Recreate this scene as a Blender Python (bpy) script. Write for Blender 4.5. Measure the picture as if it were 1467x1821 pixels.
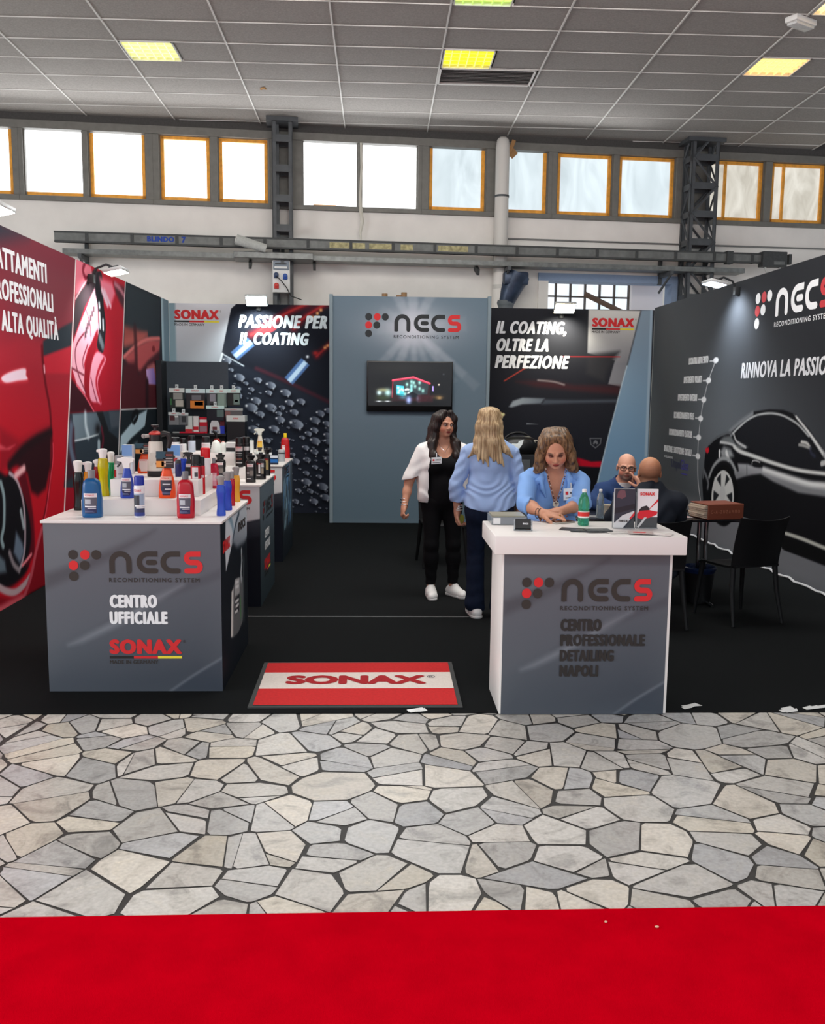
import bpy, bmesh, math, random
import numpy as np
from mathutils import Vector, Matrix, Euler
S = bpy.context.scene
for o in list(bpy.data.objects): bpy.data.objects.remove(o)
COL = S.collection
PI = math.pi
R = math.radians
# ---------------------------------------------------------------- camera
cam_d = bpy.data.cameras.new('camera'); cam = bpy.data.objects.new('camera', cam_d); COL.objects.link(cam)
F_PX = 1620.0
cam_d.sensor_fit = 'HORIZONTAL'; cam_d.sensor_width = 36.0; cam_d.lens = 36.0 * F_PX / 1467.0
cam_d.clip_start = 0.05; cam_d.clip_end = 200
yaw, pitch, roll = math.atan(63.0 / F_PX), math.atan(207.5 / F_PX), 0.011
fw = Vector((math.sin(yaw) * math.cos(pitch), math.cos(yaw) * math.cos(pitch), -math.sin(pitch)))
r0 = Vector((math.cos(yaw), -math.sin(yaw), 0)); u0 = r0.cross(fw)
rr = r0 * math.cos(roll) + u0 * math.sin(roll); uu = u0 * math.cos(roll) - r0 * math.sin(roll)
M4 = Matrix(((rr.x, uu.x, -fw.x, 0), (rr.y, uu.y, -fw.y, 0), (rr.z, uu.z, -fw.z, 1.72), (0, 0, 0, 1)))
cam.matrix_world = M4
S.camera = cam
# ---------------------------------------------------------------- world, lights, exposure
S.view_settings.view_transform = 'Standard'; S.view_settings.look = 'None'
S.view_settings.gamma = 1.0; S.view_settings.use_curve_mapping = False
S.view_settings.exposure = 1.0
W = bpy.data.worlds.new('sky'); S.world = W; W.use_nodes = True
W.node_tree.nodes['Background'].inputs[0].default_value = (0.86, 0.93, 1.0, 1)
W.node_tree.nodes['Background'].inputs[1].default_value = 0.55
def area(name, loc, rot, sx, sy, power, col=(1, 1, 1), spread=180):
    d = bpy.data.lights.new(name, 'AREA'); d.shape = 'RECTANGLE'; d.size = sx; d.size_y = sy
    d.energy = power; d.color = col; d.spread = R(spread)
    o = bpy.data.objects.new(name, d); COL.objects.link(o); o.location = loc; o.rotation_euler = rot
    return o
# added, unseen fill lights behind the camera, at the left and over the stand
area('hall_fill', (0.5, -1.5, 5.5), (R(-18), 0, 0), 9, 3, 205, (1.0, 0.98, 0.95))  # unseen fill added above the aisle to light the foreground and fronts
area('side_fill', (-9.5, 2.5, 3.2), (0, R(-90), 0), 3, 7, 270, (0.98, 1.0, 1.0))  # unseen fill added at the left to brighten the reception counter's side
area('window_daylight', (-1.0, 13.5, 5.0), (R(-100), 0, R(5)), 10, 0.8, 34, (0.97, 0.98, 1.0))
area('stand_fill', (0.5, 8.0, 5.6), (R(24), 0, 0), 6, 4, 250, (1.0, 0.97, 0.92))  # unseen fill added over the stand, tilted to brighten the rear walls
# ---------------------------------------------------------------- materials
def lin(c):
    if isinstance(c, str): c = tuple(int(c[i:i + 2], 16) for i in (0, 2, 4))
    out = []
    for v in c[:3]:
        v = v / 255.0
        out.append(v / 12.92 if v <= 0.04045 else ((v + 0.055) / 1.055) ** 2.4)
    return tuple(out)
MATS = {}
def mat(name, col, rough=0.5, metal=0.0, noise=0.0, nscale=40.0, bump=0.0, bscale=200.0, spec=0.5, trans=0.0, ior=1.45, emit=None, estr=0.0, alpha=1.0, coat=0.0, stretch=None, sheen=0.0):
    if name in MATS: return MATS[name]
    m = bpy.data.materials.new(name); m.use_nodes = True; nt = m.node_tree; N = nt.nodes; L = nt.links
    b = N['Principled BSDF']; c = lin(col)
    b.inputs['Base Color'].default_value = (*c, 1); b.inputs['Roughness'].default_value = rough
    b.inputs['Metallic'].default_value = metal; b.inputs['Specular IOR Level'].default_value = spec
    b.inputs['IOR'].default_value = ior; b.inputs['Transmission Weight'].default_value = trans
    b.inputs['Alpha'].default_value = alpha; b.inputs['Coat Weight'].default_value = coat
    b.inputs['Sheen Weight'].default_value = sheen
    if emit is not None:
        b.inputs['Emission Color'].default_value = (*lin(emit), 1); b.inputs['Emission Strength'].default_value = estr
    if noise or bump:
        tc = N.new('ShaderNodeTexCoord'); co = tc.outputs['Object']
        if stretch:
            mp = N.new('ShaderNodeMapping'); mp.inputs['Scale'].default_value = stretch; L.new(co, mp.inputs[0]); co = mp.outputs[0]
    if noise:
        n = N.new('ShaderNodeTexNoise'); n.inputs['Scale'].default_value = nscale; n.inputs['Detail'].default_value = 5
        L.new(co, n.inputs['Vector'])
        mr = N.new('ShaderNodeMapRange'); mr.inputs[1].default_value = 0.25; mr.inputs[2].default_value = 0.75
        mr.inputs[3].default_value = 1 - noise; mr.inputs[4].default_value = 1 + noise
        L.new(n.outputs[0], mr.inputs[0])
        mx = N.new('ShaderNodeMix'); mx.data_type = 'RGBA'; mx.blend_type = 'MULTIPLY'; mx.inputs[0].default_value = 1
        mx.inputs[6].default_value = (*c, 1); L.new(mr.outputs[0], mx.inputs[7]); L.new(mx.outputs[2], b.inputs['Base Color'])
    if bump:
        n2 = N.new('ShaderNodeTexNoise'); n2.inputs['Scale'].default_value = bscale; n2.inputs['Detail'].default_value = 4
        L.new(co, n2.inputs['Vector'])
        bp = N.new('ShaderNodeBump'); bp.inputs['Strength'].default_value = bump; bp.inputs['Distance'].default_value = 0.01
        L.new(n2.outputs[0], bp.inputs['Height']); L.new(bp.outputs[0], b.inputs['Normal'])
    MATS[name] = m
    return m
def vmat(name, rough=0.55, spec=0.4, bump=0.0, bscale=300.0, noise=0.0, nscale=60.0, emit=0.0, sss=0.0, coat=0.0, stretch=None):
    """material that reads the mesh's printed colours"""
    if name in MATS: return MATS[name]
    m = mat(name, (200, 200, 200), rough=rough, spec=spec, bump=bump, bscale=bscale, noise=noise, nscale=nscale, coat=coat, stretch=stretch)
    nt = m.node_tree; b = nt.nodes['Principled BSDF']
    a = nt.nodes.new('ShaderNodeVertexColor'); a.layer_name = 'Col'
    if noise:
        mx = [n for n in nt.nodes if n.type == 'MIX'][0]; nt.links.new(a.outputs[0], mx.inputs[6])
    else:
        nt.links.new(a.outputs[0], b.inputs['Base Color'])
    if emit:
        nt.links.new(a.outputs[0], b.inputs['Emission Color']); b.inputs['Emission Strength'].default_value = emit
    if sss:
        b.inputs['Subsurface Weight'].default_value = sss; b.inputs['Subsurface Radius'].default_value = (0.01, 0.004, 0.002)
    return m
# ---------------------------------------------------------------- mesh helpers
def link(name, me, parent=None):
    o = bpy.data.objects.new(name, me); COL.objects.link(o)
    if parent is not None: o.parent = parent
    return o
def tag(o, label, cat, group=None, kind=None):
    if label: o['label'] = label
    if cat: o['category'] = cat
    if group: o['group'] = group
    if kind: o['kind'] = kind
    return o
def thing(name, label, cat, loc=(0, 0, 0), rz=0.0, group=None):
    o = bpy.data.objects.new(name, None); COL.objects.link(o); o.empty_display_size = 0.1
    o.location = loc; o.rotation_euler = (0, 0, rz)
    return tag(o, label, cat, group)
def structure(o):
    o['kind'] = 'structure'; return o
def copy_tree(o, parent=None):
    c = o.copy(); COL.objects.link(c)
    if parent is not None: c.parent = parent
    for ch in list(o.children): copy_tree(ch, c)
    return c
class MB:
    """collects shapes; build() links them as one mesh object"""
    def __init__(s): s.v = []; s.f = []; s.m = []; s.mats = []; s.T = None
    def mi(s, m):
        if m not in s.mats: s.mats.append(m)
        return s.mats.index(m)
    def add(s, vs, fs, m):
        k = len(s.v); i = s.mi(m)
        for p in vs:
            p = Vector(p)
            s.v.append(tuple(s.T @ p) if s.T else tuple(p))
        for f in fs: s.f.append(tuple(k + j for j in f)); s.m.append(i)
        return s
    def box(s, x0, x1, y0, y1, z0, z1, m, bev=0.0, rot=None, seg=2):
        c = Vector(((x0 + x1) / 2, (y0 + y1) / 2, (z0 + z1) / 2)); h = Vector((abs(x1 - x0) / 2, abs(y1 - y0) / 2, abs(z1 - z0) / 2))
        bm = bmesh.new(); bmesh.ops.create_cube(bm, size=2.0)
        for v in bm.verts: v.co = Vector((v.co.x * h.x, v.co.y * h.y, v.co.z * h.z))
        if bev: bmesh.ops.bevel(bm, geom=list(bm.edges), offset=min(bev, min(h) * 0.95), segments=seg, profile=0.5, affect='EDGES')
        if rot is not None:
            E = Euler(rot).to_matrix()
            for v in bm.verts: v.co = E @ v.co
        for v in bm.verts: v.co = v.co + c
        bm.verts.index_update(); s.add([v.co.copy() for v in bm.verts], [[v.index for v in f.verts] for f in bm.faces], m); bm.free()
        return s
    def lathe(s, prof, m, c=(0, 0, 0), n=20, sx=1.0, sy=1.0, cap=True, axis='z', sup=2.0):
        """profile [(r, z)] around z; sx, sy squash; sup > 2 squares the section"""
        vs = []; fs = []
        for (r, z) in prof:
            for i in range(n):
                a = 2 * PI * (i + 0.5) / n; ca, sa = math.cos(a), math.sin(a)
                if sup != 2.0:
                    k = (abs(ca) ** sup + abs(sa) ** sup) ** (-1.0 / sup); ca *= k; sa *= k
                p = (r * sx * ca, r * sy * sa, z)
                if axis == 'y': p = (p[0], p[2], p[1])
                if axis == 'x': p = (p[2], p[0], p[1])
                vs.append((p[0] + c[0], p[1] + c[1], p[2] + c[2]))
        for j in range(len(prof) - 1):
            for i in range(n):
                a, b = j * n + i, j * n + (i + 1) % n
                q = (a, b, b + n, a + n)
                fs.append(q if axis != 'y' else q[::-1])
        if cap:
            lo = tuple(range(n))[::-1]; hi = tuple(range((len(prof) - 1) * n, len(prof) * n))
            fs += [lo, hi] if axis != 'y' else [lo[::-1], hi[::-1]]
        return s.add(vs, fs, m)
    def tube(s, pts, r, m, n=8, closed=False, flat=1.0):
        pts = [Vector(p) for p in pts]; rs = r if isinstance(r, (list, tuple)) else [r] * len(pts)
        vs = []; fs = []; up = None; K = len(pts)
        for i, p in enumerate(pts):
            a = pts[(i - 1) % K] if (closed or i > 0) else p; b = pts[(i + 1) % K] if (closed or i < K - 1) else p
            t = (b - a).normalized()
            if up is None:
                up = Vector((0, 0, 1)) if abs(t.z) < 0.9 else Vector((0, 1, 0))
            x = t.cross(up).normalized(); y = x.cross(t).normalized(); up = y
            for k in range(n):
                g = 2 * PI * k / n
                vs.append(p + x * math.cos(g) * rs[i] + y * math.sin(g) * rs[i] * flat)
        for i in range(K if closed else K - 1):
            for k in range(n):
                a, b = i * n + k, i * n + (k + 1) % n; a2, b2 = ((i + 1) % K) * n + k, ((i + 1) % K) * n + (k + 1) % n
                fs.append((a, a2, b2, b))
        if not closed: fs.append(tuple(range(n))); fs.append(tuple(range((K - 1) * n, K * n))[::-1])
        return s.add(vs, fs, m)
    def prism(s, poly, d, m, o=(0, 0, 0), u=(1, 0, 0), v=(0, 0, 1), w=(0, -1, 0)):
        """outline poly in (u, v) at o, pushed out by d along w"""
        o, u, v, w = Vector(o), Vector(u), Vector(v), Vector(w); n = len(poly)
        area2 = sum(poly[i][0] * poly[(i + 1) % n][1] - poly[(i + 1) % n][0] * poly[i][1] for i in range(n))
        if (area2 < 0) == (u.cross(v).dot(w) > 0): poly = poly[::-1]
        a = [o + u * p[0] + v * p[1] for p in poly]; b = [p + w * d for p in a]
        fs = [tuple(range(n, 2 * n)), tuple(range(n))[::-1]] + [(i, (i + 1) % n, n + (i + 1) % n, n + i) for i in range(n)]
        return s.add(a + b, fs, m)
    def quad(s, a, b, c, d, m): return s.add([a, b, c, d], [(0, 1, 2, 3)], m)
    def ball(s, c, r, m, n=14, sx=1, sy=1, sz=1):
        k = n // 2; prof = [(max(r * math.sin(PI * i / k), 1e-4), -r * math.cos(PI * i / k) * sz) for i in range(k + 1)]
        return s.lathe(prof, m, c, n, sx, sy)
    def build(s, name, parent=None, smooth=None, loc=None):
        me = bpy.data.meshes.new(name); me.from_pydata(s.v, [], s.f)
        for m in s.mats: me.materials.append(m)
        me.polygons.foreach_set('material_index', s.m)
        if smooth is not None:
            me.polygons.foreach_set('use_smooth', [True] * len(s.f)); me.set_sharp_from_angle(angle=R(smooth))
        me.validate(); me.update()
        o = link(name, me, parent)
        if loc: o.location = loc
        return o
def mesh_from(name, v, f, m, parent=None, cols=None, smooth=True):
    me = bpy.data.meshes.new(name)
    v = np.asarray(v, np.float32); f = np.asarray(f, np.int32)
    me.vertices.add(len(v)); me.vertices.foreach_set('co', v.ravel())
    me.loops.add(f.size); me.loops.foreach_set('vertex_index', f.ravel())
    me.polygons.add(len(f)); me.polygons.foreach_set('loop_start', np.arange(0, f.size, f.shape[1], dtype=np.int32))
    me.update(calc_edges=True); me.validate()
    if smooth: me.polygons.foreach_set('use_smooth', np.ones(len(f), bool))
    me.materials.append(m)
    if cols is not None:
        ca = me.color_attributes.new('Col', 'FLOAT_COLOR', 'POINT')
        c4 = np.ones((len(v), 4), np.float32); c4[:, :3] = cols
        ca.data.foreach_set('color', c4.ravel())
    me.update()
    return link(name, me, parent)
# ---------------------------------------------------------------- lettering
TXT = {}
def text_mesh(txt, spacing=1.0):
    if (txt, spacing) in TXT: return TXT[(txt, spacing)]
    cu = bpy.data.curves.new('t', 'FONT'); cu.body = txt; cu.space_character = spacing
    cu.fill_mode = 'FRONT'; cu.resolution_u = 3
    o = bpy.data.objects.new('t', cu); COL.objects.link(o)
    dg = bpy.context.evaluated_depsgraph_get(); ev = o.evaluated_get(dg); me = bpy.data.meshes.new_from_object(ev)
    v = np.array([tuple(p.co) for p in me.vertices]).reshape(-1, 3); f = [tuple(p.vertices) for p in me.polygons]
    bpy.data.objects.remove(o); bpy.data.curves.remove(cu); bpy.data.meshes.remove(me)
    TXT[(txt, spacing)] = (v, f)
    return v, f
def put_text(mb, txt, m, o, u, v, w, h, bold=0.0, shear=0.0, spacing=1.0, lift=0.0012, cap=False):
    """lettering whose box (w x h) has its lower left corner at o, along u (reading) and v (up), lifted off the print by lift;
    with cap=True h is the height of the capitals, so accents and tails may stick out. bold thickens every stroke by bold * h on each side"""
    vs, fs = text_mesh(txt, round(max(spacing, 1 + 1.5 * bold * h * len(txt) / w) if w else spacing, 3))
    lo, hi = vs.min(0), vs.max(0)
    if cap: hv, _ = text_mesh('H'); lo = (lo[0], hv[:, 1].min()); hi = (hi[0], hv[:, 1].max())
    o, u, v = Vector(o), Vector(u), Vector(v); n = u.cross(v)
    if w is None: w = (hi[0] - lo[0]) / (hi[1] - lo[1]) * h
    bx, by = bold * h, bold * h * 0.55; sh = shear * h
    kx, ky = (w - 2 * bx - sh) / (hi[0] - lo[0]), (h - 2 * by) / (hi[1] - lo[1])
    P = [((p[0] - lo[0]) * kx + bx, (p[1] - lo[1]) * ky + by) for p in vs]
    offs = [(0, 0)]
    if bold: offs = [(bx * math.cos(a), by * math.sin(a)) for a in np.linspace(0, 2 * PI, 12, endpoint=False)] + [(bx * 0.5, 0), (-bx * 0.5, 0), (0, 0)]
    for i, (dx, dy) in enumerate(offs):
        mb.add([o + u * (x + dx + (y + dy) / h * sh) + v * (y + dy) + n * (lift + i * 0.00005) for x, y in P], fs, m)
    return mb
def text_cap(mb, txt, m, o, u, v, w, cap, bold=0.0, shear=0.0, spacing=1.0):
    put_text(mb, txt, m, o, u, v, w, cap, bold, shear, spacing, cap=True)
def put_polys(mb, polys, m, o, u, v, sx, sy, lift=0.0012):
    o, u, v = Vector(o), Vector(u), Vector(v); n = u.cross(v)
    for P in polys:
        a = sum(P[i][0] * P[(i + 1) % len(P)][1] - P[(i + 1) % len(P)][0] * P[i][1] for i in range(len(P)))
        if a < 0: P = P[::-1]
        q = [o + u * (p[0] * sx) + v * (p[1] * sy) + n * lift for p in P]
        bm = bmesh.new(); vv = [bm.verts.new(x) for x in q]
        fc = bm.faces.new(vv); bmesh.ops.triangulate(bm, faces=[fc]); bm.verts.index_update()
        mb.add([x.co.copy() for x in bm.verts], [[x.index for x in g.verts] for g in bm.faces], m); bm.free()
def stroke_poly(pts, wd, m=None, capr=True):
    """ribbon quads along pts with width wd (list of quads); round caps as discs"""
    out = []
    P = [Vector((p[0], p[1])) for p in pts]
    L_, R_ = [], []
    for i, p in enumerate(P):
        t = (P[min(i + 1, len(P) - 1)] - P[max(i - 1, 0)]).normalized(); nrm = Vector((-t.y, t.x))
        L_.append(p + nrm * wd / 2); R_.append(p - nrm * wd / 2)
    for i in range(len(P) - 1): out.append([tuple(L_[i]), tuple(R_[i]), tuple(R_[i + 1]), tuple(L_[i + 1])])
    return out
def disc(cx, cy, r, n=24): return [(cx + r * math.cos(2 * PI * i / n), cy + r * math.sin(2 * PI * i / n)) for i in range(n)]
def arc(cx, cy, r, a0, a1, n=12): return [(cx + r * math.cos(R(a0 + (a1 - a0) * i / n)), cy + r * math.sin(R(a0 + (a1 - a0) * i / n))) for i in range(n + 1)]

# ================================================================ the hall
M_grout = mat('dark_mortar', (52, 51, 49), rough=0.55, noise=0.2, nscale=30)
def marble_mat():
    m = vmat('marble_paving', rough=0.2, spec=0.6)
    nt = m.node_tree; N = nt.nodes; L = nt.links; b = N['Principled BSDF']
    a = [n for n in N if n.type == 'VERTEX_COLOR'][0]
    tc = N.new('ShaderNodeTexCoord')
    n1 = N.new('ShaderNodeTexNoise'); n1.inputs['Scale'].default_value = 5; n1.inputs['Detail'].default_value = 9; n1.inputs['Roughness'].default_value = 0.62; n1.inputs['Distortion'].default_value = 1.6
    L.new(tc.outputs['Object'], n1.inputs['Vector'])
    cr = N.new('ShaderNodeValToRGB'); e = cr.color_ramp.elements
    e[0].position = 0.34; e[0].color = (0.55, 0.55, 0.55, 1); e[1].position = 0.52; e[1].color = (1, 1, 1, 1)
    x = cr.color_ramp.elements.new(0.44); x.color = (0.86, 0.85, 0.83, 1)
    x = cr.color_ramp.elements.new(0.72); x.color = (1.0, 0.97, 0.9, 1)
    L.new(n1.outputs[0], cr.inputs[0])
    n2 = N.new('ShaderNodeTexNoise'); n2.inputs['Scale'].default_value = 60; n2.inputs['Detail'].default_value = 6
    L.new(tc.outputs['Object'], n2.inputs['Vector'])
    mr = N.new('ShaderNodeMapRange'); mr.inputs[1].default_value = 0.3; mr.inputs[2].default_value = 0.7; mr.inputs[3].default_value = 0.86; mr.inputs[4].default_value = 1.08
    L.new(n2.outputs[0], mr.inputs[0])
    m1 = N.new('ShaderNodeMix'); m1.data_type = 'RGBA'; m1.blend_type = 'MULTIPLY'; m1.inputs[0].default_value = 0.8
    L.new(a.outputs[0], m1.inputs[6]); L.new(cr.outputs[0], m1.inputs[7])
    m2 = N.new('ShaderNodeMix'); m2.data_type = 'RGBA'; m2.blend_type = 'MULTIPLY'; m2.inputs[0].default_value = 1
    L.new(m1.outputs[2], m2.inputs[6]); L.new(mr.outputs[0], m2.inputs[7]); L.new(m2.outputs[2], b.inputs['Base Color'])
    mr2 = N.new('ShaderNodeMapRange'); mr2.inputs[3].default_value = 0.14; mr2.inputs[4].default_value = 0.34
    L.new(n1.outputs[0], mr2.inputs[0]); L.new(mr2.outputs[0], b.inputs['Roughness'])
    return m
def crazy_paving():
    rnd = random.Random(11)
    polys = []
    def area_(P): return 0.5 * abs(sum(P[i][0] * P[(i + 1) % len(P)][1] - P[(i + 1) % len(P)][0] * P[i][1] for i in range(len(P))))
    def split(P, q, n):
        A, B = [], []
        for i in range(len(P)):
            a, b = P[i], P[(i + 1) % len(P)]
            da = (a[0] - q[0]) * n[0] + (a[1] - q[1]) * n[1]; db = (b[0] - q[0]) * n[0] + (b[1] - q[1]) * n[1]
            (A if da >= 0 else B).append(a)
            if da * db < 0:
                t = da / (da - db); x = (a[0] + (b[0] - a[0]) * t, a[1] + (b[1] - a[1]) * t); A.append(x); B.append(x)
        return A, B
    def cell(i, pts, box):
        P = box; x, y = pts[i]
        d = (pts[:, 0] - x) ** 2 + (pts[:, 1] - y) ** 2
        for j in np.argsort(d)[1:26]:
            q = pts[j]; P, _ = split(P, ((x + q[0]) / 2, (y + q[1]) / 2), (x - q[0], y - q[1]))
            if len(P) < 3: break
        return P
    for (x0, x1, y0, y1, ar) in ((-4.2, 4.2, 2.5, 5.4, .047), (-11, -4.2, 2.5, 5.4, .2), (4.2, 12, 2.5, 5.4, .2), (-11, -3.15, 5.4, 15, .3), (-3.15, 4.15, 13.35, 15, .3), (4.15, 12, 5.4, 15, .3)):
        n = int((x1 - x0) * (y1 - y0) / ar); pts = []
        while len(pts) < n:
            q = (rnd.uniform(x0, x1), rnd.uniform(y0, y1))
            if all((q[0] - p[0]) ** 2 + (q[1] - p[1]) ** 2 > ar * .28 for p in pts) or rnd.random() < .02: pts.append(q)
        pts = np.array(pts)
        for i in range(n):
            P = cell(i, pts, [(x0, y0), (x1, y0), (x1, y1), (x0, y1)])
            for Q in ((split(P, (-1.89, 4.0), (.98, -.155))[0], split(P, (-1.91, 4.0), (.98, -.155))[1]) if ar < .1 else [P]):     # the long straight joint on the left
                if len(Q) < 3 or area_(Q) < .002: continue
                if rnd.random() < .6 and area_(Q) > .036:
                    c = np.mean(Q, 0); an = rnd.uniform(0, PI); polys += [k for k in split(Q, tuple(c + np.array((rnd.uniform(-.05, .05), rnd.uniform(-.05, .05)))), (math.cos(an), math.sin(an))) if len(k) > 2]
                else: polys.append(Q)
    V, F, Cc = [], [], []
    tints = [(206, 203, 196), (200, 198, 192), (192, 191, 187), (212, 206, 194), (203, 201, 196), (190, 190, 187), (214, 209, 198), (203, 200, 192), (209, 207, 201), (184, 185, 185), (208, 202, 188)]
    for P in polys:
        cx = sum(p[0] for p in P) / len(P); cy = sum(p[1] for p in P) / len(P)
        Q = []
        for p in P:
            dx, dy = p[0] - cx, p[1] - cy; L_ = math.hypot(dx, dy) + 1e-6
            g = rnd.choice((0.004, 0.005, 0.007, 0.010, 0.016)) if L_ > 0.05 else 0.003
            Q.append((cx + dx * (1 - g / L_), cy + dy * (1 - g / L_)))
        # clip corners now and then so that the mortar opens into small triangles
        Q2 = []
        for i, p in enumerate(Q):
            a, b = Q[i - 1], Q[(i + 1) % len(Q)]
            if rnd.random() < 0.28:
                k = rnd.uniform(0.06, 0.16); l = rnd.uniform(0.06, 0.16)
                Q2 += [(p[0] + (a[0] - p[0]) * k, p[1] + (a[1] - p[1]) * k), (p[0] + (b[0] - p[0]) * l, p[1] + (b[1] - p[1]) * l)]
            else: Q2.append(p)
        k = len(V); c = rnd.choice(tints); w = rnd.uniform(0.9, 1.05); c = lin(tuple(min(255, x * w) for x in c))
        V += [(x, y, 0.0) for x, y in Q2]; Cc += [c] * len(Q2); F.append(tuple(range(k, k + len(Q2))))
    k = len(V); V += [(-11, 0.5, -0.002), (12, 0.5, -0.002), (12, 15.3, -0.002), (-11, 15.3, -0.002)]; Cc += [(0.1, 0.1, 0.1)] * 4
    F.append((k, k + 1, k + 2, k + 3))
    k = len(V); V += [(-11, -6, -0.002), (12, -6, -0.002), (12, 0.5, -0.002), (-11, 0.5, -0.002)]; Cc += [lin((190, 186, 178))] * 4
    F.append((k, k + 1, k + 2, k + 3))
    me = bpy.data.meshes.new('floor'); me.from_pydata(V, [], F)
    me.materials.append(marble_mat()); me.materials.append(M_grout); me.polygons[len(F) - 2].material_index = 1
    for p in me.polygons:
        if p.normal.z < 0: p.flip()
    ca = me.color_attributes.new('Col', 'FLOAT_COLOR', 'POINT')
    ca.data.foreach_set('color', np.concatenate([np.array(Cc, np.float32), np.ones((len(V), 1), np.float32)], 1).ravel())
    return structure(link('floor', me))
crazy_paving()
# ---------------------------------------------------------------- ceiling of mineral tiles in a T-bar grid
M_tile = mat('mineral_tile', (150, 146, 141), rough=0.95, noise=0.16, nscale=55, bump=0.25, bscale=120)
M_tbar = mat('white_tbar', (205, 203, 198), rough=0.6)
CZ = 5.68
def ceiling():
    t = MB()
    xs = [-2.99 + 1.236 * i for i in range(-6, 9)]; ys = [11.65 + 0.6 * i for i in range(-22, 7)]
    light = {(0, -1), (3, -1), (6, -1), (6, -4), (3, -4)}
    for i in range(len(xs) - 1):
        for j in range(len(ys) - 1):
            a, b = xs[i] + 0.006, xs[i + 1] - 0.006; c, d = ys[j] + 0.006, ys[j + 1] - 0.006
            key = (i - 6, j - 22)
            if key == (3, 0): continue                       # the ventilation grille sits here
            if key in light: a = xs[i] + 0.64
            if c > 13.7 + 0.087 * a and j > 24: d = d
            t.quad((a, c, CZ), (a, d, CZ), (b, d, CZ), (b, c, CZ), M_tile)
    for x in xs: t.box(x - 0.0085, x + 0.0085, ys[0], ys[-1], CZ - 0.012, CZ + 0.02, M_tbar)
    for y in ys: t.box(xs[0], xs[-1], y - 0.006, y + 0.006, CZ - 0.008, CZ + 0.02, M_tbar)
    t.box(-12, 13, -2, 16, CZ + 0.28, CZ + 0.34, mat('slab_grey', (90, 88, 85), rough=0.9))
    structure(t.build('ceiling'))
ceiling()
M_alu = mat('satin_aluminium', (170, 172, 172), rough=0.35, metal=0.9)
def ceiling_light(x, y, c, e, s, label):
    t = thing('ceiling_light', label, 'ceiling light', (x, y, CZ), group='recessed ceiling lights')
    f = MB()
    for (a, b, c0, d) in ((0, 0.6, 0, 0.015), (0, 0.6, 0.585, 0.6), (0, 0.015, 0, 0.6), (0.585, 0.6, 0, 0.6)): f.box(a, b, c0, d, -0.014, 0.03, M_tbar)
    f.build('frame', t)
    d = MB(); d.quad((0.015, 0.015, 0.03), (0.015, 0.585, 0.03), (0.585, 0.585, 0.03), (0.585, 0.015, 0.03), mat('lamp_glow_' + label[:9].replace(' ', '_'), c, emit=e, estr=s, rough=0.6)); d.build('diffuser', t)
    g = MB(); mg = mat('louver_' + label[:9].replace(' ', '_'), c, rough=0.3, emit=e, estr=s * 0.45)
    for k in range(1, 6): g.box(0.1 * k - 0.006, 0.1 * k + 0.006, 0.015, 0.585, -0.006, 0.029, mg)
    for k in range(1, 5): g.box(0.015, 0.585, 0.12 * k - 0.006, 0.12 * k + 0.006, -0.006, 0.029, mg)
    g.build('louver', t)
XL = [-2.99 + 1.236 * i for i in range(8)]
ceiling_light(XL[0] + 0.02, 11.05, (225, 225, 150), (236, 238, 150), 0.85, 'pale greenish recessed louvre light far left in the tiled ceiling')
ceiling_light(XL[3] + 0.02, 11.05, (230, 222, 60), (240, 232, 60), 0.8, 'bright yellow recessed louvre light above the black ventilation grille')
ceiling_light(XL[6] + 0.02, 11.05, (250, 215, 150), (252, 214, 140), 0.95, 'peach coloured recessed louvre light at the right of the ceiling')
ceiling_light(XL[6] + 0.02, 9.25, (250, 225, 170), (255, 225, 165), 0.95, 'warm recessed louvre light cut by the upper right corner')
ceiling_light(XL[3] + 0.02, 9.25, (190, 220, 120), (190, 225, 110), 0.8, 'green tinted recessed louvre light cut by the top edge')
def vent():
    t = thing('ceiling_vent', 'black slatted air grille in a white frame next to the yellow ceiling light', 'air vent', (XL[3], 11.65, CZ))
    f = MB()
    for (a, b, c, d) in ((0.01, 1.2, 0.01, 0.035), (0.01, 1.2, 0.565, 0.59), (0.01, 0.035, 0.01, 0.59), (1.175, 1.2, 0.01, 0.59)): f.box(a, b, c, d, -0.016, 0.02, M_tbar, bev=0.003)
    f.build('frame', t)
    b = MB(); b.quad((0.02, 0.02, 0.06), (0.02, 0.58, 0.06), (1.19, 0.58, 0.06), (1.19, 0.02, 0.06), mat('vent_black', (14, 14, 14), rough=0.8)); b.build('backing', t)
    s = MB()
    for k in range(10): s.box(0.035, 1.175, 0.06 + 0.05 * k, 0.062 + 0.05 * k + 0.022, 0.0, 0.006, mat('vent_slat', (120, 118, 116), rough=0.5), rot=(R(35), 0, 0))
    s.build('slats', t)
vent()
def emergency_lamp():
    t = thing('emergency_lamp', 'white plastic emergency lamp hanging under the ceiling in the upper right corner', 'emergency lamp', (4.407, 9.97, 5.62), R(30))
    b = MB(); b.box(-0.17, 0.17, -0.075, 0.075, 0.0, 0.06, mat('lamp_white', (222, 222, 218), rough=0.4), bev=0.012); b.build('housing', t, 40)
    d = MB(); d.box(-0.15, 0.15, -0.06, 0.06, -0.03, 0.0, mat('lamp_cover', (200, 202, 200), rough=0.25, noise=0.1), bev=0.01); d.build('lens_cover', t, 40)
emergency_lamp()
stn = MB(); 
for (dx, dy, r) in ((0, 0, 0.035), (0.03, 0.03, 0.022), (-0.025, 0.045, 0.018), (0.02, -0.03, 0.02)): stn.lathe([(r, 0), (r * 0.8, -0.004)], mat('rust_stain', (168, 122, 62), rough=0.9, noise=0.3), (dx, dy, 0), 12)
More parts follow.
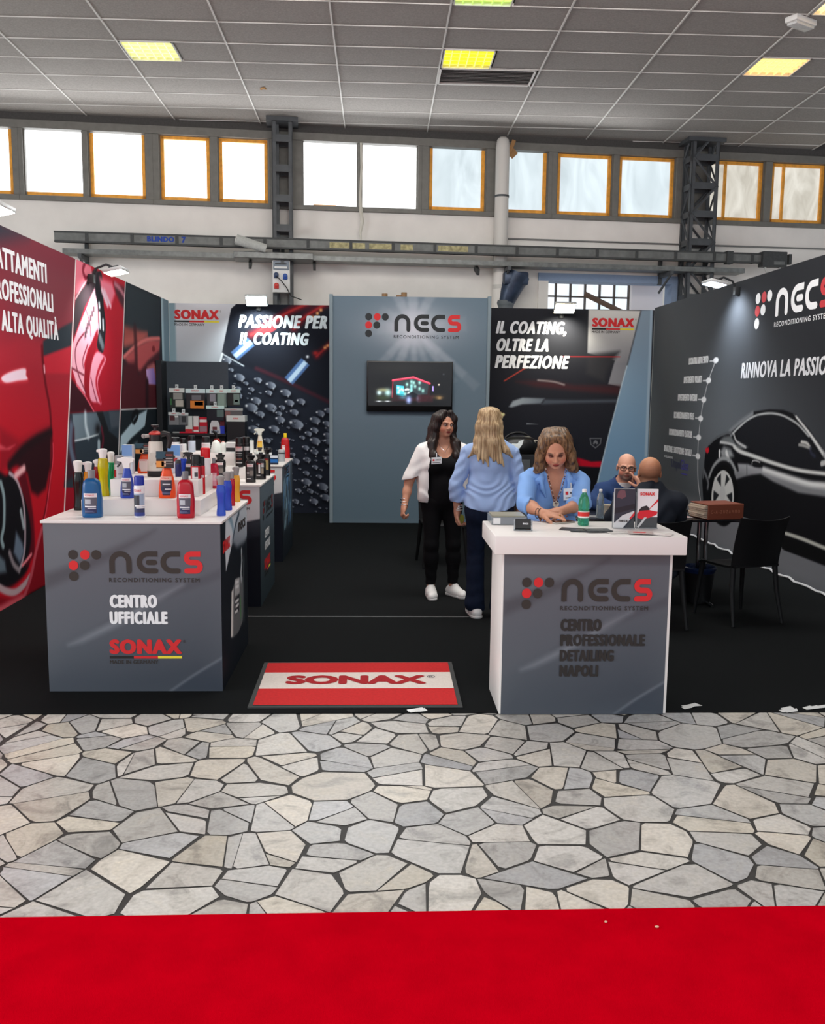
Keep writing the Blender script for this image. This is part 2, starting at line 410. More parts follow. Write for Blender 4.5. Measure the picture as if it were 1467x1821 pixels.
tag(stn.build('rust_stain', loc=(-1.53, 12.568, 5.675)), 'small rusty water stain on a ceiling tile', 'stain')
# ---------------------------------------------------------------- back wall of the hall, turned five degrees

TH = R(5); CT = 1 / math.cos(TH)
def hw(x, off=0.0, z=0.0):
    """point on the hall wall at plan x, off metres in front of it"""
    return (x + math.sin(TH) * off, 14.3 + math.tan(TH) * x - math.cos(TH) * off, z)
def hroot(name, label, cat, x, z, group=None): return thing(name, label, cat, hw(x, 0, z), TH, group)
M_plaster = mat('wall_plaster', (232, 227, 221), rough=0.9, noise=0.07, nscale=2.2, bump=0.12, bscale=25)
M_win = mat('window_grey_frame', (112, 110, 104), rough=0.5, noise=0.12, nscale=12)
M_lintel = mat('dark_lintel', (70, 68, 66), rough=0.8, noise=0.15)
wl = MB(); wl.T = Matrix.Translation(hw(0)) @ Matrix.Rotation(TH, 4, 'Z')
ZB, ZT = 4.46, 5.57
# the room behind is seen through an opening at the right, between x 2.6 and 5.1
wl.box(-9, 2.62, 0.0, 0.25, 0, 4.46, M_plaster); wl.box(2.62, 4.72, 0.0, 0.25, 3.57, 4.46, M_plaster); wl.box(4.72, 9, 0, 0.25, 0, 4.46, M_plaster)
wl.box(2.62, 4.72, 0, 0.25, 0, 2.4, M_plaster)
wl.box(-9, 9, 0.0, 0.25, 5.57, 6.0, M_lintel)
structure(wl.build('wall_back'))
M_pane = mat('window_film', (230, 235, 238), rough=0.6, emit=(240, 247, 255), estr=2.6, noise=0.05, nscale=3)
M_pane2 = mat('window_film_blue', (215, 226, 228), rough=0.6, emit=(205, 219, 224), estr=1.02, noise=0.05, nscale=3)
M_pane3 = mat('window_film_cream', (228, 222, 205), rough=0.6, emit=(232, 228, 214), estr=0.98, noise=0.05, nscale=3)
def film(name, base, hi, lo, sc):
    """daylight through wrinkled plastic sheet taped over the glass"""
    m = mat(name, (90, 90, 90), rough=0.8, spec=0.1, emit=hi, estr=base); nt = m.node_tree; b = nt.nodes['Principled BSDF']
    tc = nt.nodes.new('ShaderNodeTexCoord'); n = nt.nodes.new('ShaderNodeTexNoise'); n.inputs['Scale'].default_value = sc; n.inputs['Detail'].default_value = 3; n.inputs['Distortion'].default_value = 1.5
    mp = nt.nodes.new('ShaderNodeMapping'); mp.inputs['Scale'].default_value = (1.6, 1, 0.6); nt.links.new(tc.outputs['Object'], mp.inputs[0]); nt.links.new(mp.outputs[0], n.inputs['Vector'])
    cr = nt.nodes.new('ShaderNodeValToRGB'); cr.color_ramp.elements[0].position = 0.3; cr.color_ramp.elements[0].color = (*lin(lo), 1); cr.color_ramp.elements[1].position = 0.62; cr.color_ramp.elements[1].color = (*lin(hi), 1)
    nt.links.new(n.outputs[0], cr.inputs[0]); nt.links.new(cr.outputs[0], b.inputs['Emission Color'])
    return m
M_filmA = film('daylight_film_white', 1.9, (250, 252, 255), (222, 224, 224), 2.2)
M_filmB = film('daylight_film_cool', 0.54, (226, 240, 246), (196, 210, 216), 1.4)
M_filmC = film('daylight_film_warm', 0.47, (236, 232, 220), (196, 190, 176), 2.4)
M_batten = mat('taped_batten', (240, 166, 62), rough=0.6, noise=0.2, nscale=14)  # glow of daylight from behind is put into this bright orange base colour
def px_x(a): return a
def window(n, x0, x1, panes, fm, group_frame=True, battens=()):
    """x0..x1 plan positions; panes [(xa, xb, za, zb)]"""
    t = bpy.data.objects.new('window_%d' % n, None); COL.objects.link(t); t.location = hw(0); t.rotation_euler = (0, 0, TH); structure(t)
    k = CT; f = MB(); x0 *= k; x1 *= k
    f.box(x0, x1, -0.03, 0.22, 5.46, 5.57, M_win); f.box(x0, x1, -0.05, 0.22, 4.46, 4.53, M_win, bev=0.006)
    xs = [x0] + [v * k for p in panes for v in p[:2]] + [x1]
    for i in range(0, len(xs), 2):
        if xs[i + 1] - xs[i] > 0.01: f.box(xs[i], xs[i + 1], -0.02, 0.22, 4.53, 5.46, M_win, bev=0.004)
    for p in panes:
        a, b = p[0] * k, p[1] * k
        for (q, r_) in ((a, a + 0.018), (b - 0.018, b)): f.box(q, r_, 0.02, 0.1, 4.53, 5.46, M_win)
    f.build('window_frame', t)
    for p in panes:
        a, b = p[0] * k, p[1] * k
        g = MB(); g.box(a, b, 0.10, 0.106, 4.53, 5.46, fm); g.build('pane', t)
    for (a, b, za, zb) in battens:
        g = MB(); g.box(a * k, b * k, 0.05, 0.095, za, zb, M_batten, bev=0.004); g.build('batten', t)
def frame_bat(p, sides='LRB'):
    a, b = p[0], p[1]; o = []
    if 'L' in sides: o.append((a + 0.018, a + 0.068, 4.54, 5.45))
    if 'R' in sides: o.append((b - 0.068, b - 0.018, 4.54, 5.45))
    if 'B' in sides: o.append((a + 0.02, b - 0.02, 4.535, 4.595))
    if 'T' in sides: o.append((a + 0.02, b - 0.02, 5.41, 5.455))
    return o
def spans(*prs): return [(a, b) for a, b in prs]
def WX(*v): return list(v)
w_ = [x for x, z in [(-5.907, 4.866), (-5.262, 4.892), (-5.123, 4.898), (-4.297, 4.931), (-4.227, 4.934), (-3.411, 4.967), (-3.227, 4.975), (-2.485, 5.005), (-2.388, 5.009), (-1.644, 5.039), (-1.148, 4.978), (-0.319, 5.011), (-0.268, 5.013), (0.583, 5.047), (0.746, 5.053), (1.638, 5.089), (1.918, 5.1), (2.606, 5.127), (2.742, 5.049), (3.639, 5.084), (3.729, 5.088), (4.66, 5.124), (5.177, 5.144), (6.131, 5.182), (6.244, 5.186), (7.176, 5.222), (7.272, 5.226), (8.192, 5.262)]]
P_ = [(w_[i], w_[i + 1]) for i in range(0, len(w_), 2)]
window(1, P_[0][0] - 0.1, P_[1][0] - 0.06, [P_[0]], M_filmA, battens=frame_bat(P_[0], 'RB'))
window(2, P_[1][0] - 0.06, P_[2][1] + 0.1, [P_[1], P_[2]], M_filmA, battens=frame_bat(P_[1], 'B') + frame_bat(P_[2], 'LRB'))
window(3, P_[2][1] + 0.1, P_[4][1] + 0.02, [P_[3], P_[4]], M_filmA, battens=frame_bat(P_[3], 'LRBT') + frame_bat(P_[4], 'LRBT'))
window(4, P_[4][1] + 0.02, P_[6][1] + 0.06, [P_[5], P_[6]], M_filmA, battens=[(P_[5][0] + 0.16, P_[5][0] + 0.5, 4.535, 4.56)])
window(5, P_[6][1] + 0.06, P_[8][1] + 0.06, [P_[7], P_[8]], M_filmB, battens=frame_bat(P_[7], 'LRB') + frame_bat(P_[8], 'LRB'))
window(6, P_[8][1] + 0.06, P_[10][1] + 0.05, [P_[9], P_[10]], M_filmB, battens=frame_bat(P_[9], 'LRBT') + frame_bat(P_[10], 'LRBT'))
window(7, P_[10][1] + 0.05, P_[13][1] + 0.1, [P_[11], P_[12], P_[13]], M_filmC, battens=frame_bat(P_[11], 'RBT') + frame_bat(P_[12], 'LRBT') + [(P_[11][0] + 0.3, P_[11][0] + 0.34, 4.56, 5.45), (P_[12][0] + 0.21, P_[12][0] + 0.25, 4.56, 5.45)])
# torn strip of plastic sheet under the window beside the left column
ts = MB(); ts.T = Matrix.Translation(hw((-0.283, 4.505)[0], 0.07, 4.5)) @ Matrix.Rotation(TH, 4, 'Z')
pts = [(0, 0, 0.95), (0.01, 0, 0.6), (-0.008, 0, 0.2), (0.0, -0.02, -0.05), (0.02, -0.03, -0.2), (-0.012, -0.02, -0.36), (0.01, -0.02, -0.5)]
ts.tube(pts, [0.018, 0.02, 0.02, 0.028, 0.03, 0.022, 0.004], mat('plastic_strip', (196, 192, 180), rough=0.3), 7, flat=0.35)
tag(ts.build('plastic_strip', smooth=60), 'twisted strip of clear plastic sheet hanging below a window', 'plastic strip')
# ---------------------------------------------------------------- steel lattice columns
M_steel = mat('painted_steel', (72, 75, 78), rough=0.5, noise=0.18, nscale=9, bump=0.05, bscale=60)
def column(name, label, x, w, z1, diag, group='steel columns'):
    t = thing(name, label, 'steel column', hw(x, 0.0), TH, group)
    ch = MB()
    for sx in (0, 1):
        xa = 0 if sx == 0 else w - 0.06
        for yy in (-0.36, -0.08):
            ch.box(xa, xa + 0.06, yy, yy + 0.012, 0, z1, M_steel); 
            ch.box(xa if sx == 0 else xa + 0.048, xa + 0.012 if sx == 0 else xa + 0.06, yy, yy + 0.07, 0, z1, M_steel)
    ch.build('chords', t)
    la = MB()
    z = 0.3; i = 0
    step = 0.42
    while z < z1 - 0.1:
        for yy in (-0.365, -0.07):
            la.box(0.02, w - 0.02, yy, yy + 0.008, z, z + 0.10, M_steel)
            if diag:
                a, b = ((0.03, z + 0.05), (w - 0.03, z + step + 0.05)) if i % 2 == 0 else ((w - 0.03, z + 0.05), (0.03, z + step + 0.05))
                la.tube([(a[0], yy + 0.004, a[1]), (b[0], yy + 0.004, b[1])], 0.02, M_steel, 4)
        for xx in (0.0, w - 0.012):
            la.box(xx, xx + 0.008, -0.36, -0.02, z, z + 0.09, M_steel)
            if diag:
                c, d = ((-0.35, z + 0.05), (-0.03, z + step + 0.05)) if i % 2 else ((-0.03, z + 0.05), (-0.35, z + step + 0.05))
                la.tube([(xx + 0.004, c[0], c[1]), (xx + 0.004, d[0], d[1])], 0.018, M_steel, 4)
        z += step; i += 1
    la.build('lattice_bars', t)
    if not diag:
        p = MB(); p.box(0.02, 0.1, -0.2, -0.02, 0, z1, M_steel); p.build('web_plate', t)
    cp = MB(); cp.box(-0.08, w + 0.08, -0.4, 0.0, z1 - 0.08, z1, M_steel); cp.build('top_plate', t)
column('steel_column', 'slender dark grey steel column with stacked batten plates left of centre', (-1.589, 4.637)[0], 0.30, 5.7, False)
column('steel_column', 'wide dark grey lattice column with diagonal bars at the right', (4.756, 4.871)[0], 0.44, 5.7, True)
# white rain pipe
x0 = (1.759, 4.761)[0]
t = thing('drainpipe', 'thick white drainpipe running down the wall between the windows', 'pipe', hw(x0 + 0.09, 0.16), 0)
b = MB(); b.lathe([(0.105, 2.2), (0.105, 3.6)], M_plaster, n=20); b.lathe([(0.105, 3.6), (0.105, 5.45), (0.09, 5.56), (0.05, 5.6)], mat('white_pvc', (206, 202, 196), rough=0.45), n=20); b.build('pipe', t, 50)
b = MB(); b.lathe([(0.112, 4.72), (0.112, 4.75)], M_steel, n=20); b.lathe([(0.112, 3.36), (0.112, 3.42)], mat('white_pvc', (206, 202, 196)), n=20); b.build('clamp', t, 50)
b = MB(); b.box(0.1, 0.16, -0.04, 0.0, 5.36, 5.56, mat('cardboard_scrap', (150, 112, 72), rough=0.9), bev=0.004, rot=(0, 0.35, 0)); b.box(0.1, 0.2, -0.03, -0.02, 5.3, 5.42, mat('cardboard_scrap', (150, 112, 72)), rot=(0, 0.8, 0)); b.build('packing_scrap', t)
# small conduit on the plaster at the right
b = MB(); b.T = Matrix.Translation(hw(0)) @ Matrix.Rotation(TH, 4, 'Z')
zc = 4.14
b.tube([(x0 + 0.02, -0.02, 3.75), (x0 + 0.02, -0.02, zc), (8.6, -0.02, zc)], 0.013, mat('conduit_grey', (120, 120, 118), rough=0.5), 8)
tag(b.build('conduit', smooth=50), 'thin grey conduit running right from the drainpipe below the windows', 'conduit')
# ---------------------------------------------------------------- busbar trunking "BLINDO 7"
xa, xb = (-4.617, 3.89)[0], (6.265, 3.965)[0]
t = hroot('busbar_trunking', 'long dusty grey busbar trunking across the wall lettered BLINDO 7', 'busbar trunking', 0, 0)
M_bus = mat('galvanised_dusty', (108, 110, 108), rough=0.55, metal=0.3, noise=0.25, nscale=9)
M_busd = mat('busbar_dark', (60, 62, 62), rough=0.6, noise=0.2)
b = MB(); b.box(xa * CT, xb * CT, -0.50, -0.44, 3.83, 3.945, M_bus, bev=0.006); b.box(xa * CT, xb * CT, -0.505, -0.43, 3.94, 3.965, M_busd); b.box(xa * CT, xb * CT, -0.505, -0.43, 3.81, 3.835, M_busd); b.build('housing', t)
for i in range(int((xb - xa) / 0.62) + 1):
    b = MB(); x = (xa + 0.42 + i * 0.62) * CT; b.box(x, x + 0.045, -0.508, -0.43, 3.81, 3.965, M_busd); b.build('clip', t)
M_paint = mat('old_cream_paint', (168, 160, 120), rough=0.8, noise=0.5, nscale=20)
for (p, q) in (((-0.765, 3.928)[0], (-0.247, 3.943)[0]), ((-0.187, 3.945)[0], (0.181, 3.956)[0]), ((0.276, 3.959)[0], (0.457, 3.965)[0]), ((0.83, 3.976)[0], (1.283, 3.99)[0])): b = MB(); b.box(p * CT, q * CT, -0.503, -0.499, 3.845, 3.925, M_paint); b.build('paint_patch', t)
b = MB(); mbl = mat('stencil_blue', (28, 62, 150), rough=0.7)
xx = (-3.348, 3.93)[0] * CT
put_text(b, 'BLINDO', mbl, (xx, -0.5, 3.855), (1, 0, 0), (0, 0, 1), 0.38, 0.075, bold=0.09)
put_text(b, '7', mbl, ((-2.87, 3.945)[0] * CT, -0.5, 3.85), (1, 0, 0), (0, 0, 1), 0.06, 0.085, bold=0.08)
b.build('stencil_lettering', t)
b = MB(); x = xb * CT
b.box(x - 0.38, x + 0.02, -0.56, -0.40, 3.76, 3.99, M_busd, bev=0.01); b.box(x - 0.2, x - 0.02, -0.565, -0.555, 3.79, 3.84, M_bus); b.box(x - 0.95, x - 0.85, -0.53, -0.42, 3.79, 3.98, M_busd); b.build('end_feed_box', t)
b = MB(); b.tube([(x - 0.3, -0.48, 3.78), (x - 0.28, -0.48, 3.7), (x - 0.18, -0.48, 3.66), (x - 0.08, -0.48, 3.69), (x - 0.05, -0.48, 3.77)], 0.016, mat('cable_white', (196, 196, 192), rough=0.4), 8); b.build('cable', t, 60)
# brackets that carry it and the cable tray
brk = []
for i, px in enumerate((x for x, z in [(-4.303, 3.82), (-1.47, 3.906), (1.888, 3.754), (4.427, 3.825)])):
    b = MB(); b.T = Matrix.Translation((px * CT, 0, 0))
    b.box(0, 0.05, -0.52, 0.0, 3.60, 3.66, M_steel); b.box(0, 0.05, -0.06, 0, 3.5, 3.98, M_steel); b.tube([(0.025, -0.5, 3.62), (0.025, -0.02, 3.38)], 0.02, M_steel, 6); b.build('bracket', t)
# galvanised cable tray
t = hroot('cable_tray', 'long galvanised cable tray running below the busbar', 'cable tray', 0, 0)
ya, yb = (-4.521, 3.693)[0] * CT, (5.654, 3.684)[0] * CT
M_galv = mat('galvanised_steel', (112, 114, 112), rough=0.4, metal=0.55, noise=0.3, nscale=14)
b = MB(); b.box(ya, yb, -0.46, -0.16, 3.665, 3.67, M_galv); b.box(ya, yb, -0.46, -0.452, 3.665, 3.735, M_galv, bev=0.002); b.box(ya, yb, -0.17, -0.162, 3.665, 3.735, M_galv); b.build('tray_body', t)
b = MB()
for i in range(3): b.tube([(ya, -0.4 + 0.08 * i, 3.69), (yb, -0.4 + 0.08 * i, 3.69)], 0.02, M_busd, 6)
b.build('cables', t)
c0 = (-2.136, 3.763)[0] * CT; c1 = (-1.002, 3.672)[0] * CT
b = MB(); b.box(c0, c1, -0.58, -0.12, 3.655, 3.75, M_galv, bev=0.01); b.build('tray_cover', t)
for px in ((-1.931, 3.646)[0], (-1.002, 3.672)[0], (1.43, 3.656)[0]):
    b = MB(); b.box(px * CT, px * CT + 0.04, -0.48, -0.2, 3.57, 3.66, M_busd, rot=(0.4, 0, 0)); b.build('hanger', t)
t = hroot('rolled_tube', 'short pale rolled tube lying on the cable tray cover near the left column', 'rolled tube', (-2.094, 3.846)[0], 3.80)
b = MB(); b.tube([(0.0, -0.63, 0.10), (0.42, -0.60, -0.01)], [0.075, 0.06], mat('pale_foam', (178, 180, 176), rough=0.7, noise=0.12), 18); b.build('roll', t, 50)
b = MB(); b.T = Matrix.Translation((-0.002, -0.630, 0.1)) @ Vector((0.42, 0.03, -0.11)).to_track_quat('Z', 'Y').to_matrix().to_4x4()
b.lathe([(0.062, 0), (0.045, -0.012), (0.03, 0.002), (0.012, -0.006)], mat('foam_core', (206, 204, 198), rough=0.8), n=16); b.build('spiral_end', t, 50)
# socket box on the left column
bx = (-1.591, 3.407)[0]
t = hroot('socket_box', 'white industrial socket box with blue and red sockets on the steel column', 'socket box', bx, 3.19)
w, h = 0.255, 0.46
M_boxw = mat('box_white', (214, 214, 212), rough=0.45)
b = MB(); b.box(0, w, -0.50, -0.37, 0, h, M_boxw, bev=0.012); b.build('housing', t, 40)
b = MB(); b.box(0.012, w - 0.015, -0.512, -0.50, h * 0.70, h * 0.97, mat('box_window', (96, 108, 122), rough=0.2), bev=0.004); b.box(0.03, w - 0.04, -0.516, -0.512, h * 0.74, h * 0.80, M_boxw); b.box(0.04, w - 0.05, -0.516, -0.512, h * 0.86, h * 0.9, mat('breaker_dark', (40, 44, 50))); b.build('breaker_window', t)
def sock(x, z, c, lab):
    b = MB(); b.lathe([(0.036, 0), (0.034, 0.03), (0.026, 0.035)], c, (x, -0.5, z), 14, axis='y', sy=1); 
    b.v = [(p[0], -0.5 - (p[1] + 0.5), p[2]) for p in b.v]; b.box(x - 0.034, x + 0.034, -0.53, -0.5, z - 0.05, z + 0.02, c, bev=0.008); o = b.build('socket', t, 40); o['label'] = lab
sock(0.185, 0.235, mat('socket_blue', (30, 72, 150), rough=0.4), 'blue socket'); sock(0.058, 0.10, mat('socket_red', (190, 48, 42), rough=0.4), 'red socket'); sock(0.055, 0.25, mat('socket_navy', (40, 58, 92), rough=0.4), 'dark blue socket')
b = MB(); b.tube([(0.06, -0.54, 0.22), (0.12, -0.55, 0.17), (0.21, -0.54, 0.06), (0.24, -0.52, 0.0), (0.27, -0.5, -0.05), (0.42, -0.5, -0.1)], 0.008, mat('cable_black', (30, 30, 30), rough=0.5), 6); b.build('cable', t, 60)
# ---------------------------------------------------------------- room behind the opening at the right
d = MB(); d.T = Matrix.Translation(hw(0)) @ Matrix.Rotation(TH, 4, 'Z')
Mb = mat('blue_grey_paint', (138, 156, 182), rough=0.7, noise=0.05)
d.box(2.5, 4.85, -0.03, 0.26, 3.52, 3.64, Mb); d.box(2.5, 2.66, -0.03, 0.26, 2.0, 3.52, M_plaster); d.box(4.68, 4.85, -0.03, 0.26, 2.0, 3.52, Mb)
structure(d.build('trim_1'))
d = MB(); d.T = Matrix.Translation(hw(0)) @ Matrix.Rotation(TH, 4, 'Z')
d.box(1.5, 6.5, 2.9, 3.0, 0, 5, M_plaster); d.box(4.22, 4.75, 0.5, 0.6, 2.2, 3.6, mat('bright_white_wall', (232, 228, 232), rough=0.8))
d.box(1.5, 1.6, 0.3, 3, 0, 5, M_plaster)
structure(d.build('wall_rear_room'))
t = bpy.data.objects.new('window_8', None); COL.objects.link(t); t.location = hw(0); t.rotation_euler = (0, 0, TH); structure(t)
d = MB(); Mg = mat('rear_window_grid', (88, 80, 76), rough=0.6)
x0, x1, z0, z1 = 3.02, 5.3, 2.9, 4.0
n = 8
for i in range(n + 1): x = x0 + (x1 - x0) * i / n; d.box(x - 0.016, x + 0.016, 2.80, 2.86, z0, z1, Mg)
for z in (z0 + 0.24, z0 + 0.70, z0 + 0.95, z1): d.box(x0, x1, 2.80, 2.86, z - 0.014, z + 0.014, Mg)
d.build('window_frame', t)
d = MB(); d.box(x0, x0 + (x1 - x0) / n, 2.87, 2.88, z0, z1, M_filmC); d.box(x0 + (x1 - x0) / n, x1, 2.87, 2.88, z0, z1, film('daylight_rear', 0.62, (240, 246, 252), (206, 224, 240), 1.2)); d.build('pane', t)
d = MB(); d.tube([(4.05, 2.5, 3.62), (4.9, 2.5, 3.25)], 0.05, mat('roof_timber', (96, 74, 60), rough=0.8), 4); tag(d.build('roof_rafter', loc=hw(0)), 'sloping brown rafter seen through the opening behind the stand', 'rafter').rotation_euler = (0, 0, TH)
# dark flexible duct beside the drainpipe
t = hroot('air_duct', 'crumpled dark blue grey air duct hanging beside the drainpipe', 'air duct', 0, 0)
xq = (2.026, 3.587)[0] * CT
b = MB(); Md = mat('duct_sheet', (52, 64, 84), rough=0.35, metal=0.3, noise=0.35, nscale=8, bump=0.5, bscale=9)
b.box(xq - 0.16, xq + 0.22, -0.4, -0.04, 3.40, 3.60, Md, bev=0.03); b.tube([(xq + 0.08, -0.25, 3.58), (xq - 0.02, -0.24, 3.36), (xq - 0.1, -0.22, 3.12)], [0.2, 0.17, 0.12], Md, 12); b.build('duct_body', t, 40)
b = MB(); b.lathe([(0.13, 3.1), (0.14, 3.14), (0.13, 3.18), (0.12, 3.0)], mat('tape_grey', (96, 102, 106), rough=0.5), (xq - 0.1, -0.22, 0), 14); b.lathe([(0.05, 2.6), (0.06, 3.02)], mat('pale_wrap', (150, 158, 156), rough=0.5), (xq - 0.05, -0.22, 0), 12); b.build('taped_end', t, 50)

# ================================================================ printed graphics: each print is a grid of printed colours
GAIN = 1.25
def smooth_closed(P, n=6, closed=True):
    P = np.array(P, float); K = len(P); out = []
    rng = range(K if closed else K - 1)
    for i in rng:
        if closed: p0, p1, p2, p3 = P[i - 1], P[i], P[(i + 1) % K], P[(i + 2) % K]
        else: p0, p1, p2, p3 = P[max(i - 1, 0)], P[i], P[i + 1], P[min(i + 2, K - 1)]
        for t in np.linspace(0, 1, n, endpoint=False):
            out.append(0.5 * ((2 * p1) + (-p0 + p2) * t + (2 * p0 - 5 * p1 + 4 * p2 - p3) * t * t + (-p0 + 3 * p1 - 3 * p2 + p3) * t ** 3))
    if not closed: out.append(P[-1])
    return np.array(out)
class Art:
    def __init__(s, u0, u1, v0, v1, res, base):
        s.nu = int(round((u1 - u0) / res)) + 1; s.nv = int(round((v1 - v0) / res)) + 1
        s.u = np.linspace(u0, u1, s.nu); s.v = np.linspace(v0, v1, s.nv); s.res = res
        s.C = np.zeros((s.nv, s.nu, 3)); s.C[:] = base
    def _win(s, P, m):
        P = np.array(P)
        a = np.searchsorted(s.u, P[:, 0].min() - m); b = np.searchsorted(s.u, P[:, 0].max() + m)
        c = np.searchsorted(s.v, P[:, 1].min() - m); d = np.searchsorted(s.v, P[:, 1].max() + m)
        return a, b, c, d
    def _col(s, col, U, V):
        """a colour, or (c0, c1, p0, p1): printed gradient from p0 to p1"""
        if len(col) == 4:
            c0, c1, p0, p1 = col; p0 = np.array(p0); p1 = np.array(p1); d = p1 - p0
            t = np.clip(((U - p0[0]) * d[0] + (V - p0[1]) * d[1]) / (d @ d), 0, 1)[..., None]
            return np.array(c0) * (1 - t) + np.array(c1) * t
        return np.array(col, float)
    def fill(s, P, col, soft=None, alpha=1.0, curve=False):
        if curve: P = smooth_closed(P)
        P = np.array(P, float); soft = soft or s.res * 0.6
        a, b, c, d = s._win(P, soft * 1.5)
        if b <= a or d <= c: return s
        U, V = np.meshgrid(s.u[a:b], s.v[c:d]); ins = np.zeros(U.shape, bool); D = np.full(U.shape, 1e9)
        K = len(P)
        for i in range(K):
            x1, y1 = P[i]; x2, y2 = P[(i + 1) % K]; dx, dy = x2 - x1, y2 - y1; L2 = dx * dx + dy * dy + 1e-12
            if y1 != y2: ins ^= ((y1 > V) != (y2 > V)) & (U < dx * (V - y1) / (y2 - y1) + x1)
            t = np.clip(((U - x1) * dx + (V - y1) * dy) / L2, 0, 1)
            D = np.minimum(D, (U - x1 - t * dx) ** 2 + (V - y1 - t * dy) ** 2)
        D = np.sqrt(D) * np.where(ins, 1, -1)
        m = np.clip(D / (2 * soft) + 0.5, 0, 1); m = (m * m * (3 - 2 * m) * alpha)[..., None]
        s.C[c:d, a:b] = s.C[c:d, a:b] * (1 - m) + s._col(col, U, V) * m
        return s
    def line(s, P, wd, col, soft=None, alpha=1.0, curve=True):
        P = smooth_closed(P, 6, False) if curve and len(P) > 2 else np.array(P, float)
        soft = soft or s.res * 0.6; ws = np.linspace(wd[0], wd[1], len(P)) if isinstance(wd, tuple) else np.full(len(P), wd)
        a, b, c, d = s._win(P, soft * 1.5 + ws.max())
        if b <= a or d <= c: return s
        U, V = np.meshgrid(s.u[a:b], s.v[c:d]); D = np.full(U.shape, -1e9)
        for i in range(len(P) - 1):
            x1, y1 = P[i]; dx, dy = P[i + 1] - P[i]; L2 = dx * dx + dy * dy + 1e-12
            t = np.clip(((U - x1) * dx + (V - y1) * dy) / L2, 0, 1)
            D = np.maximum(D, (ws[i] + (ws[i + 1] - ws[i]) * t) / 2 - np.sqrt((U - x1 - t * dx) ** 2 + (V - y1 - t * dy) ** 2))
        m = np.clip(D / (2 * soft) + 0.5, 0, 1); m = (m * m * (3 - 2 * m) * alpha)[..., None]
        s.C[c:d, a:b] = s.C[c:d, a:b] * (1 - m) + s._col(col, U, V) * m
        return s
    def blob(s, p, ru, rv, col, alpha=1.0, ang=0.0):
        U, V = np.meshgrid(s.u - p[0], s.v - p[1]); ca, sa = math.cos(ang), math.sin(ang)
        x = (U * ca + V * sa) / ru; y = (-U * sa + V * ca) / rv
        m = (np.exp(-(x * x + y * y)) * alpha)[..., None]
        s.C = s.C * (1 - m) + np.array(col, float) * m
        return s
    def mottle(s, amp, seed=0, k=6):
        r = np.random.RandomState(seed); n = r.rand(s.nv // k + 3, s.nu // k + 3)
        y = np.arange(s.nv) / k; x = np.arange(s.nu) / k; yi = y.astype(int); xi = x.astype(int); fy = (y - yi)[:, None]; fx = (x - xi)[None]
        q = n[yi][:, xi] * (1 - fy) * (1 - fx) + n[yi + 1][:, xi] * fy * (1 - fx) + n[yi][:, xi + 1] * (1 - fy) * fx + n[yi + 1][:, xi + 1] * fy * fx
        s.C *= (1 + amp * (q[..., None] * 2 - 1)); return s
    def mesh(s, name, pos, m, parent, flip=False, gain=None):
        """pos(U, V) -> X, Y, Z arrays"""
        U, V = np.meshgrid(s.u, s.v); X, Y, Z = pos(U, V)
        v = np.stack([X.ravel(), Y.ravel(), Z.ravel()], 1)
        i = np.arange(s.nv * s.nu).reshape(s.nv, s.nu)
        f = np.stack([i[:-1, :-1].ravel(), i[:-1, 1:].ravel(), i[1:, 1:].ravel(), i[1:, :-1].ravel()], 1)
        if flip: f = f[:, ::-1]
        c = np.clip(s.C, 0, 255) / 255.0; c = np.where(c <= 0.04045, c / 12.92, ((c + 0.055) / 1.055) ** 2.4)
        c = np.clip(c * (gain or GAIN), 0, 0.92).reshape(-1, 3)
        return mesh_from(name, v, f, m, parent, c, smooth=False)
M_print = vmat('printed_fabric', rough=0.75, spec=0.12, bump=0.02, bscale=500)
M_gloss = vmat('printed_vinyl', rough=0.35, spec=0.4)
K_ = np.zeros(3)
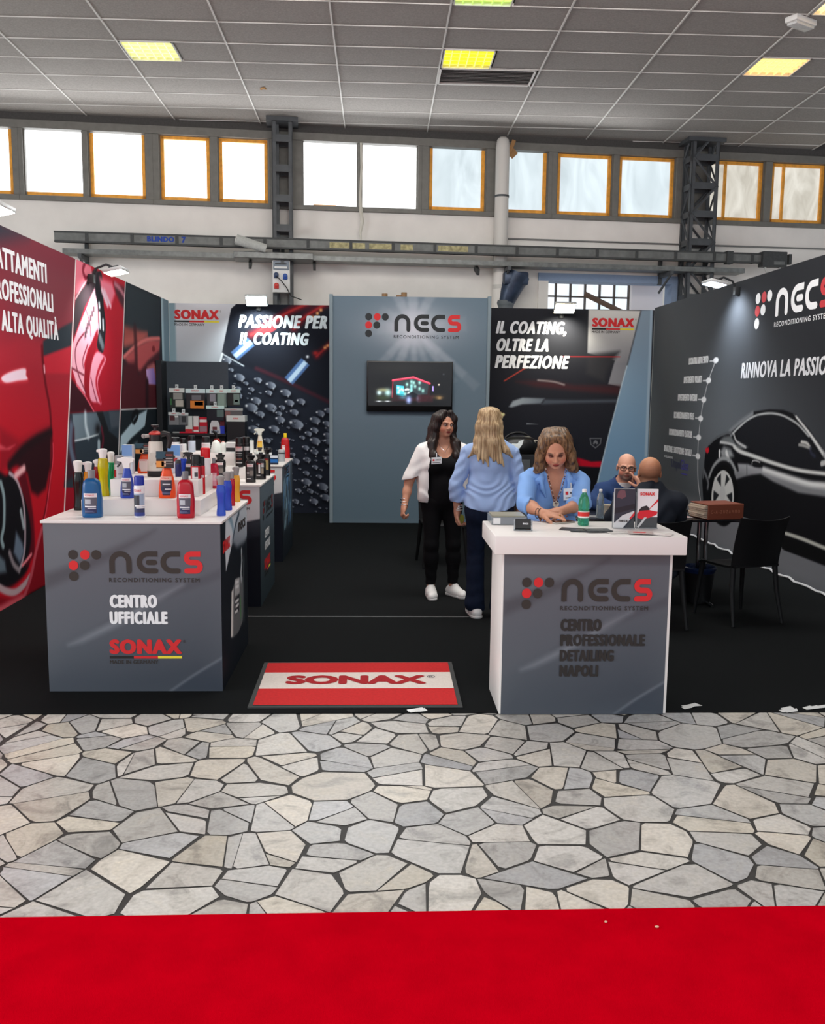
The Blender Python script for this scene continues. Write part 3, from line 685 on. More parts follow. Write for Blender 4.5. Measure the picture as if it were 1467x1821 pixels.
def art_left():
    a = Art(5.2, 13.18, 0.0, 3.0, 0.0095, (150, 22, 34))
    # panel one: red sports car flank
    p1 = [(5, 0), (8.5, 0), (9.236, 3.01), (5, 3.01)]
    a.fill(p1, ((112, 44, 56), (178, 18, 34), (7.6, 2.9), (7.4, 1.2)))
    a.fill([(7.039, 3.134), (7.53, 3.037), (8.006, 3.014), (7.422, 2.872), (7.001, 2.798)], (44, 52, 62), soft=0.12, alpha=0.95)
    a.blob((8.2, 2.5), 0.8, 0.35, (106, 58, 66), 0.7)
    a.fill([(8.267, 2.157), (8.758, 2.313), (9.058, 2.385), (8.999, 2.155), (8.233, 2.021)], (38, 46, 54), soft=0.02)
    a.fill([(7.044, 2.018), (7.419, 2.06), (7.746, 2.177), (8.086, 2.173), (8.23, 2.155), (8.215, 1.94), (7.031, 1.903)], (160, 36, 50), soft=0.08, alpha=0.6)
    a.fill([(8.252, 2.022), (9.01, 2.152), (8.926, 1.89), (8.311, 1.876)], ((176, 34, 50), (170, 22, 40), (8.9, 2), (8.9, 1.2)), soft=0.02)
    a.line([(8.234, 2.105), (8.242, 1.966), (8.287, 1.77), (8.364, 1.57), (8.379, 1.339), (8.381, 1.165), (8.291, 0.91), (8.188, 0.704), (8.072, 0.546)], 0.05, (96, 8, 22), soft=0.02)
    a.line([(8.411, 1.25), (8.395, 1.105), (8.299, 0.909), (8.194, 0.688), (8.056, 0.506), (7.853, 0.284), (7.727, 0.14)], (0.02, 0.03), (206, 60, 78), soft=0.012)
    a.line([(8.266, 1.939), (8.272, 1.89)], 0.03, (230, 170, 180), soft=0.015)
    a.fill([(7.301, 1.804), (7.367, 1.842), (7.596, 1.886), (7.837, 1.909), (7.847, 1.846), (7.878, 1.806), (7.72, 1.791), (7.487, 1.781), (7.33, 1.785)], (198, 58, 70), soft=0.03, curve=True)
    a.fill([(7.327, 1.813), (7.399, 1.847), (7.613, 1.886), (7.826, 1.905), (7.837, 1.852), (7.862, 1.819), (7.653, 1.803), (7.423, 1.784)], (240, 196, 210), soft=0.012, curve=True)
    a.fill([(7.26, 1.436), (7.632, 1.318), (8.109, 1.393), (8.369, 1.426), (8.356, 1.311), (7.949, 1.302), (7.586, 1.202), (7.412, 1.123), (7.219, 1.075)], (110, 16, 30), soft=0.05, alpha=0.55)
    a.fill([(7.446, 1.133), (7.693, 1.248), (8.026, 1.326), (8.372, 1.342), (8.327, 1.052), (8.186, 0.862), (7.988, 0.819), (7.845, 0.87), (7.773, 1.027), (7.575, 1.11)], (40, 10, 18), soft=0.04)
    a.line([(7.412, 1.123), (7.656, 1.221), (7.985, 1.3), (8.361, 1.354)], 0.08, (30, 12, 18), soft=0.04)
    a.fill([(7.071, 1.345), (7.245, 1.306), (7.365, 1.267), (7.545, 1.286), (7.427, 1.251), (7.24, 1.262), (7.064, 1.285)], (206, 80, 92), soft=0.02, alpha=0.8)
    # wheel
    a.fill([(7.038, 1.054), (7.34, 1.052), (7.439, 1.075), (7.623, 0.933), (7.79, 0.697), (7.819, 0.472), (7.743, 0.276), (7.609, 0.192), (7.368, 0.154), (7.179, 0.174), (6.946, 0.249)], (16, 14, 20), soft=0.03, curve=True)
    a.fill([(7.568, 1.045), (7.708, 1.073), (7.81, 0.873), (7.87, 0.603), (7.861, 0.353), (7.762, 0.287), (7.652, 0.266), (7.801, 0.474), (7.741, 0.744)], (86, 10, 24), soft=0.03, curve=True)
    a.line([(7.406, 1.065), (7.545, 0.994), (7.647, 0.837), (7.679, 0.657), (7.653, 0.43), (7.588, 0.318), (7.512, 0.252)], 0.035, (170, 150, 160), soft=0.012)
    a.line([(7.527, 1.035), (7.709, 1.08)], 0.06, (230, 170, 175), soft=0.025)
    a.line([(7.334, 0.431), (7.404, 0.326), (7.512, 0.252)], 0.05, (130, 120, 126), soft=0.02)
    a.fill([(7.482, 0.578), (7.605, 0.465), (7.632, 0.392), (7.535, 0.301), (7.414, 0.417)], (96, 110, 128), soft=0.03)
    a.line([(7.601, 0.735), (7.647, 0.594)], 0.05, (150, 160, 166), soft=0.015)
    a.line([(7.226, 1.005), (7.274, 0.879), (7.251, 0.677), (7.192, 0.57), (7.216, 0.503)], 0.05, (130, 150, 156), soft=0.015)
    a.fill([(6.98, 0.542), (7.233, 0.383), (7.254, 0.289), (6.955, 0.322)], (90, 104, 116), soft=0.03)
    a.line([(7.061, 0.219), (7.237, 0.136), (7.427, 0.09), (7.636, 0.118), (7.729, 0.154)], 0.06, (176, 150, 156), soft=0.015)
    a.line([(7.584, 0.279), (7.786, 0.338)], 0.03, (220, 120, 130), soft=0.012)
    a.fill([(6.882, 0.188), (7.292, 0.058), (7.591, 0.031), (7.79, 0.212), (8.07, 0.532), (8.152, 0.564), (8.091, 0.008), (7.695, 0.008), (7.517, -0.007), (7.096, -0.013), (6.86, -0.005)], (120, 12, 26), soft=0.03, alpha=0.9)
    a.line([(8.057, 0.52), (7.897, 0.347), (7.766, 0.161), (7.608, 0.028), (7.534, -0.011)], 0.05, (176, 70, 84), soft=0.015)
    a.line([(6.978, 0.009), (7.286, 0.007), (7.536, 0.003)], 0.08, (200, 84, 96), soft=0.03)
    a.fill([(6.862, 0.013), (7.096, -0.007), (7.517, -0.007), (7.731, 0.014), (8.091, 0.008), (8.275, 0.029), (8.21, -0.555), (6.84, -0.175)], (12, 12, 14), soft=0.02)
    # panel two: red bonnet with windscreen
    p2 = [(8.5, 0), (9.236, 3.01), (11.0, 3.01), (10.585, 1.384), (10.28, 0.1), (10.25, 0)]
    a.fill(p2, ((176, 22, 42), (150, 20, 38), (9.9, 2.6), (9.9, 1.2)))
    a.fill([(9.252, 3.014), (9.702, 2.995), (9.736, 2.929), (9.458, 2.754), (9.168, 2.58)], (214, 112, 130), soft=0.02)
    a.line([(9.504, 2.996), (9.438, 2.921), (9.508, 2.857), (9.607, 2.863)], 0.05, (130, 30, 50), soft=0.02)
    a.fill([(9.19, 2.647), (9.459, 2.767), (9.825, 2.997), (9.971, 2.972), (9.913, 2.832), (9.477, 2.574), (9.083, 2.232), (9.082, 2.385)], (52, 40, 46), soft=0.02)
    a.line([(9.187, 2.618), (9.441, 2.777), (9.715, 2.926)], 0.02, (220, 160, 170), soft=0.01)
    a.fill([(9.803, 2.794), (9.9, 2.716), (9.892, 2.448), (9.946, 2.349), (9.638, 2.216), (9.509, 2.147), (9.375, 1.994), (9.399, 1.859), (9.475, 1.649), (9.126, 1.794), (8.992, 1.957), (9.04, 2.171), (9.305, 2.402), (9.537, 2.58)], (226, 160, 178), soft=0.015)
    a.fill([(9.927, 2.96), (10.077, 2.954), (10.109, 2.634), (10.158, 2.468), (10.116, 2.282), (10.034, 2.146), (9.902, 2.14), (9.825, 2.213), (9.909, 2.398), (9.89, 2.626), (9.822, 2.771)], (28, 26, 32), soft=0.012, curve=True)
    for q in ([(9.944, 2.644), (9.953, 2.613)], [(9.946, 2.542), (9.952, 2.401)], [(10.061, 2.48), (10.06, 2.389)]): a.line(q, 0.05, (200, 205, 215), soft=0.012)
    a.line([(9.939, 2.284), (10.019, 2.211)], 0.1, (120, 130, 140), soft=0.03, alpha=0.8)
    a.fill([(9.863, 2.369), (9.705, 2.27), (9.527, 2.123), (9.411, 1.97), (9.353, 1.797), (9.416, 1.649), (9.564, 1.535), (9.685, 1.507), (9.56, 1.686), (9.513, 1.811), (9.638, 2.027), (9.8, 2.187)], (140, 18, 34), soft=0.015, curve=True)
    a.fill([(9.554, 1.636), (9.52, 1.799), (9.638, 2.027), (9.816, 2.136), (10.052, 2.108), (10.114, 2.058), (9.947, 1.947), (9.801, 1.802), (9.909, 1.601), (9.78, 1.609)], (240, 150, 172), soft=0.02, curve=True)
    a.line([(10.048, 2.068), (9.884, 1.972), (9.764, 1.853), (9.774, 1.75), (9.876, 1.621)], 0.05, (180, 30, 50), soft=0.015)
    a.line([(9.579, 1.862), (9.667, 1.724), (9.76, 1.615)], 0.022, (120, 20, 40), soft=0.01)
    a.line([(9.408, 2.301), (9.208, 2.204), (9.116, 2.104), (9.129, 1.985), (9.209, 1.868), (9.403, 1.711)], 0.022, (110, 26, 44), soft=0.01)
    a.line([(9.493, 2.539), (9.6, 2.425), (9.625, 2.29)], 0.02, (130, 40, 60), soft=0.01)
    a.line([(9.515, 2.197), (9.342, 2.041), (9.352, 1.956)], 0.022, (130, 30, 50), soft=0.01)
    a.line([(8.991, 1.946), (9.177, 1.915), (9.363, 1.883)], 0.02, (120, 40, 56), soft=0.01)
    a.line([(9.423, 2.259), (9.493, 2.355), (9.624, 2.464), (9.769, 2.589)], 0.045, (176, 120, 138), soft=0.012)
    for i in range(7):
        q = [(9.446, 2.291), (9.479, 2.336), (9.527, 2.382), (9.579, 2.417), (9.633, 2.471), (9.687, 2.519), (9.742, 2.568)][i]; a.fill([(q[0] - 0.02, q[1] - 0.03), (q[0] + 0.03, q[1] - 0.03), (q[0] + 0.03, q[1] + 0.03), (q[0] - 0.02, q[1] + 0.03)], (84, 62, 70), soft=0.008)
    a.fill([(9.986, 2.917), (10.437, 2.92), (10.545, 2.811), (10.362, 2.658), (10.158, 2.678), (10.039, 2.808)], (238, 120, 140), soft=0.05)
    a.line([(10.06, 2.797), (10.247, 2.66)], 0.06, (250, 200, 216), soft=0.03)
    a.line([(10.148, 2.794), (10.362, 2.658)], 0.05, (250, 190, 206), soft=0.03)
    a.fill([(10.509, 2.921), (10.959, 2.926), (10.906, 2.667), (10.734, 2.735), (10.594, 2.816)], (70, 34, 44), soft=0.05)
    a.line([(10.557, 2.92), (10.75, 2.888), (10.923, 2.83)], 0.06, (176, 110, 124), soft=0.03)
    a.fill([(8.952, 1.851), (9.379, 1.674), (9.665, 1.514), (8.879, 1.51)], (52, 14, 24), soft=0.03)
    a.line([(9.125, 1.782), (9.379, 1.674), (9.652, 1.514)], 0.02, (220, 90, 110), soft=0.01)
    a.fill([(8.886, 1.51), (9.77, 1.512), (10.645, 1.514), (10.523, 0.986), (10.267, 0.657), (8.648, 0.822)], (44, 54, 64), soft=0.01)
    a.fill([(8.967, 1.503), (9.727, 1.506), (9.971, 1.356), (10.147, 1.296), (9.787, 1.278), (8.993, 1.251)], ((108, 124, 136), (74, 86, 98), (9.0, 1.2), (10.0, 1.0)), soft=0.02)
    a.line([(9.359, 1.495), (9.366, 1.376), (9.434, 1.274)], 0.07, (180, 194, 204), soft=0.04)
    a.line([(8.993, 1.245), (9.333, 1.253), (9.766, 1.275)], 0.02, (190, 200, 208), soft=0.01)
    a.fill([(9.727, 1.509), (9.943, 1.509), (10.147, 1.296), (10.471, 1.2), (10.515, 0.916), (9.754, 0.972), (9.774, 1.154), (9.883, 1.359)], (24, 26, 30), soft=0.02)
    a.fill([(10.17, 1.511), (10.629, 1.51), (10.585, 1.335), (10.242, 1.32)], (66, 74, 84), soft=0.03)
    a.blob((9.759, 1.331), 0.1, 0.06, (22, 22, 26), 1)
    a.line([(9.889, 1.333), (9.935, 1.225), (9.88, 1.122)], 0.06, (84, 26, 40), soft=0.02)
    a.line([(9.777, 1.18), (9.77, 1.115)], 0.09, (150, 166, 176), soft=0.02)
    a.fill([(8.882, 1.475), (9.006, 1.365), (9, 1.149), (9.074, 0.974), (8.956, 0.911), (8.739, 0.871), (8.784, 1.279)], (64, 30, 42), soft=0.04)
    a.line([(8.919, 1.391), (8.881, 1.204), (8.969, 1.031)], 0.10, (96, 120, 142), soft=0.04, alpha=0.8)
    # panel three: dark cabin reflections
    p3 = [(10.25, 0), (10.585, 1.384), (11.0, 3.01), (13.2, 3.01), (13.2, 0)]
    a.fill(p3, ((30, 36, 42), (70, 30, 36), (11.8, 2.3), (11.8, 1.6)))
    a.fill([(11.016, 2.975), (12.726, 2.98), (12.599, 2.429), (12.001, 2.44), (10.936, 2.458)], (40, 48, 54), soft=0.05)
    a.fill([(10.886, 2.483), (11.94, 2.468), (11.62, 2.326), (10.834, 2.24)], (150, 72, 66), soft=0.06)
    a.line([(10.919, 2.301), (11.392, 2.372), (11.937, 2.436)], 0.1, (180, 90, 84), soft=0.05, alpha=0.7)
    a.fill([(10.822, 2.126), (11.5, 2.304), (12.126, 2.417), (12.635, 2.431), (12.582, 2.264), (11.966, 2.11), (11.583, 1.975), (11.025, 2.048)], (176, 78, 80), soft=0.05)
    a.line([(10.838, 2.127), (11.382, 2.283), (11.932, 2.389), (12.601, 2.446)], 0.05, (206, 110, 108), soft=0.02)
    a.line([(11.357, 2.473), (11.374, 2.208), (11.375, 1.94)], 0.14, (60, 24, 30), soft=0.05, alpha=0.8)
    a.fill([(10.813, 2.041), (11.362, 2.089), (11.462, 1.942), (11.966, 2.11), (12.582, 2.264), (12.436, 1.513), (10.681, 1.524)], (74, 26, 34), soft=0.06)
    a.fill([(12.18, 2.309), (12.283, 2.338), (12.364, 2.286), (12.273, 2.242), (12.175, 2.261)], (120, 34, 40), soft=0.015)
    a.fill([(11.897, 2.046), (12.225, 2.104), (12.457, 2.063), (12.399, 1.833), (11.874, 1.827)], (170, 96, 96), soft=0.04)
    a.fill([(11.843, 2.013), (12.252, 2.04), (12.364, 1.824), (11.874, 1.827)], ((190, 150, 200), (120, 100, 170), (11.9, 1.7), (12.3, 1.7)), soft=0.015)
    a.line([(11.874, 1.827), (11.842, 1.521)], 0.16, (44, 18, 26), soft=0.04)
    a.line([(10.67, 1.517), (12.435, 1.51)], 0.02, (190, 194, 196), soft=0.01)
    a.fill([(10.669, 1.51), (12.434, 1.501), (12.292, 0.452), (10.363, 0.648)], (26, 34, 40), soft=0.01)
    a.fill([(10.613, 1.221), (11.06, 1.349), (11.293, 1.432), (11.84, 1.501), (11.707, 1.298), (11.041, 1.173), (10.552, 1.026)], (172, 194, 206), soft=0.02)
    a.line([(11.144, 1.361), (11.123, 1.421), (11.241, 1.478), (11.384, 1.475), (11.349, 1.415), (11.2, 1.359)], 0.06, (14, 14, 18), soft=0.015)
    a.fill([(10.549, 0.998), (11.317, 1.114), (11.186, 0.956)], (130, 152, 164), soft=0.05)
    a.fill([(12.74, 0), (13.3, 0), (13.3, 3.1), (12.74, 3.1)], (112, 134, 146), soft=0.01); a.fill([(12.74, 0), (12.86, 0), (12.86, 3.1), (12.74, 3.1)], (160, 182, 190), soft=0.01)
    # white seams between the cloths
    a.line([(8.5, 0.03), (9.236, 3.0)], 0.03, (226, 214, 214), soft=0.008, curve=False)
    a.line([(10.25, 0.0), (10.585, 1.384), (10.99, 3.0)], 0.032, (214, 208, 206), soft=0.008, curve=False)
    return a
def art_back_left():
    a = Art(-2.95, -0.60, 0.0, 2.97, 0.0075, (26, 29, 38))
    a.fill([(-2.262, 2.126), (-1.884, 2.093), (-0.627, 1.576), (-0.627, -0.136), (-3.455, -0.152), (-3.394, 2.113)], (34, 39, 50), soft=0.05)
    a.fill([(-2.203, 2.278), (-1.903, 2.093), (-2.148, 2.128), (-2.252, 2.164)], (40, 46, 58), soft=0.02)
    a.line([(-2.209, 2.272), (-1.912, 2.108)], 0.016, (190, 200, 208), soft=0.008)
    a.line([(-1.732, 2.076), (-1.315, 1.901), (-0.684, 1.604)], 0.05, (66, 34, 44), soft=0.03)
    # red polishing head beams, blue white chrome arms
    for q, w in (([(-0.986, 2.995), (-1.308, 2.85), (-1.688, 2.603), (-1.802, 2.545)], 0.10), ([(-0.684, 3.027), (-1.025, 2.817), (-1.196, 2.647)], 0.09), ([(-0.627, 2.486), (-0.779, 2.352), (-0.875, 2.257)], 0.07)):
        a.line(q, w, (112, 26, 34), soft=0.05, alpha=0.85); a.line(q, w * 0.3, (170, 52, 50), soft=0.02, alpha=0.8)
    a.line([(-1.489, 2.652), (-1.613, 2.585)], 0.08, (196, 40, 44), soft=0.02)
    for q in [(-0.864, 2.857), (-0.816, 2.904), (-0.76, 2.38), (-0.722, 2.409), (-0.665, 2.438), (-0.93, 2.8)]: a.blob(q, 0.022, 0.022, (255, 190, 120), 0.9)
    a.blob((-0.894, 2.303), 0.04, 0.03, (170, 40, 40), 0.9)
    for q in ([(-1.804, 2.451), (-2.043, 2.242)], [(-1.037, 2.179), (-1.277, 1.902)]):
        d = np.array(q[1]) - np.array(q[0]); d /= np.hypot(*d); n = np.array((-d[1], d[0])) * 0.075
        p, r = np.array(q[0]), np.array(q[1])
        a.fill([p - n, p + n, r + n, r - n], (74, 104, 150), soft=0.012)
        a.fill([p - n * 0.35, p + n * 0.5, r + n * 0.5, r - n * 0.35], (176, 202, 226), soft=0.014)
    a.blob((-1.008, 2.249), 0.02, 0.02, (230, 236, 240), 1)
    # beads of water on the bonnet
    rnd = random.Random(5)
    big = [(-2.148, 2.184), (-1.98, 1.95), (-1.715, 1.916), (-1.534, 1.842), (-1.325, 1.74), (-1.564, 1.737), (-1.746, 1.621), (-1.106, 1.618), (-1.269, 1.597), (-1.814, 1.525), (-1.537, 1.528), (-1.691, 1.431), (-1.423, 1.443), (-1.203, 1.464), (-1.405, 1.357), (-1.175, 1.292), (-0.906, 1.352), (-0.829, 1.449), (-0.713, 1.489), (-0.694, 1.229), (-1.492, 1.222), (-1.78, 1.21), (-1.589, 1.057), (-0.916, 1.208), (-1.002, 1.159), (-0.906, 1.054), (-0.723, 1.133), (-0.714, 1.046), (-1.042, 0.956), (-0.917, 0.899), (-0.694, 0.901), (-0.694, 0.785), (-1.187, 0.761), (-1.023, 0.782), (-0.907, 0.676), (-1.034, 0.588), (-0.85, 0.54), (-1.034, 0.461), (-0.801, 0.394), (-1.151, 0.333), (-0.976, 0.324), (-0.763, 0.238), (-1.19, 0.176), (-0.928, 0.178), (-2.001, 1.789), (-1.811, 1.782), (-1.886, 1.866), (-1.375, 1.53), (-0.742, 1.306), (-1.984, 1.695), (-2.093, 2.053), (-1.089, 1.101), (-1.225, 0.858)]
    sz = [34, 42, 30, 40, 42, 28, 40, 34, 36, 50, 46, 36, 26, 34, 38, 56, 42, 36, 34, 40, 40, 46, 28, 32, 28, 42, 36, 36, 28, 32, 40, 48, 34, 30, 24, 26, 24, 40, 44, 26, 26, 40, 28, 36, 26, 24, 20, 24, 30, 24, 20, 22, 20]
    def bead(p, r):
        an = -0.25; a.blob((p[0] + r * 0.25, p[1] - r * 0.75), r * 1.3, r * 0.8, (12, 13, 20), 0.8, an)
        cu = [(p[0] + r * math.cos(t) * 1.15, p[1] + r * 0.72 * math.sin(t) - 0.2 * r * math.cos(t)) for t in np.linspace(0, 2 * PI, 18, endpoint=False)]
        a.fill(cu, ((30, 34, 46), (150, 160, 176), (p[0] - r, p[1] - r * 0.2), (p[0] + r * 0.9, p[1] + r * 0.4)), soft=0.008)
        a.blob((p[0] - r * 0.8, p[1] + r * 0.25), r * 0.22, r * 0.2, (240, 244, 250), 1); a.blob((p[0] + r * 0.6, p[1] - r * 0.75), r * 0.16, r * 0.24, (220, 226, 234), 0.8)
    for p, r in zip(big, sz): bead(p, r * 0.00165)
    for i in range(170):
        u = rnd.uniform(-2.3, -0.6); v = rnd.uniform(0.0, 2.2)
        if v < 1.95 - (u + 2.0) * 0.62: bead((u, v), rnd.uniform(0.008, 0.02))
    # pale block with the maker's mark
    a.fill([(-3.146, 3.028), (-1.985, 2.989), (-2.08, 2.904), (-2.263, 2.089), (-3.167, 2.153)], ((200, 200, 206), (150, 156, 164), (-2.6, 2.9), (-2.2, 2.1)), soft=0.008)
    a.blob((-2.581, 2.235), 0.3, 0.22, (172, 176, 182), 0.8)
    a.line([(-2.212, 2.277), (-2.256, 2.117)], 0.03, (210, 216, 220), soft=0.008)
    a.fill([(-2.96, 0), (-2.86, 0), (-2.86, 3), (-2.96, 3)], (128, 150, 160), soft=0.02)
    return a
def art_back_right():
    a = Art(1.42, 3.96, 0.0, 2.97, 0.0075, (40, 41, 46))
    a.fill([(1.4, 0), (3.96, 0), (3.96, 2.2), (1.4, 2.2)], ((28, 30, 38), (38, 38, 44), (2, 0.6), (2, 2.4)), soft=0.2)
    a.fill([(3.006, 2.966), (3.766, 2.959), (3.519, 1.877), (3.328, 1.912), (3.409, 2.247), (3.009, 2.353)], ((196, 194, 190), (120, 120, 126), (3.2, 2.9), (3.2, 2.2)), soft=0.012)
    a.fill([(3.011, 2.306), (3.066, 2.335), (3.47, 2.38), (3.319, 2.135), (3.269, 1.949), (3.001, 2.057)], (46, 46, 50), soft=0.05)
    a.line([(2.634, 2.296), (3.482, 2.303)], 0.012, (170, 40, 44), soft=0.008)
    a.line([(1.817, 1.941), (2.132, 2.139)], 0.02, (156, 60, 52), soft=0.01)
    a.fill([(1.987, 1.934), (2.457, 1.949), (2.836, 1.888), (3.518, 1.886), (3.485, 1.765), (2.839, 1.814), (2.271, 1.863)], (66, 34, 38), soft=0.05, alpha=0.8)
    a.line([(2.306, 1.956), (2.533, 1.936), (2.685, 1.895)], 0.02, (140, 130, 130), soft=0.02)
    a.fill([(1.892, 1.571), (1.947, 1.655), (2.087, 1.703), (2.408, 1.697), (2.353, 1.622), (2.089, 1.61), (1.93, 1.562)], ((150, 158, 166), (80, 88, 98), (2.0, 1.5), (2.5, 1.5)), soft=0.02)
    a.fill([(2.408, 1.679), (2.844, 1.674), (3.469, 1.69), (3.471, 1.653), (2.845, 1.637), (2.372, 1.613)], (70, 76, 86), soft=0.03)
    a.fill([(2.153, 1.34), (2.324, 1.322), (2.154, 1.317)], (120, 124, 130), soft=0.01)
    # lit headlamp cells
    a.fill([(1.659, 1.484), (1.733, 1.507), (1.828, 1.477), (1.709, 1.345), (1.642, 1.363)], (70, 44, 22), soft=0.01)
    for q in [(1.768, 1.47), (1.81, 1.458), (1.731, 1.438), (1.783, 1.42), (1.702, 1.401), (1.751, 1.382)]: a.fill(disc(q[0], q[1], 0.024, 12), (255, 226, 170), soft=0.012)
    # badge
    a.line([(3.091, 1.127), (3.253, 1.128), (3.246, 1.049), (3.176, 0.987), (3.109, 1.038), (3.091, 1.127)], 0.012, (110, 112, 118), soft=0.008, curve=False)
    a.fill([(3.136, 1.048), (3.149, 1.089), (3.177, 1.101), (3.203, 1.082), (3.212, 1.048), (3.189, 1.039), (3.173, 1.063), (3.155, 1.036)], (104, 106, 112), soft=0.008)
    a.fill([(2.871, 0.856), (3.122, 0.786), (3.447, 0.804), (3.431, 0.709), (3.163, 0.703), (2.914, 0.724)], (176, 18, 40), soft=0.02)
    a.fill([(2.8, 0.704), (3.259, 0.698), (3.432, 0.699), (3.216, -0.214), (2.33, -0.219)], (18, 20, 26), soft=0.02)
    a.fill([(1.914, 1.056), (2.864, 1.064), (2.913, 0.743), (2.112, 0.736)], (22, 24, 30), soft=0.08)
    a.fill([(3.766, 2.964), (3.926, 2.97), (3.964, 0.176), (3.952, -0.211), (3.1, -0.215), (3.267, 0.745), (3.519, 1.877)], ((128, 146, 162), (112, 146, 176), (3.6, 2.8), (3.2, 1.0)), soft=0.008)
    a.line([(3.762, 2.959), (3.592, 2.175)], 0.02, (88, 92, 98), soft=0.01, curve=False)
    a.line([(3.592, 2.175), (3.519, 1.877), (3.357, 1.144), (3.164, 0.171)], 0.016, (170, 186, 198), soft=0.01, curve=False)
    a.fill([(3.897, 2.97), (3.935, 2.97), (3.947, 0.865), (3.905, 0.865)], (150, 170, 186), soft=0.01)
    return a
def art_panel():
    a = Art(-0.60, 1.44, 0.0, 3.0, 0.009, (96, 112, 124))
    a.fill([(-0.7, 0), (1.5, 0), (1.5, 1.4), (-0.7, 1.4)], ((84, 102, 114), (97, 112, 124), (0, 0.3), (0, 1.6)), soft=0.1)
    c = (0.461, 2.599)
    a.blob(c, 0.65, 0.28, (164, 170, 180), 0.75); a.blob(c, 0.3, 0.22, (196, 198, 206), 0.7)
    for an, ln, w, al in ((92, 0.55, 0.16, 0.7), (118, 0.62, 0.14, 0.5), (62, 0.6, 0.14, 0.5), (248, 0.66, 0.13, 0.65), (272, 0.55, 0.09, 0.6), (228, 0.8, 0.12, 0.5), (290, 0.62, 0.09, 0.45), (318, 1.15, 0.12, 0.6), (308, 0.9, 0.10, 0.5), (5, 0.7, 0.2, 0.35), (180, 0.6, 0.2, 0.3), (150, 0.5, 0.1, 0.3)):
        d = np.array((math.cos(R(an)), math.sin(R(an)))); n = np.array((-d[1], d[0]))
        for k in range(4):
            l = ln * (1 - 0.2 * k); a.fill([np.array(c) - n * 0.02, np.array(c) + n * 0.02, np.array(c) + d * l + n * w * 0.5, np.array(c) + d * l - n * w * 0.5], (196, 198, 208), soft=0.03, alpha=al * 0.22)
    return a
def art_right():
    a = Art(4.9, 13.18, 0.0, 3.0, 0.0085, (70, 72, 76))
    a.fill([(4.8, 0), (13.3, 0), (13.3, 3.1), (4.8, 3.1)], ((40, 42, 46), (80, 84, 88), (9, 2.9), (10.5, 1.2)), soft=0.1)
    a.blob((10.3, 1.25), 1.6, 0.6, (104, 110, 116), 0.7)
    a.fill([(11.6, 0), (13.3, 0), (13.3, 3.1), (12.6, 3.1)], (84, 86, 88), soft=0.4, alpha=0.6)
    a.fill([(4.8, 0.0), (13.3, 0.0), (13.3, 0.45), (4.8, 0.42)], (124, 126, 132), soft=0.12, alpha=0.8)
    # black coupe
    body = [(10.871, 0.488), (10.953, 0.77), (10.873, 1.088), (10.77, 1.177), (10.529, 1.282), (10.176, 1.348), (9.988, 1.438), (9.677, 1.548), (9.527, 1.588), (9.14, 1.619), (8.822, 1.618), (8.561, 1.582), (8.284, 1.465), (7.932, 1.268), (7.426, 1.011), (6.681, 0.852), (6.614, 0.372), (7.791, 0.263), (8.608, 0.265), (8.868, 0.361), (9.894, 0.391), (9.97, 0.525)]
    a.fill(body, (14, 14, 18), soft=0.012)
    a.fill([(7.793, 0.281), (8.608, 0.265), (8.664, 0.271), (8.681, 0.39), (7.81, 0.402), (6.629, 0.483), (6.61, 0.343)], (10, 10, 12), soft=0.01)
    a.line([(10.162, 1.352), (9.88, 1.463), (9.55, 1.568)], 0.05, (120, 124, 128), soft=0.02)
    a.line([(10.112, 1.312), (9.874, 1.42), (9.57, 1.524), (9.276, 1.57), (8.972, 1.576), (8.725, 1.545), (8.486, 1.486), (8.253, 1.385)], (0.03, 0.02), (176, 180, 180), soft=0.012)
    a.fill([(9.946, 1.341), (9.719, 1.468), (9.42, 1.543), (9.085, 1.564), (8.79, 1.543), (8.524, 1.466), (8.206, 1.324), (7.964, 1.196), (7.915, 1.147), (7.908, 1.095), (8.43, 1.089), (9.213, 1.129), (9.627, 1.196), (9.906, 1.256)], (24, 25, 30), soft=0.02)
    a.fill([(8.593, 1.581), (8.539, 1.568), (8.198, 1.405), (7.931, 1.26), (7.598, 1.07), (7.664, 1.064), (7.968, 1.222), (8.297, 1.419)], (150, 152, 154), soft=0.012)
    a.line([(8.538, 1.559), (8.258, 1.421), (7.971, 1.248)], 0.02, (210, 212, 210), soft=0.012)
    a.fill([(10.401, 1.254), (10.316, 1.292), (10.112, 1.312), (9.957, 1.221), (9.628, 1.207), (9.839, 1.173), (10.187, 1.22), (10.456, 1.206)], (104, 108, 110), soft=0.03)
    a.line([(10.77, 1.177), (10.528, 1.271), (10.175, 1.343), (10.085, 1.324)], 0.03, (90, 94, 98), soft=0.012)
    a.line([(10.01, 1.196), (9.836, 1.152), (9.461, 1.123), (8.971, 1.086), (8.426, 1.061), (7.905, 1.071), (7.282, 1.094)], (0.05, 0.03), (206, 208, 206), soft=0.015)
    a.line([(10.029, 1.327), (9.934, 1.255), (9.681, 1.204)], 0.03, (190, 192, 192), soft=0.015)
    a.fill([(10.397, 1.117), (10.3, 1.18), (10.09, 1.158), (9.994, 1.087), (10.162, 1.048), (10.342, 1.053)], (146, 150, 152), soft=0.04)
    a.line([(10.427, 1.116), (10.418, 1.053)], 0.05, (224, 226, 226), soft=0.012)
    a.line([(10.216, 1.117), (10.146, 1.043)], 0.06, (214, 216, 216), soft=0.016)
    a.line([(10.412, 1.222), (10.187, 1.22), (10.04, 1.211)], 0.03, (190, 192, 192), soft=0.012)
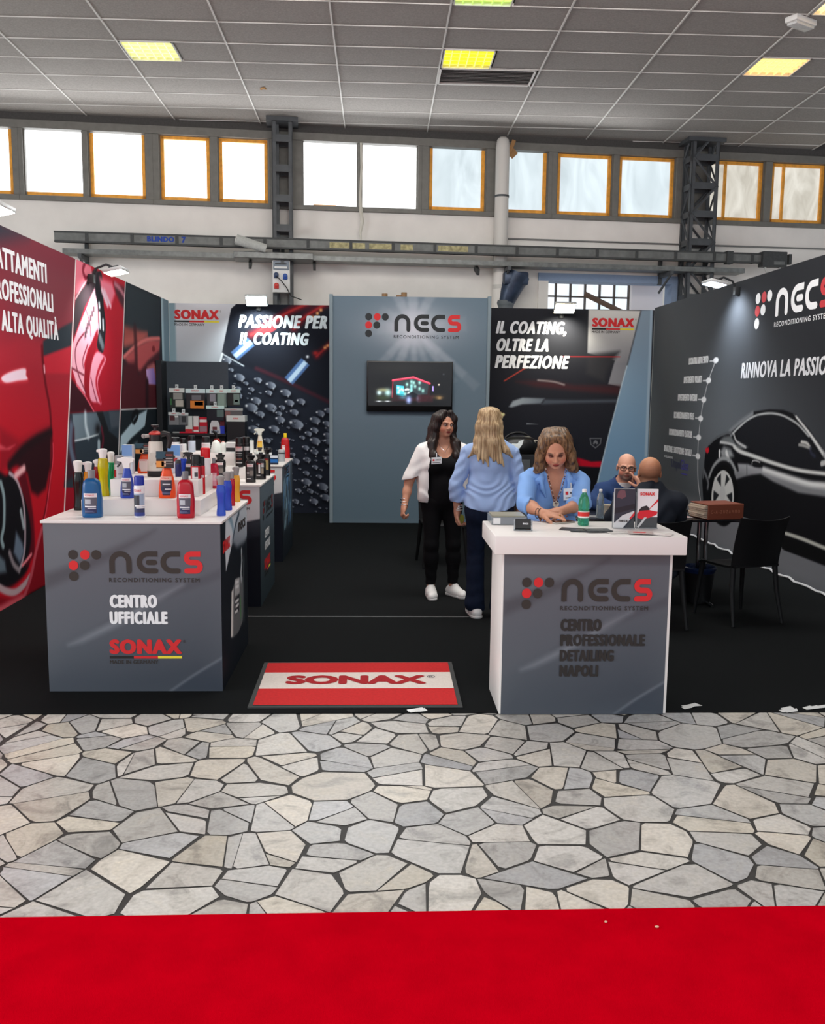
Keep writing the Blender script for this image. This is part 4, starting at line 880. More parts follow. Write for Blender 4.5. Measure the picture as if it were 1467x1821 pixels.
    a.fill([(9.871, 1.014), (9.603, 1.029), (9.394, 1.013), (9.198, 1.018), (8.734, 0.997), (8.214, 0.969), (7.893, 0.987), (7.122, 1.025), (7.106, 0.915), (7.876, 0.869), (8.396, 0.849), (8.945, 0.9), (9.261, 0.952), (9.483, 0.922), (9.688, 0.883), (9.928, 0.828), (9.969, 0.913), (9.832, 0.935)], ((170, 172, 176), (120, 122, 126), (8.6, 1.05), (8.6, 0.9)), soft=0.02)
    a.line([(9.196, 1.008), (8.731, 0.978), (8.212, 0.956), (7.89, 0.969), (7.118, 1.002)], 0.05, (214, 216, 216), soft=0.03)
    a.line([(9.624, 1.027), (9.606, 0.906)], 0.014, (60, 62, 66), soft=0.008)
    a.fill([(9.488, 1.042), (9.454, 1.076), (9.304, 1.082), (9.226, 1.047), (9.295, 1.016), (9.445, 1.014)], (16, 16, 20), soft=0.01)
    a.line([(9.487, 1.037), (9.479, 1.069), (9.404, 1.08), (9.29, 1.071)], 0.015, (170, 172, 172), soft=0.008)
    a.line([(8.393, 1.328), (8.283, 1.32), (8.209, 1.279)], 0.03, (190, 190, 186), soft=0.012); a.line([(8.439, 1.298), (8.359, 1.297), (8.219, 1.282)], 0.03, (150, 150, 148), soft=0.012)
    a.line([(8.209, 1.279), (8.194, 1.239), (8.114, 1.212)], 0.03, (40, 44, 60), soft=0.015)
    a.line([(7.976, 1.156), (7.888, 1.171), (7.816, 1.163)], 0.05, (176, 178, 178), soft=0.012)
    a.line([(8.61, 0.431), (8.236, 0.432), (7.813, 0.419), (7.186, 0.411)], 0.035, (186, 188, 180), soft=0.012)
    a.line([(10.889, 0.848), (10.738, 0.729), (10.744, 0.657)], 0.05, (110, 114, 118), soft=0.025)
    a.line([(10.93, 1.013), (10.912, 0.773)], 0.05, (90, 94, 98), soft=0.025)
    a.fill([(10.879, 1.124), (10.782, 1.141), (10.758, 1.095), (10.813, 1.059), (10.883, 1.088)], (206, 30, 44), soft=0.012)
    # wheel
    w = [(9.812, 0.599), (9.852, 0.781), (9.983, 0.912), (10.179, 0.963), (10.357, 0.949), (10.563, 0.863), (10.667, 0.736), (10.672, 0.499), (10.483, 0.31), (10.169, 0.273), (9.922, 0.387)]
    a.fill(w, (8, 8, 10), soft=0.015, curve=True)
    a.line([(10.714, 0.791), (10.603, 0.918), (10.428, 1.012), (10.25, 1.045), (10.07, 1.021), (9.915, 0.928)], 0.05, (150, 154, 156), soft=0.02)
    rim = [(9.929, 0.597), (9.977, 0.769), (10.092, 0.869), (10.261, 0.909), (10.422, 0.863), (10.548, 0.759), (10.601, 0.637), (10.592, 0.508), (10.495, 0.391), (10.243, 0.366), (10.017, 0.452)]
    a.fill(rim, (206, 208, 206), soft=0.01, curve=True)
    rin = [(9.968, 0.592), (10.015, 0.754), (10.118, 0.844), (10.256, 0.88), (10.388, 0.843), (10.5, 0.752), (10.544, 0.643), (10.532, 0.515), (10.436, 0.422), (10.246, 0.388), (10.049, 0.471)]
    a.fill(rin, (34, 36, 40), soft=0.01, curve=True)
    hub = (10.267, 0.638)
    for q in [(10.264, 0.888), (10.557, 0.735), (10.011, 0.765), (10.469, 0.429), (10.022, 0.485)]:
        d = np.array(q) - np.array(hub); n = np.array((-d[1], d[0])) / np.hypot(*d)
        a.fill([np.array(hub) + n * 0.045, np.array(q) + n * 0.085, np.array(q) - n * 0.085, np.array(hub) - n * 0.045], (200, 202, 200), soft=0.012)
    a.fill(disc(hub[0], hub[1], 0.09), (190, 192, 192), soft=0.012)
    # time line with six dots
    tl = [(10.695, 2.167), (10.898, 1.936), (11.027, 1.706), (11.105, 1.476), (11.139, 1.243), (11.134, 1.01), (11.068, 0.677), (10.813, 0.231)]
    a.line(tl, 0.018, (196, 198, 200), soft=0.008)
    for q in tl[:6]: a.fill([(q[0] + 0.085 * math.cos(t), q[1] + 0.036 * math.sin(t)) for t in np.linspace(0, 2 * PI, 14, endpoint=False)], (232, 234, 236), soft=0.008)
    for q in ([(10.891, 2.163), (10.72, 2.161)], [(11.089, 1.936), (10.911, 1.935)], [(11.219, 1.708), (11.042, 1.708)], [(11.292, 1.478), (11.12, 1.476)], [(11.33, 1.241), (11.156, 1.243)], [(11.326, 1.01), (11.151, 1.011)]): a.line(q, 0.014, (222, 224, 226), soft=0.007)
    return a
def art_counter(u0, w, h, res=0.005):
    a = Art(u0, u0 + w, 0.0, h, res, (98, 104, 110))
    k = w / 0.99; q = lambda *P: [(u0 + x * w, y * h) for x, y in P]
    a.fill(q((-.1, -.1), (1.1, -.1), (1.1, 1.1), (-.1, 1.1)), ((66, 72, 82), (108, 114, 120), (u0 + w * .7, 0.1), (u0 + w * .4, h)), soft=0.3)
    a.fill(q((0, .70), (.2, .76), (.45, .88), (.62, .97), (.7, 1.0), (1, 1), (1, .72), (.66, .58), (.3, .40), (0, .26)), (92, 96, 104), soft=0.05, alpha=0.55)
    a.fill(q((0, .70), (.25, .79), (.48, .89), (.63, .96), (.55, .90), (.35, .78), (.15, .68), (0, .61)), (74, 76, 82), soft=0.03, alpha=0.75)
    a.fill(q((1, .735), (.8, .65), (.62, .57), (.45, .49), (.3, .40), (.45, .47), (.7, .56), (1, .68)), (78, 82, 90), soft=0.02, alpha=0.8)
    a.fill(q((0.12, .28), (.4, .43), (.62, .565), (.78, .64), (.6, .52), (.4, .395), (.2, .30)), (142, 148, 156), soft=0.03, alpha=0.7)
    a.line(q((.7, 0), (.84, .10), (1, .2)), 0.012, (136, 142, 150), soft=0.012, alpha=0.8)
    a.fill(q((.7, 0), (.84, .10), (1, .2), (1, 0)), (56, 64, 76), soft=0.02, alpha=0.6)
    return a

# ================================================================ the stand: carpets, walls, prints
M_carpet = mat('black_carpet', (21, 23, 24), rough=0.95, noise=0.25, nscale=180, bump=0.3, bscale=500, spec=0.08)
M_red = mat('red_carpet_pile', (190, 0, 22), rough=0.95, noise=0.10, nscale=7, bump=0.35, bscale=600, spec=0.0)
b = MB(); b.add([(-9, -6, 0.006), (10, -6, 0.006), (10, 2.91, 0.006), (-9, 2.80, 0.006), (-9, -6, 0), (10, -6, 0), (10, 2.91, 0), (-9, 2.80, 0)], [(0, 1, 2, 3), (7, 6, 5, 4), (2, 6, 7, 3)], M_red)
tag(b.build('red_carpet'), 'bright red carpet runner along the aisle in the foreground', 'carpet')
M_crumb = mat('pale_crumb', (214, 176, 150), rough=0.9)
for i, p in enumerate([(0.759, 2.774, 0.006), (0.919, 2.742, 0.006)]):
    b = MB(); b.ball((0, 0, 0.004), 0.0045, M_crumb, 8, sx=1.2 + 0.5 * i, sz=0.8)
    tag(b.build('crumb', loc=p, smooth=60), ['tiny pale crumb lying on the red carpet, the left one', 'slightly bigger pale crumb on the red carpet, the right one'][i], 'crumb')
b = MB(); b.box(-2.95, 3.96, 4.78, 13.2, 0.0, 0.005, M_carpet); tag(b.build('booth_carpet'), 'black carpet covering the floor of the exhibition stand', 'carpet')
b = MB(); mt = mat('clear_tape', (128, 130, 130), rough=0.25)
p = [(-1.175, 6.946, 0.006), (0.744, 6.905, 0.006)]
b.box(p[0][0], p[1][0], p[0][1] - 0.006, p[0][1] + 0.012, 0.0052, 0.0062, mt); tag(b.build('seam_tape'), 'thin pale tape along a seam of the black carpet', 'tape')
scr = MB(); rnd = random.Random(4); mcl = mat('clear_film', (206, 208, 206), rough=0.15)
for p in [(0.203, 4.788, 0), (1.731, 4.832, 0), (2.24, 4.774, 0), (2.415, 4.809, 0)]:
    for k in range(3):
        x, y = p[0] + rnd.uniform(-0.03, 0.03), p[1] + rnd.uniform(-0.02, 0.03)
        scr.add([(x, y, 0.008), (x + rnd.uniform(0.03, 0.09), y + 0.012, 0.012), (x + rnd.uniform(0.03, 0.09), y + 0.035, 0.02), (x - 0.01, y + 0.03, 0.009)], [(0, 1, 2), (0, 2, 3)], mcl)
tag(scr.build('film_scrap'), 'torn scraps of clear film along the front edge of the black carpet', 'plastic scrap', kind='stuff')
# ---------------------------------------------------------------- the NECS mark and the SONAX mark
DARK, REDL = mat('ink_dark', (52, 45, 41), rough=0.6), mat('ink_red', (214, 38, 42), rough=0.6)
WHITE = mat('ink_white', (236, 238, 240), rough=0.6); BLACK = mat('ink_black', (30, 28, 28), rough=0.6); YEL = mat('ink_yellow', (238, 222, 60), rough=0.6)
def necs_logo(name, parent, o, u, v, width, dark, red, dotdark=None, height=None, sub=None, only_tail=0):
    """six dots and the word 'necs' in rounded strokes, subtitle below; width over 850 units"""
    k = width / 850.0; ky = (height / 205.0) if height else k; mb = MB(); dd = dotdark or dark
    P = lambda polys, m, lift=0.0012: put_polys(mb, polys, m, o, u, v, k, ky, lift)
    for (x, y, m) in ((33, 173, dd), (109, 173, red), (180, 173, dd), (33, 103, red), (105, 103, dd), (33, 32, dd)): P([disc(x, y, 31)], m)
    W_ = 35
    def S_(pts, m, caps=(True, True)):
        P(stroke_poly(pts, W_), m)
        for c, p in zip(caps, (pts[0], pts[-1])):
            if c: P([disc(p[0], p[1], W_ / 2 - 0.3, 14)], m, 0.0014)
    S_([(279, 66)] + arc(333, 126, 54, 180, 0, 20) + [(387, 66)], dark)
    P([[(261.5, 52), (296.5, 52), (296.5, 72), (261.5, 72)]], dark, 0.0016)
    S_([(570, 180)] + arc(509, 124.5, 55.5, 90, 270, 22) + [(556, 69)], dark, (False, True))
    S_([(512, 124), (550, 124)], dark)
    S_([(714, 180)] + arc(662, 124.5, 55.5, 90, 270, 22) + [(700, 69)], dark, (False, True))
    S_([(846, 180)] + arc(784, 152.5, 27.5, 90, 270, 12) + arc(815, 97, 27.5, 90, -90, 12) + [(757, 69)], red, (False, True))
    put_text(mb, sub or 'RECONDITIONING SYSTEM', dark, Vector(o) + Vector(u) * 257 * k - Vector(v) * 5 * ky, u, v, 580 * k, 27 * ky, bold=0.02, spacing=1.25)
    return mb.build(name, parent)
def sonax_logo(name, parent, o, u, v, w, cap, rest=True):
    """o is the foot of the capitals"""
    mb = MB(); put_text(mb, 'SONAX', REDL, o, u, v, w, cap, bold=0.10, spacing=1.0)
    o, u, v = Vector(o), Vector(u), Vector(v)
    put_text(mb, '\u00ae', DARK, o + u * w * 1.02 + v * cap * 0.75, u, v, w * 0.03, cap * 0.22)
    if rest:
        for i, m in enumerate((BLACK, REDL, YEL)):
            a = o - v * cap * 0.30 + u * w * i / 3; n = u.cross(v) * 0.0014
            mb.quad(a + n, a + u * w / 3 + n, a + u * w / 3 + v * cap * 0.18 + n, a + v * cap * 0.18 + n, m)
        put_text(mb, 'MADE IN GERMANY', DARK, o - v * cap * 0.66, u, v, w * 0.67, cap * 0.26, bold=0.03, spacing=1.05)
    return mb.build(name, parent)
EX, EY, EZ = (1, 0, 0), (0, 1, 0), (0, 0, 1); NX, NY = (-1, 0, 0), (0, -1, 0)
M_panelcore = mat('panel_core', (196, 198, 196), rough=0.7); M_paneledge = mat('panel_blue_edge', (126, 142, 150), rough=0.6)
# left wall
t = thing('display_wall', 'tall left display wall printed with red sports car paintwork and white headline', 'display wall', (0, 0, 0))
b = MB(); b.box(-3.05, -2.952, 5.2, 13.2, 0.005, 3.0, M_panelcore); b.build('panel', t)
art_left().mesh('printed_graphic', lambda U, V: (np.full(U.shape, -2.95), U, V), M_print, t)
b = MB(); HL = mat('headline_white', (244, 244, 248), rough=0.6)
TB = 0.07
text_cap(b, 'TRATTAMENTI', HL, (-2.95, 7.08, 2.668), EY, EZ, 1.335, 0.170, bold=TB)
text_cap(b, 'PROFESSIONALI', HL, (-2.95, 7.20, 2.43), EY, EZ, 1.35, 0.165, bold=TB)
text_cap(b, 'DI ALTA QUALIT\u00c0', HL, (-2.95, 7.14, 2.187), EY, EZ, 1.52, 0.165, bold=TB)
b.build('headline', t)
# back left wall
t = thing('display_wall', 'dark rear display wall printed with water beads and the words PASSIONE PER IL COATING', 'display wall', (0, 0, 0))
b = MB(); b.box(-2.95, -0.58, 13.202, 13.28, 0.005, 2.97, M_panelcore); b.build('panel', t)
art_back_left().mesh('printed_graphic', lambda U, V: (U, np.full(U.shape, 13.2), V), M_print, t)
b = MB(); HC = mat('headline_ice', (226, 240, 246), rough=0.6)
put_text(b, 'PASSIONE PER', HC, (-1.985, 13.2, 2.640), EX, EZ, 1.29, 0.185, bold=0.07, shear=0.18)
put_text(b, 'IL COATING', HC, (-1.975, 13.2, 2.405), EX, EZ, 1.0, 0.178, bold=0.07, shear=0.18); b.build('headline', t)
sonax_logo('logo', t, (-2.875, 13.2, 2.748), EX, EZ, 0.625, 0.135)
# middle panel with the television
t = thing('feature_wall', 'tall blue grey middle panel with light rays and a dark and red logo', 'display panel', (0, 0, 0))
b = MB(); b.box(-0.62, 1.46, 12.203, 13.19, 0.005, 3.0, M_paneledge, bev=0.004); b.build('panel', t)
art_panel().mesh('printed_graphic', lambda U, V: (U, np.full(U.shape, 12.2) , V), M_print, t)
b = MB(); b.box(-0.645, -0.598, 12.17, 12.25, 0.005, 3.02, M_paneledge, bev=0.006); b.box(1.435, 1.48, 12.17, 12.25, 0.005, 3.02, M_paneledge, bev=0.006); b.build('edge_profile', t)
necs_logo('logo', t, (-0.178, 12.2, 2.472), EX, EZ, 1.255, mat('ink_slate', (34, 38, 42), rough=0.6), REDL, height=0.315)
# back right wall
t = thing('display_wall', 'dark rear display wall with a car tail and the words IL COATING, OLTRE LA PERFEZIONE', 'display wall', (0, 0, 0))
b = MB(); b.box(1.42, 3.97, 13.202, 13.28, 0.005, 2.97, M_panelcore); b.build('panel', t)
art_back_right().mesh('printed_graphic', lambda U, V: (U, np.full(U.shape, 13.2), V), M_print, t)
b = MB()
text_cap(b, 'IL COATING,', HL, (1.675, 13.2, 2.610), EX, EZ, 1.05, 0.178, bold=0.07, shear=0.18)
text_cap(b, 'OLTRE LA', HL, (1.675, 13.2, 2.363), EX, EZ, 0.80, 0.18, bold=0.07, shear=0.18)
text_cap(b, 'PERFEZIONE', HL, (1.67, 13.2, 2.121), EX, EZ, 1.09, 0.186, bold=0.07, shear=0.18); b.build('headline', t)
sonax_logo('logo', t, (3.062, 13.2, 2.722), EX, EZ, 0.61, 0.13)
# right wall
t = thing('display_wall', 'tall right display wall printed with a black coupe on grey and white lettering', 'display wall', (0, 0, 0))
b = MB(); b.box(3.962, 4.06, 4.9, 13.2, 0.005, 3.0, M_panelcore); b.build('panel', t)
art_right().mesh('printed_graphic', lambda U, V: (np.full(U.shape, 3.96), U, V), M_print, t, flip=True, gain=1.05)
b = MB(); WG = mat('headline_silver', (222, 224, 228), rough=0.6)
text_cap(b, 'RINNOVA LA PASSIONE', WG, (3.96, 9.92, 1.942), NY, EZ, 2.2, 0.165, bold=0.055, shear=0.12); b.build('headline', t)
necs_logo('logo', t, (3.96, 9.64, 2.445), NY, EZ, 1.64, WHITE, mat('ink_red_right', (196, 40, 50)), WHITE, height=0.374)
b = MB(); LW_ = mat('list_white', (226, 228, 230), rough=0.6)
for s_, q in (('LUCIDATURA AUTO E MOTO', [(11.635, 2.144), (10.939, 2.182)]), ('RIVESTIMENTO VOLANTI', [(11.792, 1.911), (11.131, 1.962)]), ('RIVESTIMENTO INTERNI', [(11.989, 1.686), (11.263, 1.74)]), ('RICONDIZIONAMENTO PELLE', [(12.12, 1.454), (11.339, 1.505)]), ('RICONDIZIONAMENTO PLASTICHE', [(12.29, 1.223), (11.376, 1.272)]), ('RIPARAZIONE E SOSTITUZIONE CRISTALLI', [(12.477, 0.992), (11.365, 1.035)])):
    (a, z0), (c, z1) = q; put_text(b, s_, LW_, (3.96, a, z0), NY, EZ, a - c, 0.088, bold=0.08)
put_text(b, 'IN COLLABORAZIONE', LW_, (3.96, (12.447, 0.911)[0], (12.447, 0.911)[1]), NY, EZ, 0.36, 0.03, bold=0.02)
b.build('service_list', t)
b = MB(); un = mat('ink_navy', (34, 34, 70), rough=0.6); up_ = mat('ink_violet', (70, 60, 150), rough=0.6)
put_text(b, 'Unipol', un, (3.96, 12.13, 0.76), NY, EZ, 0.37, 0.17, bold=0.01); put_text(b, 'Glass', up_, (3.96, 11.75, 0.80), NY, EZ, 0.30, 0.13, bold=0.01); b.box(3.9575, 3.9595, 11.48, 11.72, 0.74, 0.755, up_)
b.build('partner_logo', t)
# loose fabric hems on the carpet along the right wall
hem = MB(); mh = mat('fabric_hem', (206, 208, 210), rough=0.7); pr = []
for i in range(60):
    y = 5.0 + 8.15 * i / 59; pr.append((3.955 - 0.012 * (1 + math.sin(i * 1.7)), y, 0.008 + 0.01 * (1 + math.sin(i * 2.3))))
hem.tube(pr, 0.012, mh, 6); hem.build('fabric_hem', t)
# cardboard tubes and rolls behind the middle panel
for i, (px, pt) in enumerate(((684.5, 518), (711, 521), (720, 517))):
    a = [(0.087, 12.9, 3.045), (0.294, 12.9, 3.048), (0.364, 12.9, 3.049)][i]
    h = 3.0 + (0.16, 0.14, 0.18)[i]
    b = MB(); b.lathe([(0.042, 0.005), (0.042, h), (0.03, h), (0.03, h - 0.05)], mat('cardboard_tube', (150, 116, 84), rough=0.8, noise=0.12), n=16)
    tag(b.build('cardboard_tube', loc=(a[0], 13.24 if False else 13.35, 0), smooth=50), ['lone brown cardboard tube sticking up behind the middle panel', 'shorter brown cardboard tube of the pair behind the middle panel', 'taller brown cardboard tube of the pair behind the middle panel'][i], 'cardboard tube', 'cardboard tubes behind the panel')
# ---------------------------------------------------------------- television
t = thing('television', 'flat black wall television showing a car wash at night with a red lit roof', 'television', (0.42, 12.2, 1.84))
b = MB(); b.box(-0.57, 0.565, -0.07, -0.02, -0.335, 0.325, mat('tv_black', (10, 10, 11), rough=0.25, spec=0.6), bev=0.006); b.box(-0.2, 0.2, -0.02, 0.0, -0.15, 0.15, M_steel); b.build('housing', t, 40)
def art_tv():
    a = Art(-0.13, 0.97, 1.58, 2.15, 0.004, (9, 9, 11))
    a.blob((0.3, 2.08), 0.5, 0.12, (28, 27, 26), 0.8)
    a.fill([(0.176, 1.904), (0.469, 1.96), (0.684, 1.874), (0.686, 1.733), (0.634, 1.644), (0.178, 1.639)], (34, 16, 20), soft=0.01)
    a.fill([(0.194, 1.904), (0.469, 1.938), (0.666, 1.865), (0.65, 1.733), (0.24, 1.71)], (36, 46, 50), soft=0.008)
    a.line([(0.192, 1.911), (0.465, 1.953), (0.68, 1.876)], 0.03, (150, 36, 56), curve=False); a.line([(0.192, 1.917), (0.465, 1.958), (0.68, 1.881)], 0.012, (236, 80, 104), curve=False)
    a.line([(0.194, 1.895), (0.185, 1.692)], 0.014, (120, 30, 44))
    a.fill([(0.243, 1.852), (0.341, 1.84), (0.347, 1.729), (0.244, 1.737)], (60, 170, 200), soft=0.006); a.fill([(0.244, 1.737), (0.365, 1.729), (0.329, 1.707), (0.244, 1.728)], (20, 130, 140), soft=0.006)
    for q in [(0.266, 1.817), (0.284, 1.782), (0.271, 1.755), (0.311, 1.8), (0.364, 1.791), (0.382, 1.8), (0.329, 1.782), (0.4, 1.796)]: a.blob(q, 0.016, 0.014, (220, 236, 240), 0.9)
    for q in [(0.439, 1.898), (0.47, 1.885), (0.546, 1.886), (0.439, 1.845), (0.435, 1.783), (0.547, 1.807), (0.592, 1.781), (0.381, 1.862), (0.356, 1.738), (0.409, 1.739), (0.488, 1.837)]: a.blob(q, 0.018, 0.024, (150, 210, 200), 0.9)
    a.blob((0.44, 1.81), 0.016, 0.05, (120, 200, 200), 0.9); a.blob((0.407, 1.739), 0.02, 0.02, (250, 252, 250), 1)
    a.fill([(0.374, 1.73), (0.453, 1.766), (0.525, 1.731), (0.517, 1.696), (0.383, 1.685)], (12, 16, 22), soft=0.01)
    a.blob((0.406, 1.659), 0.035, 0.05, (150, 170, 230), 0.9); a.blob((0.539, 1.678), 0.026, 0.04, (130, 150, 180), 0.8); a.blob((0.329, 1.694), 0.05, 0.03, (70, 120, 140), 0.7)
    a.fill([(0.525, 1.722), (0.74, 1.725), (0.723, 1.636), (0.526, 1.629)], (46, 16, 22), soft=0.02, alpha=0.8)
    a.fill([(0.713, 1.844), (0.733, 1.844), (0.735, 1.773), (0.714, 1.778)], (150, 130, 220), soft=0.006)
    a.blob((0.802, 1.862), 0.011, 0.011, (250, 235, 215), 1); a.blob((0.812, 1.69), 0.03, 0.018, (200, 160, 110), 0.9); a.blob((0.798, 1.699), 0.07, 0.03, (90, 70, 40), 0.7)
    a.blob((0.863, 2), 0.012, 0.012, (50, 54, 58), 1)
    a.blob((0.017, 1.748), 0.035, 0.035, (190, 220, 225), 0.95); a.blob((0.128, 1.749), 0.045, 0.05, (170, 215, 215), 0.95); a.blob((0.066, 1.788), 0.07, 0.025, (170, 170, 120), 0.6)
    a.blob((0.062, 1.682), 0.1, 0.04, (40, 52, 30), 0.8)
    a.blob((0.013, 1.637), 0.04, 0.009, (190, 196, 200), 0.9); a.blob((0.125, 1.638), 0.04, 0.009, (190, 196, 200), 0.9)
    a.fill([(-0.2, 1.5), (1.0, 1.5), (1.0, 1.595), (-0.2, 1.605)], (8, 8, 9))
    return a
M_screen = vmat('lit_screen', rough=0.2, spec=0.5, emit=0.75)
art_tv().mesh('screen', lambda U, V: (U - 0.42, np.full(U.shape, -0.0712), V - 1.84), M_screen, t, gain=1.0)
# ---------------------------------------------------------------- LED floodlights on the wall tops
M_lampb = mat('lamp_body', (196, 198, 198), rough=0.4, metal=0.3); M_lampd = mat('lamp_dark', (40, 42, 44), rough=0.5)
def flood(label, loc, rz, col, e, power, tilt=-40, w=0.30, d=0.2):
    """arm root at loc on a wall top; the head hangs out over the stand along local -y"""
    t = thing('floodlight', label, 'floodlight', loc, rz, 'LED floodlights on the wall tops')
    b = MB(); b.tube([(0, 0.25, -0.04), (0, 0.2, 0.06), (0, 0.1, 0.10), (0, 0.0, 0.06)], 0.012, M_lampd, 8); b.box(-0.03, 0.03, 0.22, 0.28, -0.09, 0.0, M_lampd, bev=0.004); b.build('arm', t, 50)
    h = MB(); h.T = Matrix.Translation((0, 0, 0.02)) @ Matrix.Rotation(R(tilt), 4, 'X')
    h.box(-w / 2, w / 2, -d / 2, d / 2, 0.0, 0.035, M_lampb, bev=0.008); h.box(-0.07, 0.07, -0.05, 0.05, 0.03, 0.06, M_lampd, bev=0.006); h.build('housing', t, 40)
    g = MB(); g.T = h.T; g.box(-w / 2 + 0.012, w / 2 - 0.012, -d / 2 + 0.012, d / 2 - 0.012, -0.004, 0.0, mat('led_%d_%d_%d' % col, col, emit=col, estr=e)); g.build('led_panel', t)
    l = bpy.data.lights.new('floodlight_glow', 'SPOT'); l.energy = power; l.spot_size = R(125); l.spot_blend = 0.9; l.shadow_soft_size = 0.06; l.color = tuple(c / 255 for c in col)
    lo = bpy.data.objects.new('floodlight_glow', l); COL.objects.link(lo); lo.parent = t; lo.location = (0, -0.03, -0.05); lo.rotation_euler = (R(28), 0, 0)
flood('cool white LED floodlight above the headline PASSIONE PER IL COATING', (-1.69, 12.94, 2.97), 0, (226, 255, 255), 9, 42)
flood('warm white LED floodlight above the headline IL COATING, OLTRE LA PERFEZIONE', (2.61, 12.94, 2.93), 0, (255, 244, 205), 9, 34)
flood('LED floodlight on the right display wall beside the logo', (3.68, 10.1, 2.94), -PI / 2, (214, 234, 255), 7, 40, tilt=-12)
flood('LED floodlight on the left display wall above the red bonnet print', (-2.66, 9.58, 2.90), PI / 2, (246, 255, 240), 8, 20, tilt=-12)
flood('LED floodlight cut by the left edge above the left headline', (-2.66, 6.62, 2.93), PI / 2, (246, 255, 246), 8, 26, tilt=-12)

# ================================================================ display counters on the left and the reception counter
M_white = mat('white_laminate', (232, 228, 224), rough=0.35, spec=0.45)
M_navy = mat('navy_print', (20, 25, 34), rough=0.4)
def display_counter(label, y0, y1, x0, x1, front_art, side_art):
    t = thing('display_counter', label, 'display counter', (0, 0, 0), group='one metre cube display counters')
    b = MB(); b.box(x0, x1, y0, y1, 0.005, 0.985, mat('counter_core', (40, 42, 46), rough=0.5)); b.build('body', t)
    b = MB(); b.box(x0 - 0.012, x1 + 0.012, y0 - 0.012, y1 + 0.005, 0.985, 1.0, M_white, bev=0.002); b.build('top_board', t)
    front_art.mesh('front_print', lambda U, V: (U, np.full(U.shape, y0 - 0.002), V + 0.006), M_gloss, t, gain=1.02)
    side_art.mesh('side_print', lambda U, V: (np.full(U.shape, x1 + 0.002), U, V + 0.006), M_gloss, t)
    return t
def art_side_one():
    a = Art(5.15, 6.18, 0.0, 0.98, 0.005, (18, 24, 32))
    a.fill([(5.325, 0.977), (5.862, 0.966), (5.566, 0.809), (5.313, 0.673), (5.294, 0.82)], (196, 206, 212), soft=0.01)
    a.fill([(5.785, 0.97), (6.242, 0.988), (6.222, 0.753), (6.067, 0.727), (5.746, 0.744), (5.531, 0.814)], ((186, 194, 200), (30, 44, 60), (5.9, 0.95), (5.8, 0.45)), soft=0.03)
    a.line([(5.841, 0.95), (5.703, 0.904), (5.585, 0.823)], 0.03, (60, 76, 90), soft=0.01)
    a.line([(5.41, 1.001), (5.542, 0.933), (5.591, 0.885)], 0.05, (120, 150, 166), soft=0.02)
    a.fill([(5.503, 0.509), (5.595, 0.53), (5.654, 0.559), (5.965, 0.514), (5.998, 0.419), (5.939, 0.213), (5.735, 0.191), (5.513, 0.215), (5.444, 0.246)], (96, 100, 102), soft=0.01)
    a.fill([(5.503, 0.509), (5.576, 0.516), (5.532, 0.222), (5.451, 0.238)], (206, 210, 206), soft=0.008)
    a.fill([(5.624, 0.559), (5.825, 0.536), (5.816, 0.434), (5.625, 0.452)], (160, 164, 164), soft=0.008)
    a.fill([(5.624, 0.435), (5.815, 0.428), (5.786, 0.325), (5.615, 0.331)], (36, 40, 46), soft=0.008)
    for q in ([(5.67, 0.532), (5.784, 0.517)], [(5.667, 0.503), (5.781, 0.487)], [(5.648, 0.412), (5.773, 0.401)], [(5.656, 0.38), (5.771, 0.371)], [(5.635, 0.349), (5.729, 0.339)]): a.line(q, 0.02, (210, 214, 214), soft=0.006)
    a.line([(5.93, 0.688), (5.932, 0.613), (5.895, 0.559), (5.902, 0.508)], 0.05, (170, 180, 184), soft=0.012)
    a.line([(6.024, 0.621), (5.998, 0.513), (5.989, 0.213)], 0.05, (60, 68, 72), soft=0.015)
    a.line([(5.852, 0.389), (5.861, 0.264)], 0.03, (70, 130, 70), soft=0.01)
    return a
def art_plain(u0, u1, hi=(88, 98, 106), lo=(40, 52, 58)):
    a = Art(u0, u1, 0.0, 0.98, 0.008, hi); a.fill([(u0 - 1, -1), (u1 + 1, -1), (u1 + 1, 2), (u0 - 1, 2)], (lo, hi, (u0, 0.1), (u0, 0.95)), soft=0.1); return a
def art_front_two(u0, u1):
    a = Art(u0, u1, 0.0, 0.98, 0.006, (16, 20, 30)); w = u1 - u0
    a.fill([(u0 - 0.1, 0.52), (u0 + w * 0.4, 0.58), (u0 + w * 0.75, 0.66), (u1 + 0.1, 0.735), (u1 + 0.1, 1.2), (u0 - 0.1, 1.2)], ((196, 198, 202), (214, 216, 216), (u0, 0.6), (u0, 1.0)), soft=0.008)
    a.fill([(u0 - 0.1, 0.52), (u0 + w * 0.4, 0.58), (u0 + w * 0.75, 0.66), (u1 + 0.1, 0.735), (u1 + 0.1, 0.6), (u0 - 0.1, 0.3)], ((54, 58, 66), (18, 22, 32), (u1, 0.7), (u1, 0.5)), soft=0.02)
    return a
def art_side_three(u0, u1):
    a = art_plain(u0, u1, (70, 80, 90), (24, 32, 40)); r = random.Random(3)
    for i in range(60):
        u = r.uniform(u0 + 0.05, u1 - 0.1); v = r.uniform(0.3, 0.85); a.line([(u, v), (u + r.uniform(-.02, .06), v + r.uniform(0.05, 0.2))], r.uniform(0.015, 0.04), r.choice([(60, 130, 190), (110, 170, 220), (40, 90, 150), (170, 210, 230)]), soft=0.015)
    return a
LX0, LX1 = -1.88, -0.89
t1 = display_counter('nearest display counter with grey front lettered CENTRO UFFICIALE', 5.15, 6.18, LX0, LX1, art_counter(LX0, 0.99, 0.98), art_side_one())
b = MB(); (p, q) = [(-1.522, 0.501), (-1.253, 0.575)]; F_ = (0, 5.147, 0)
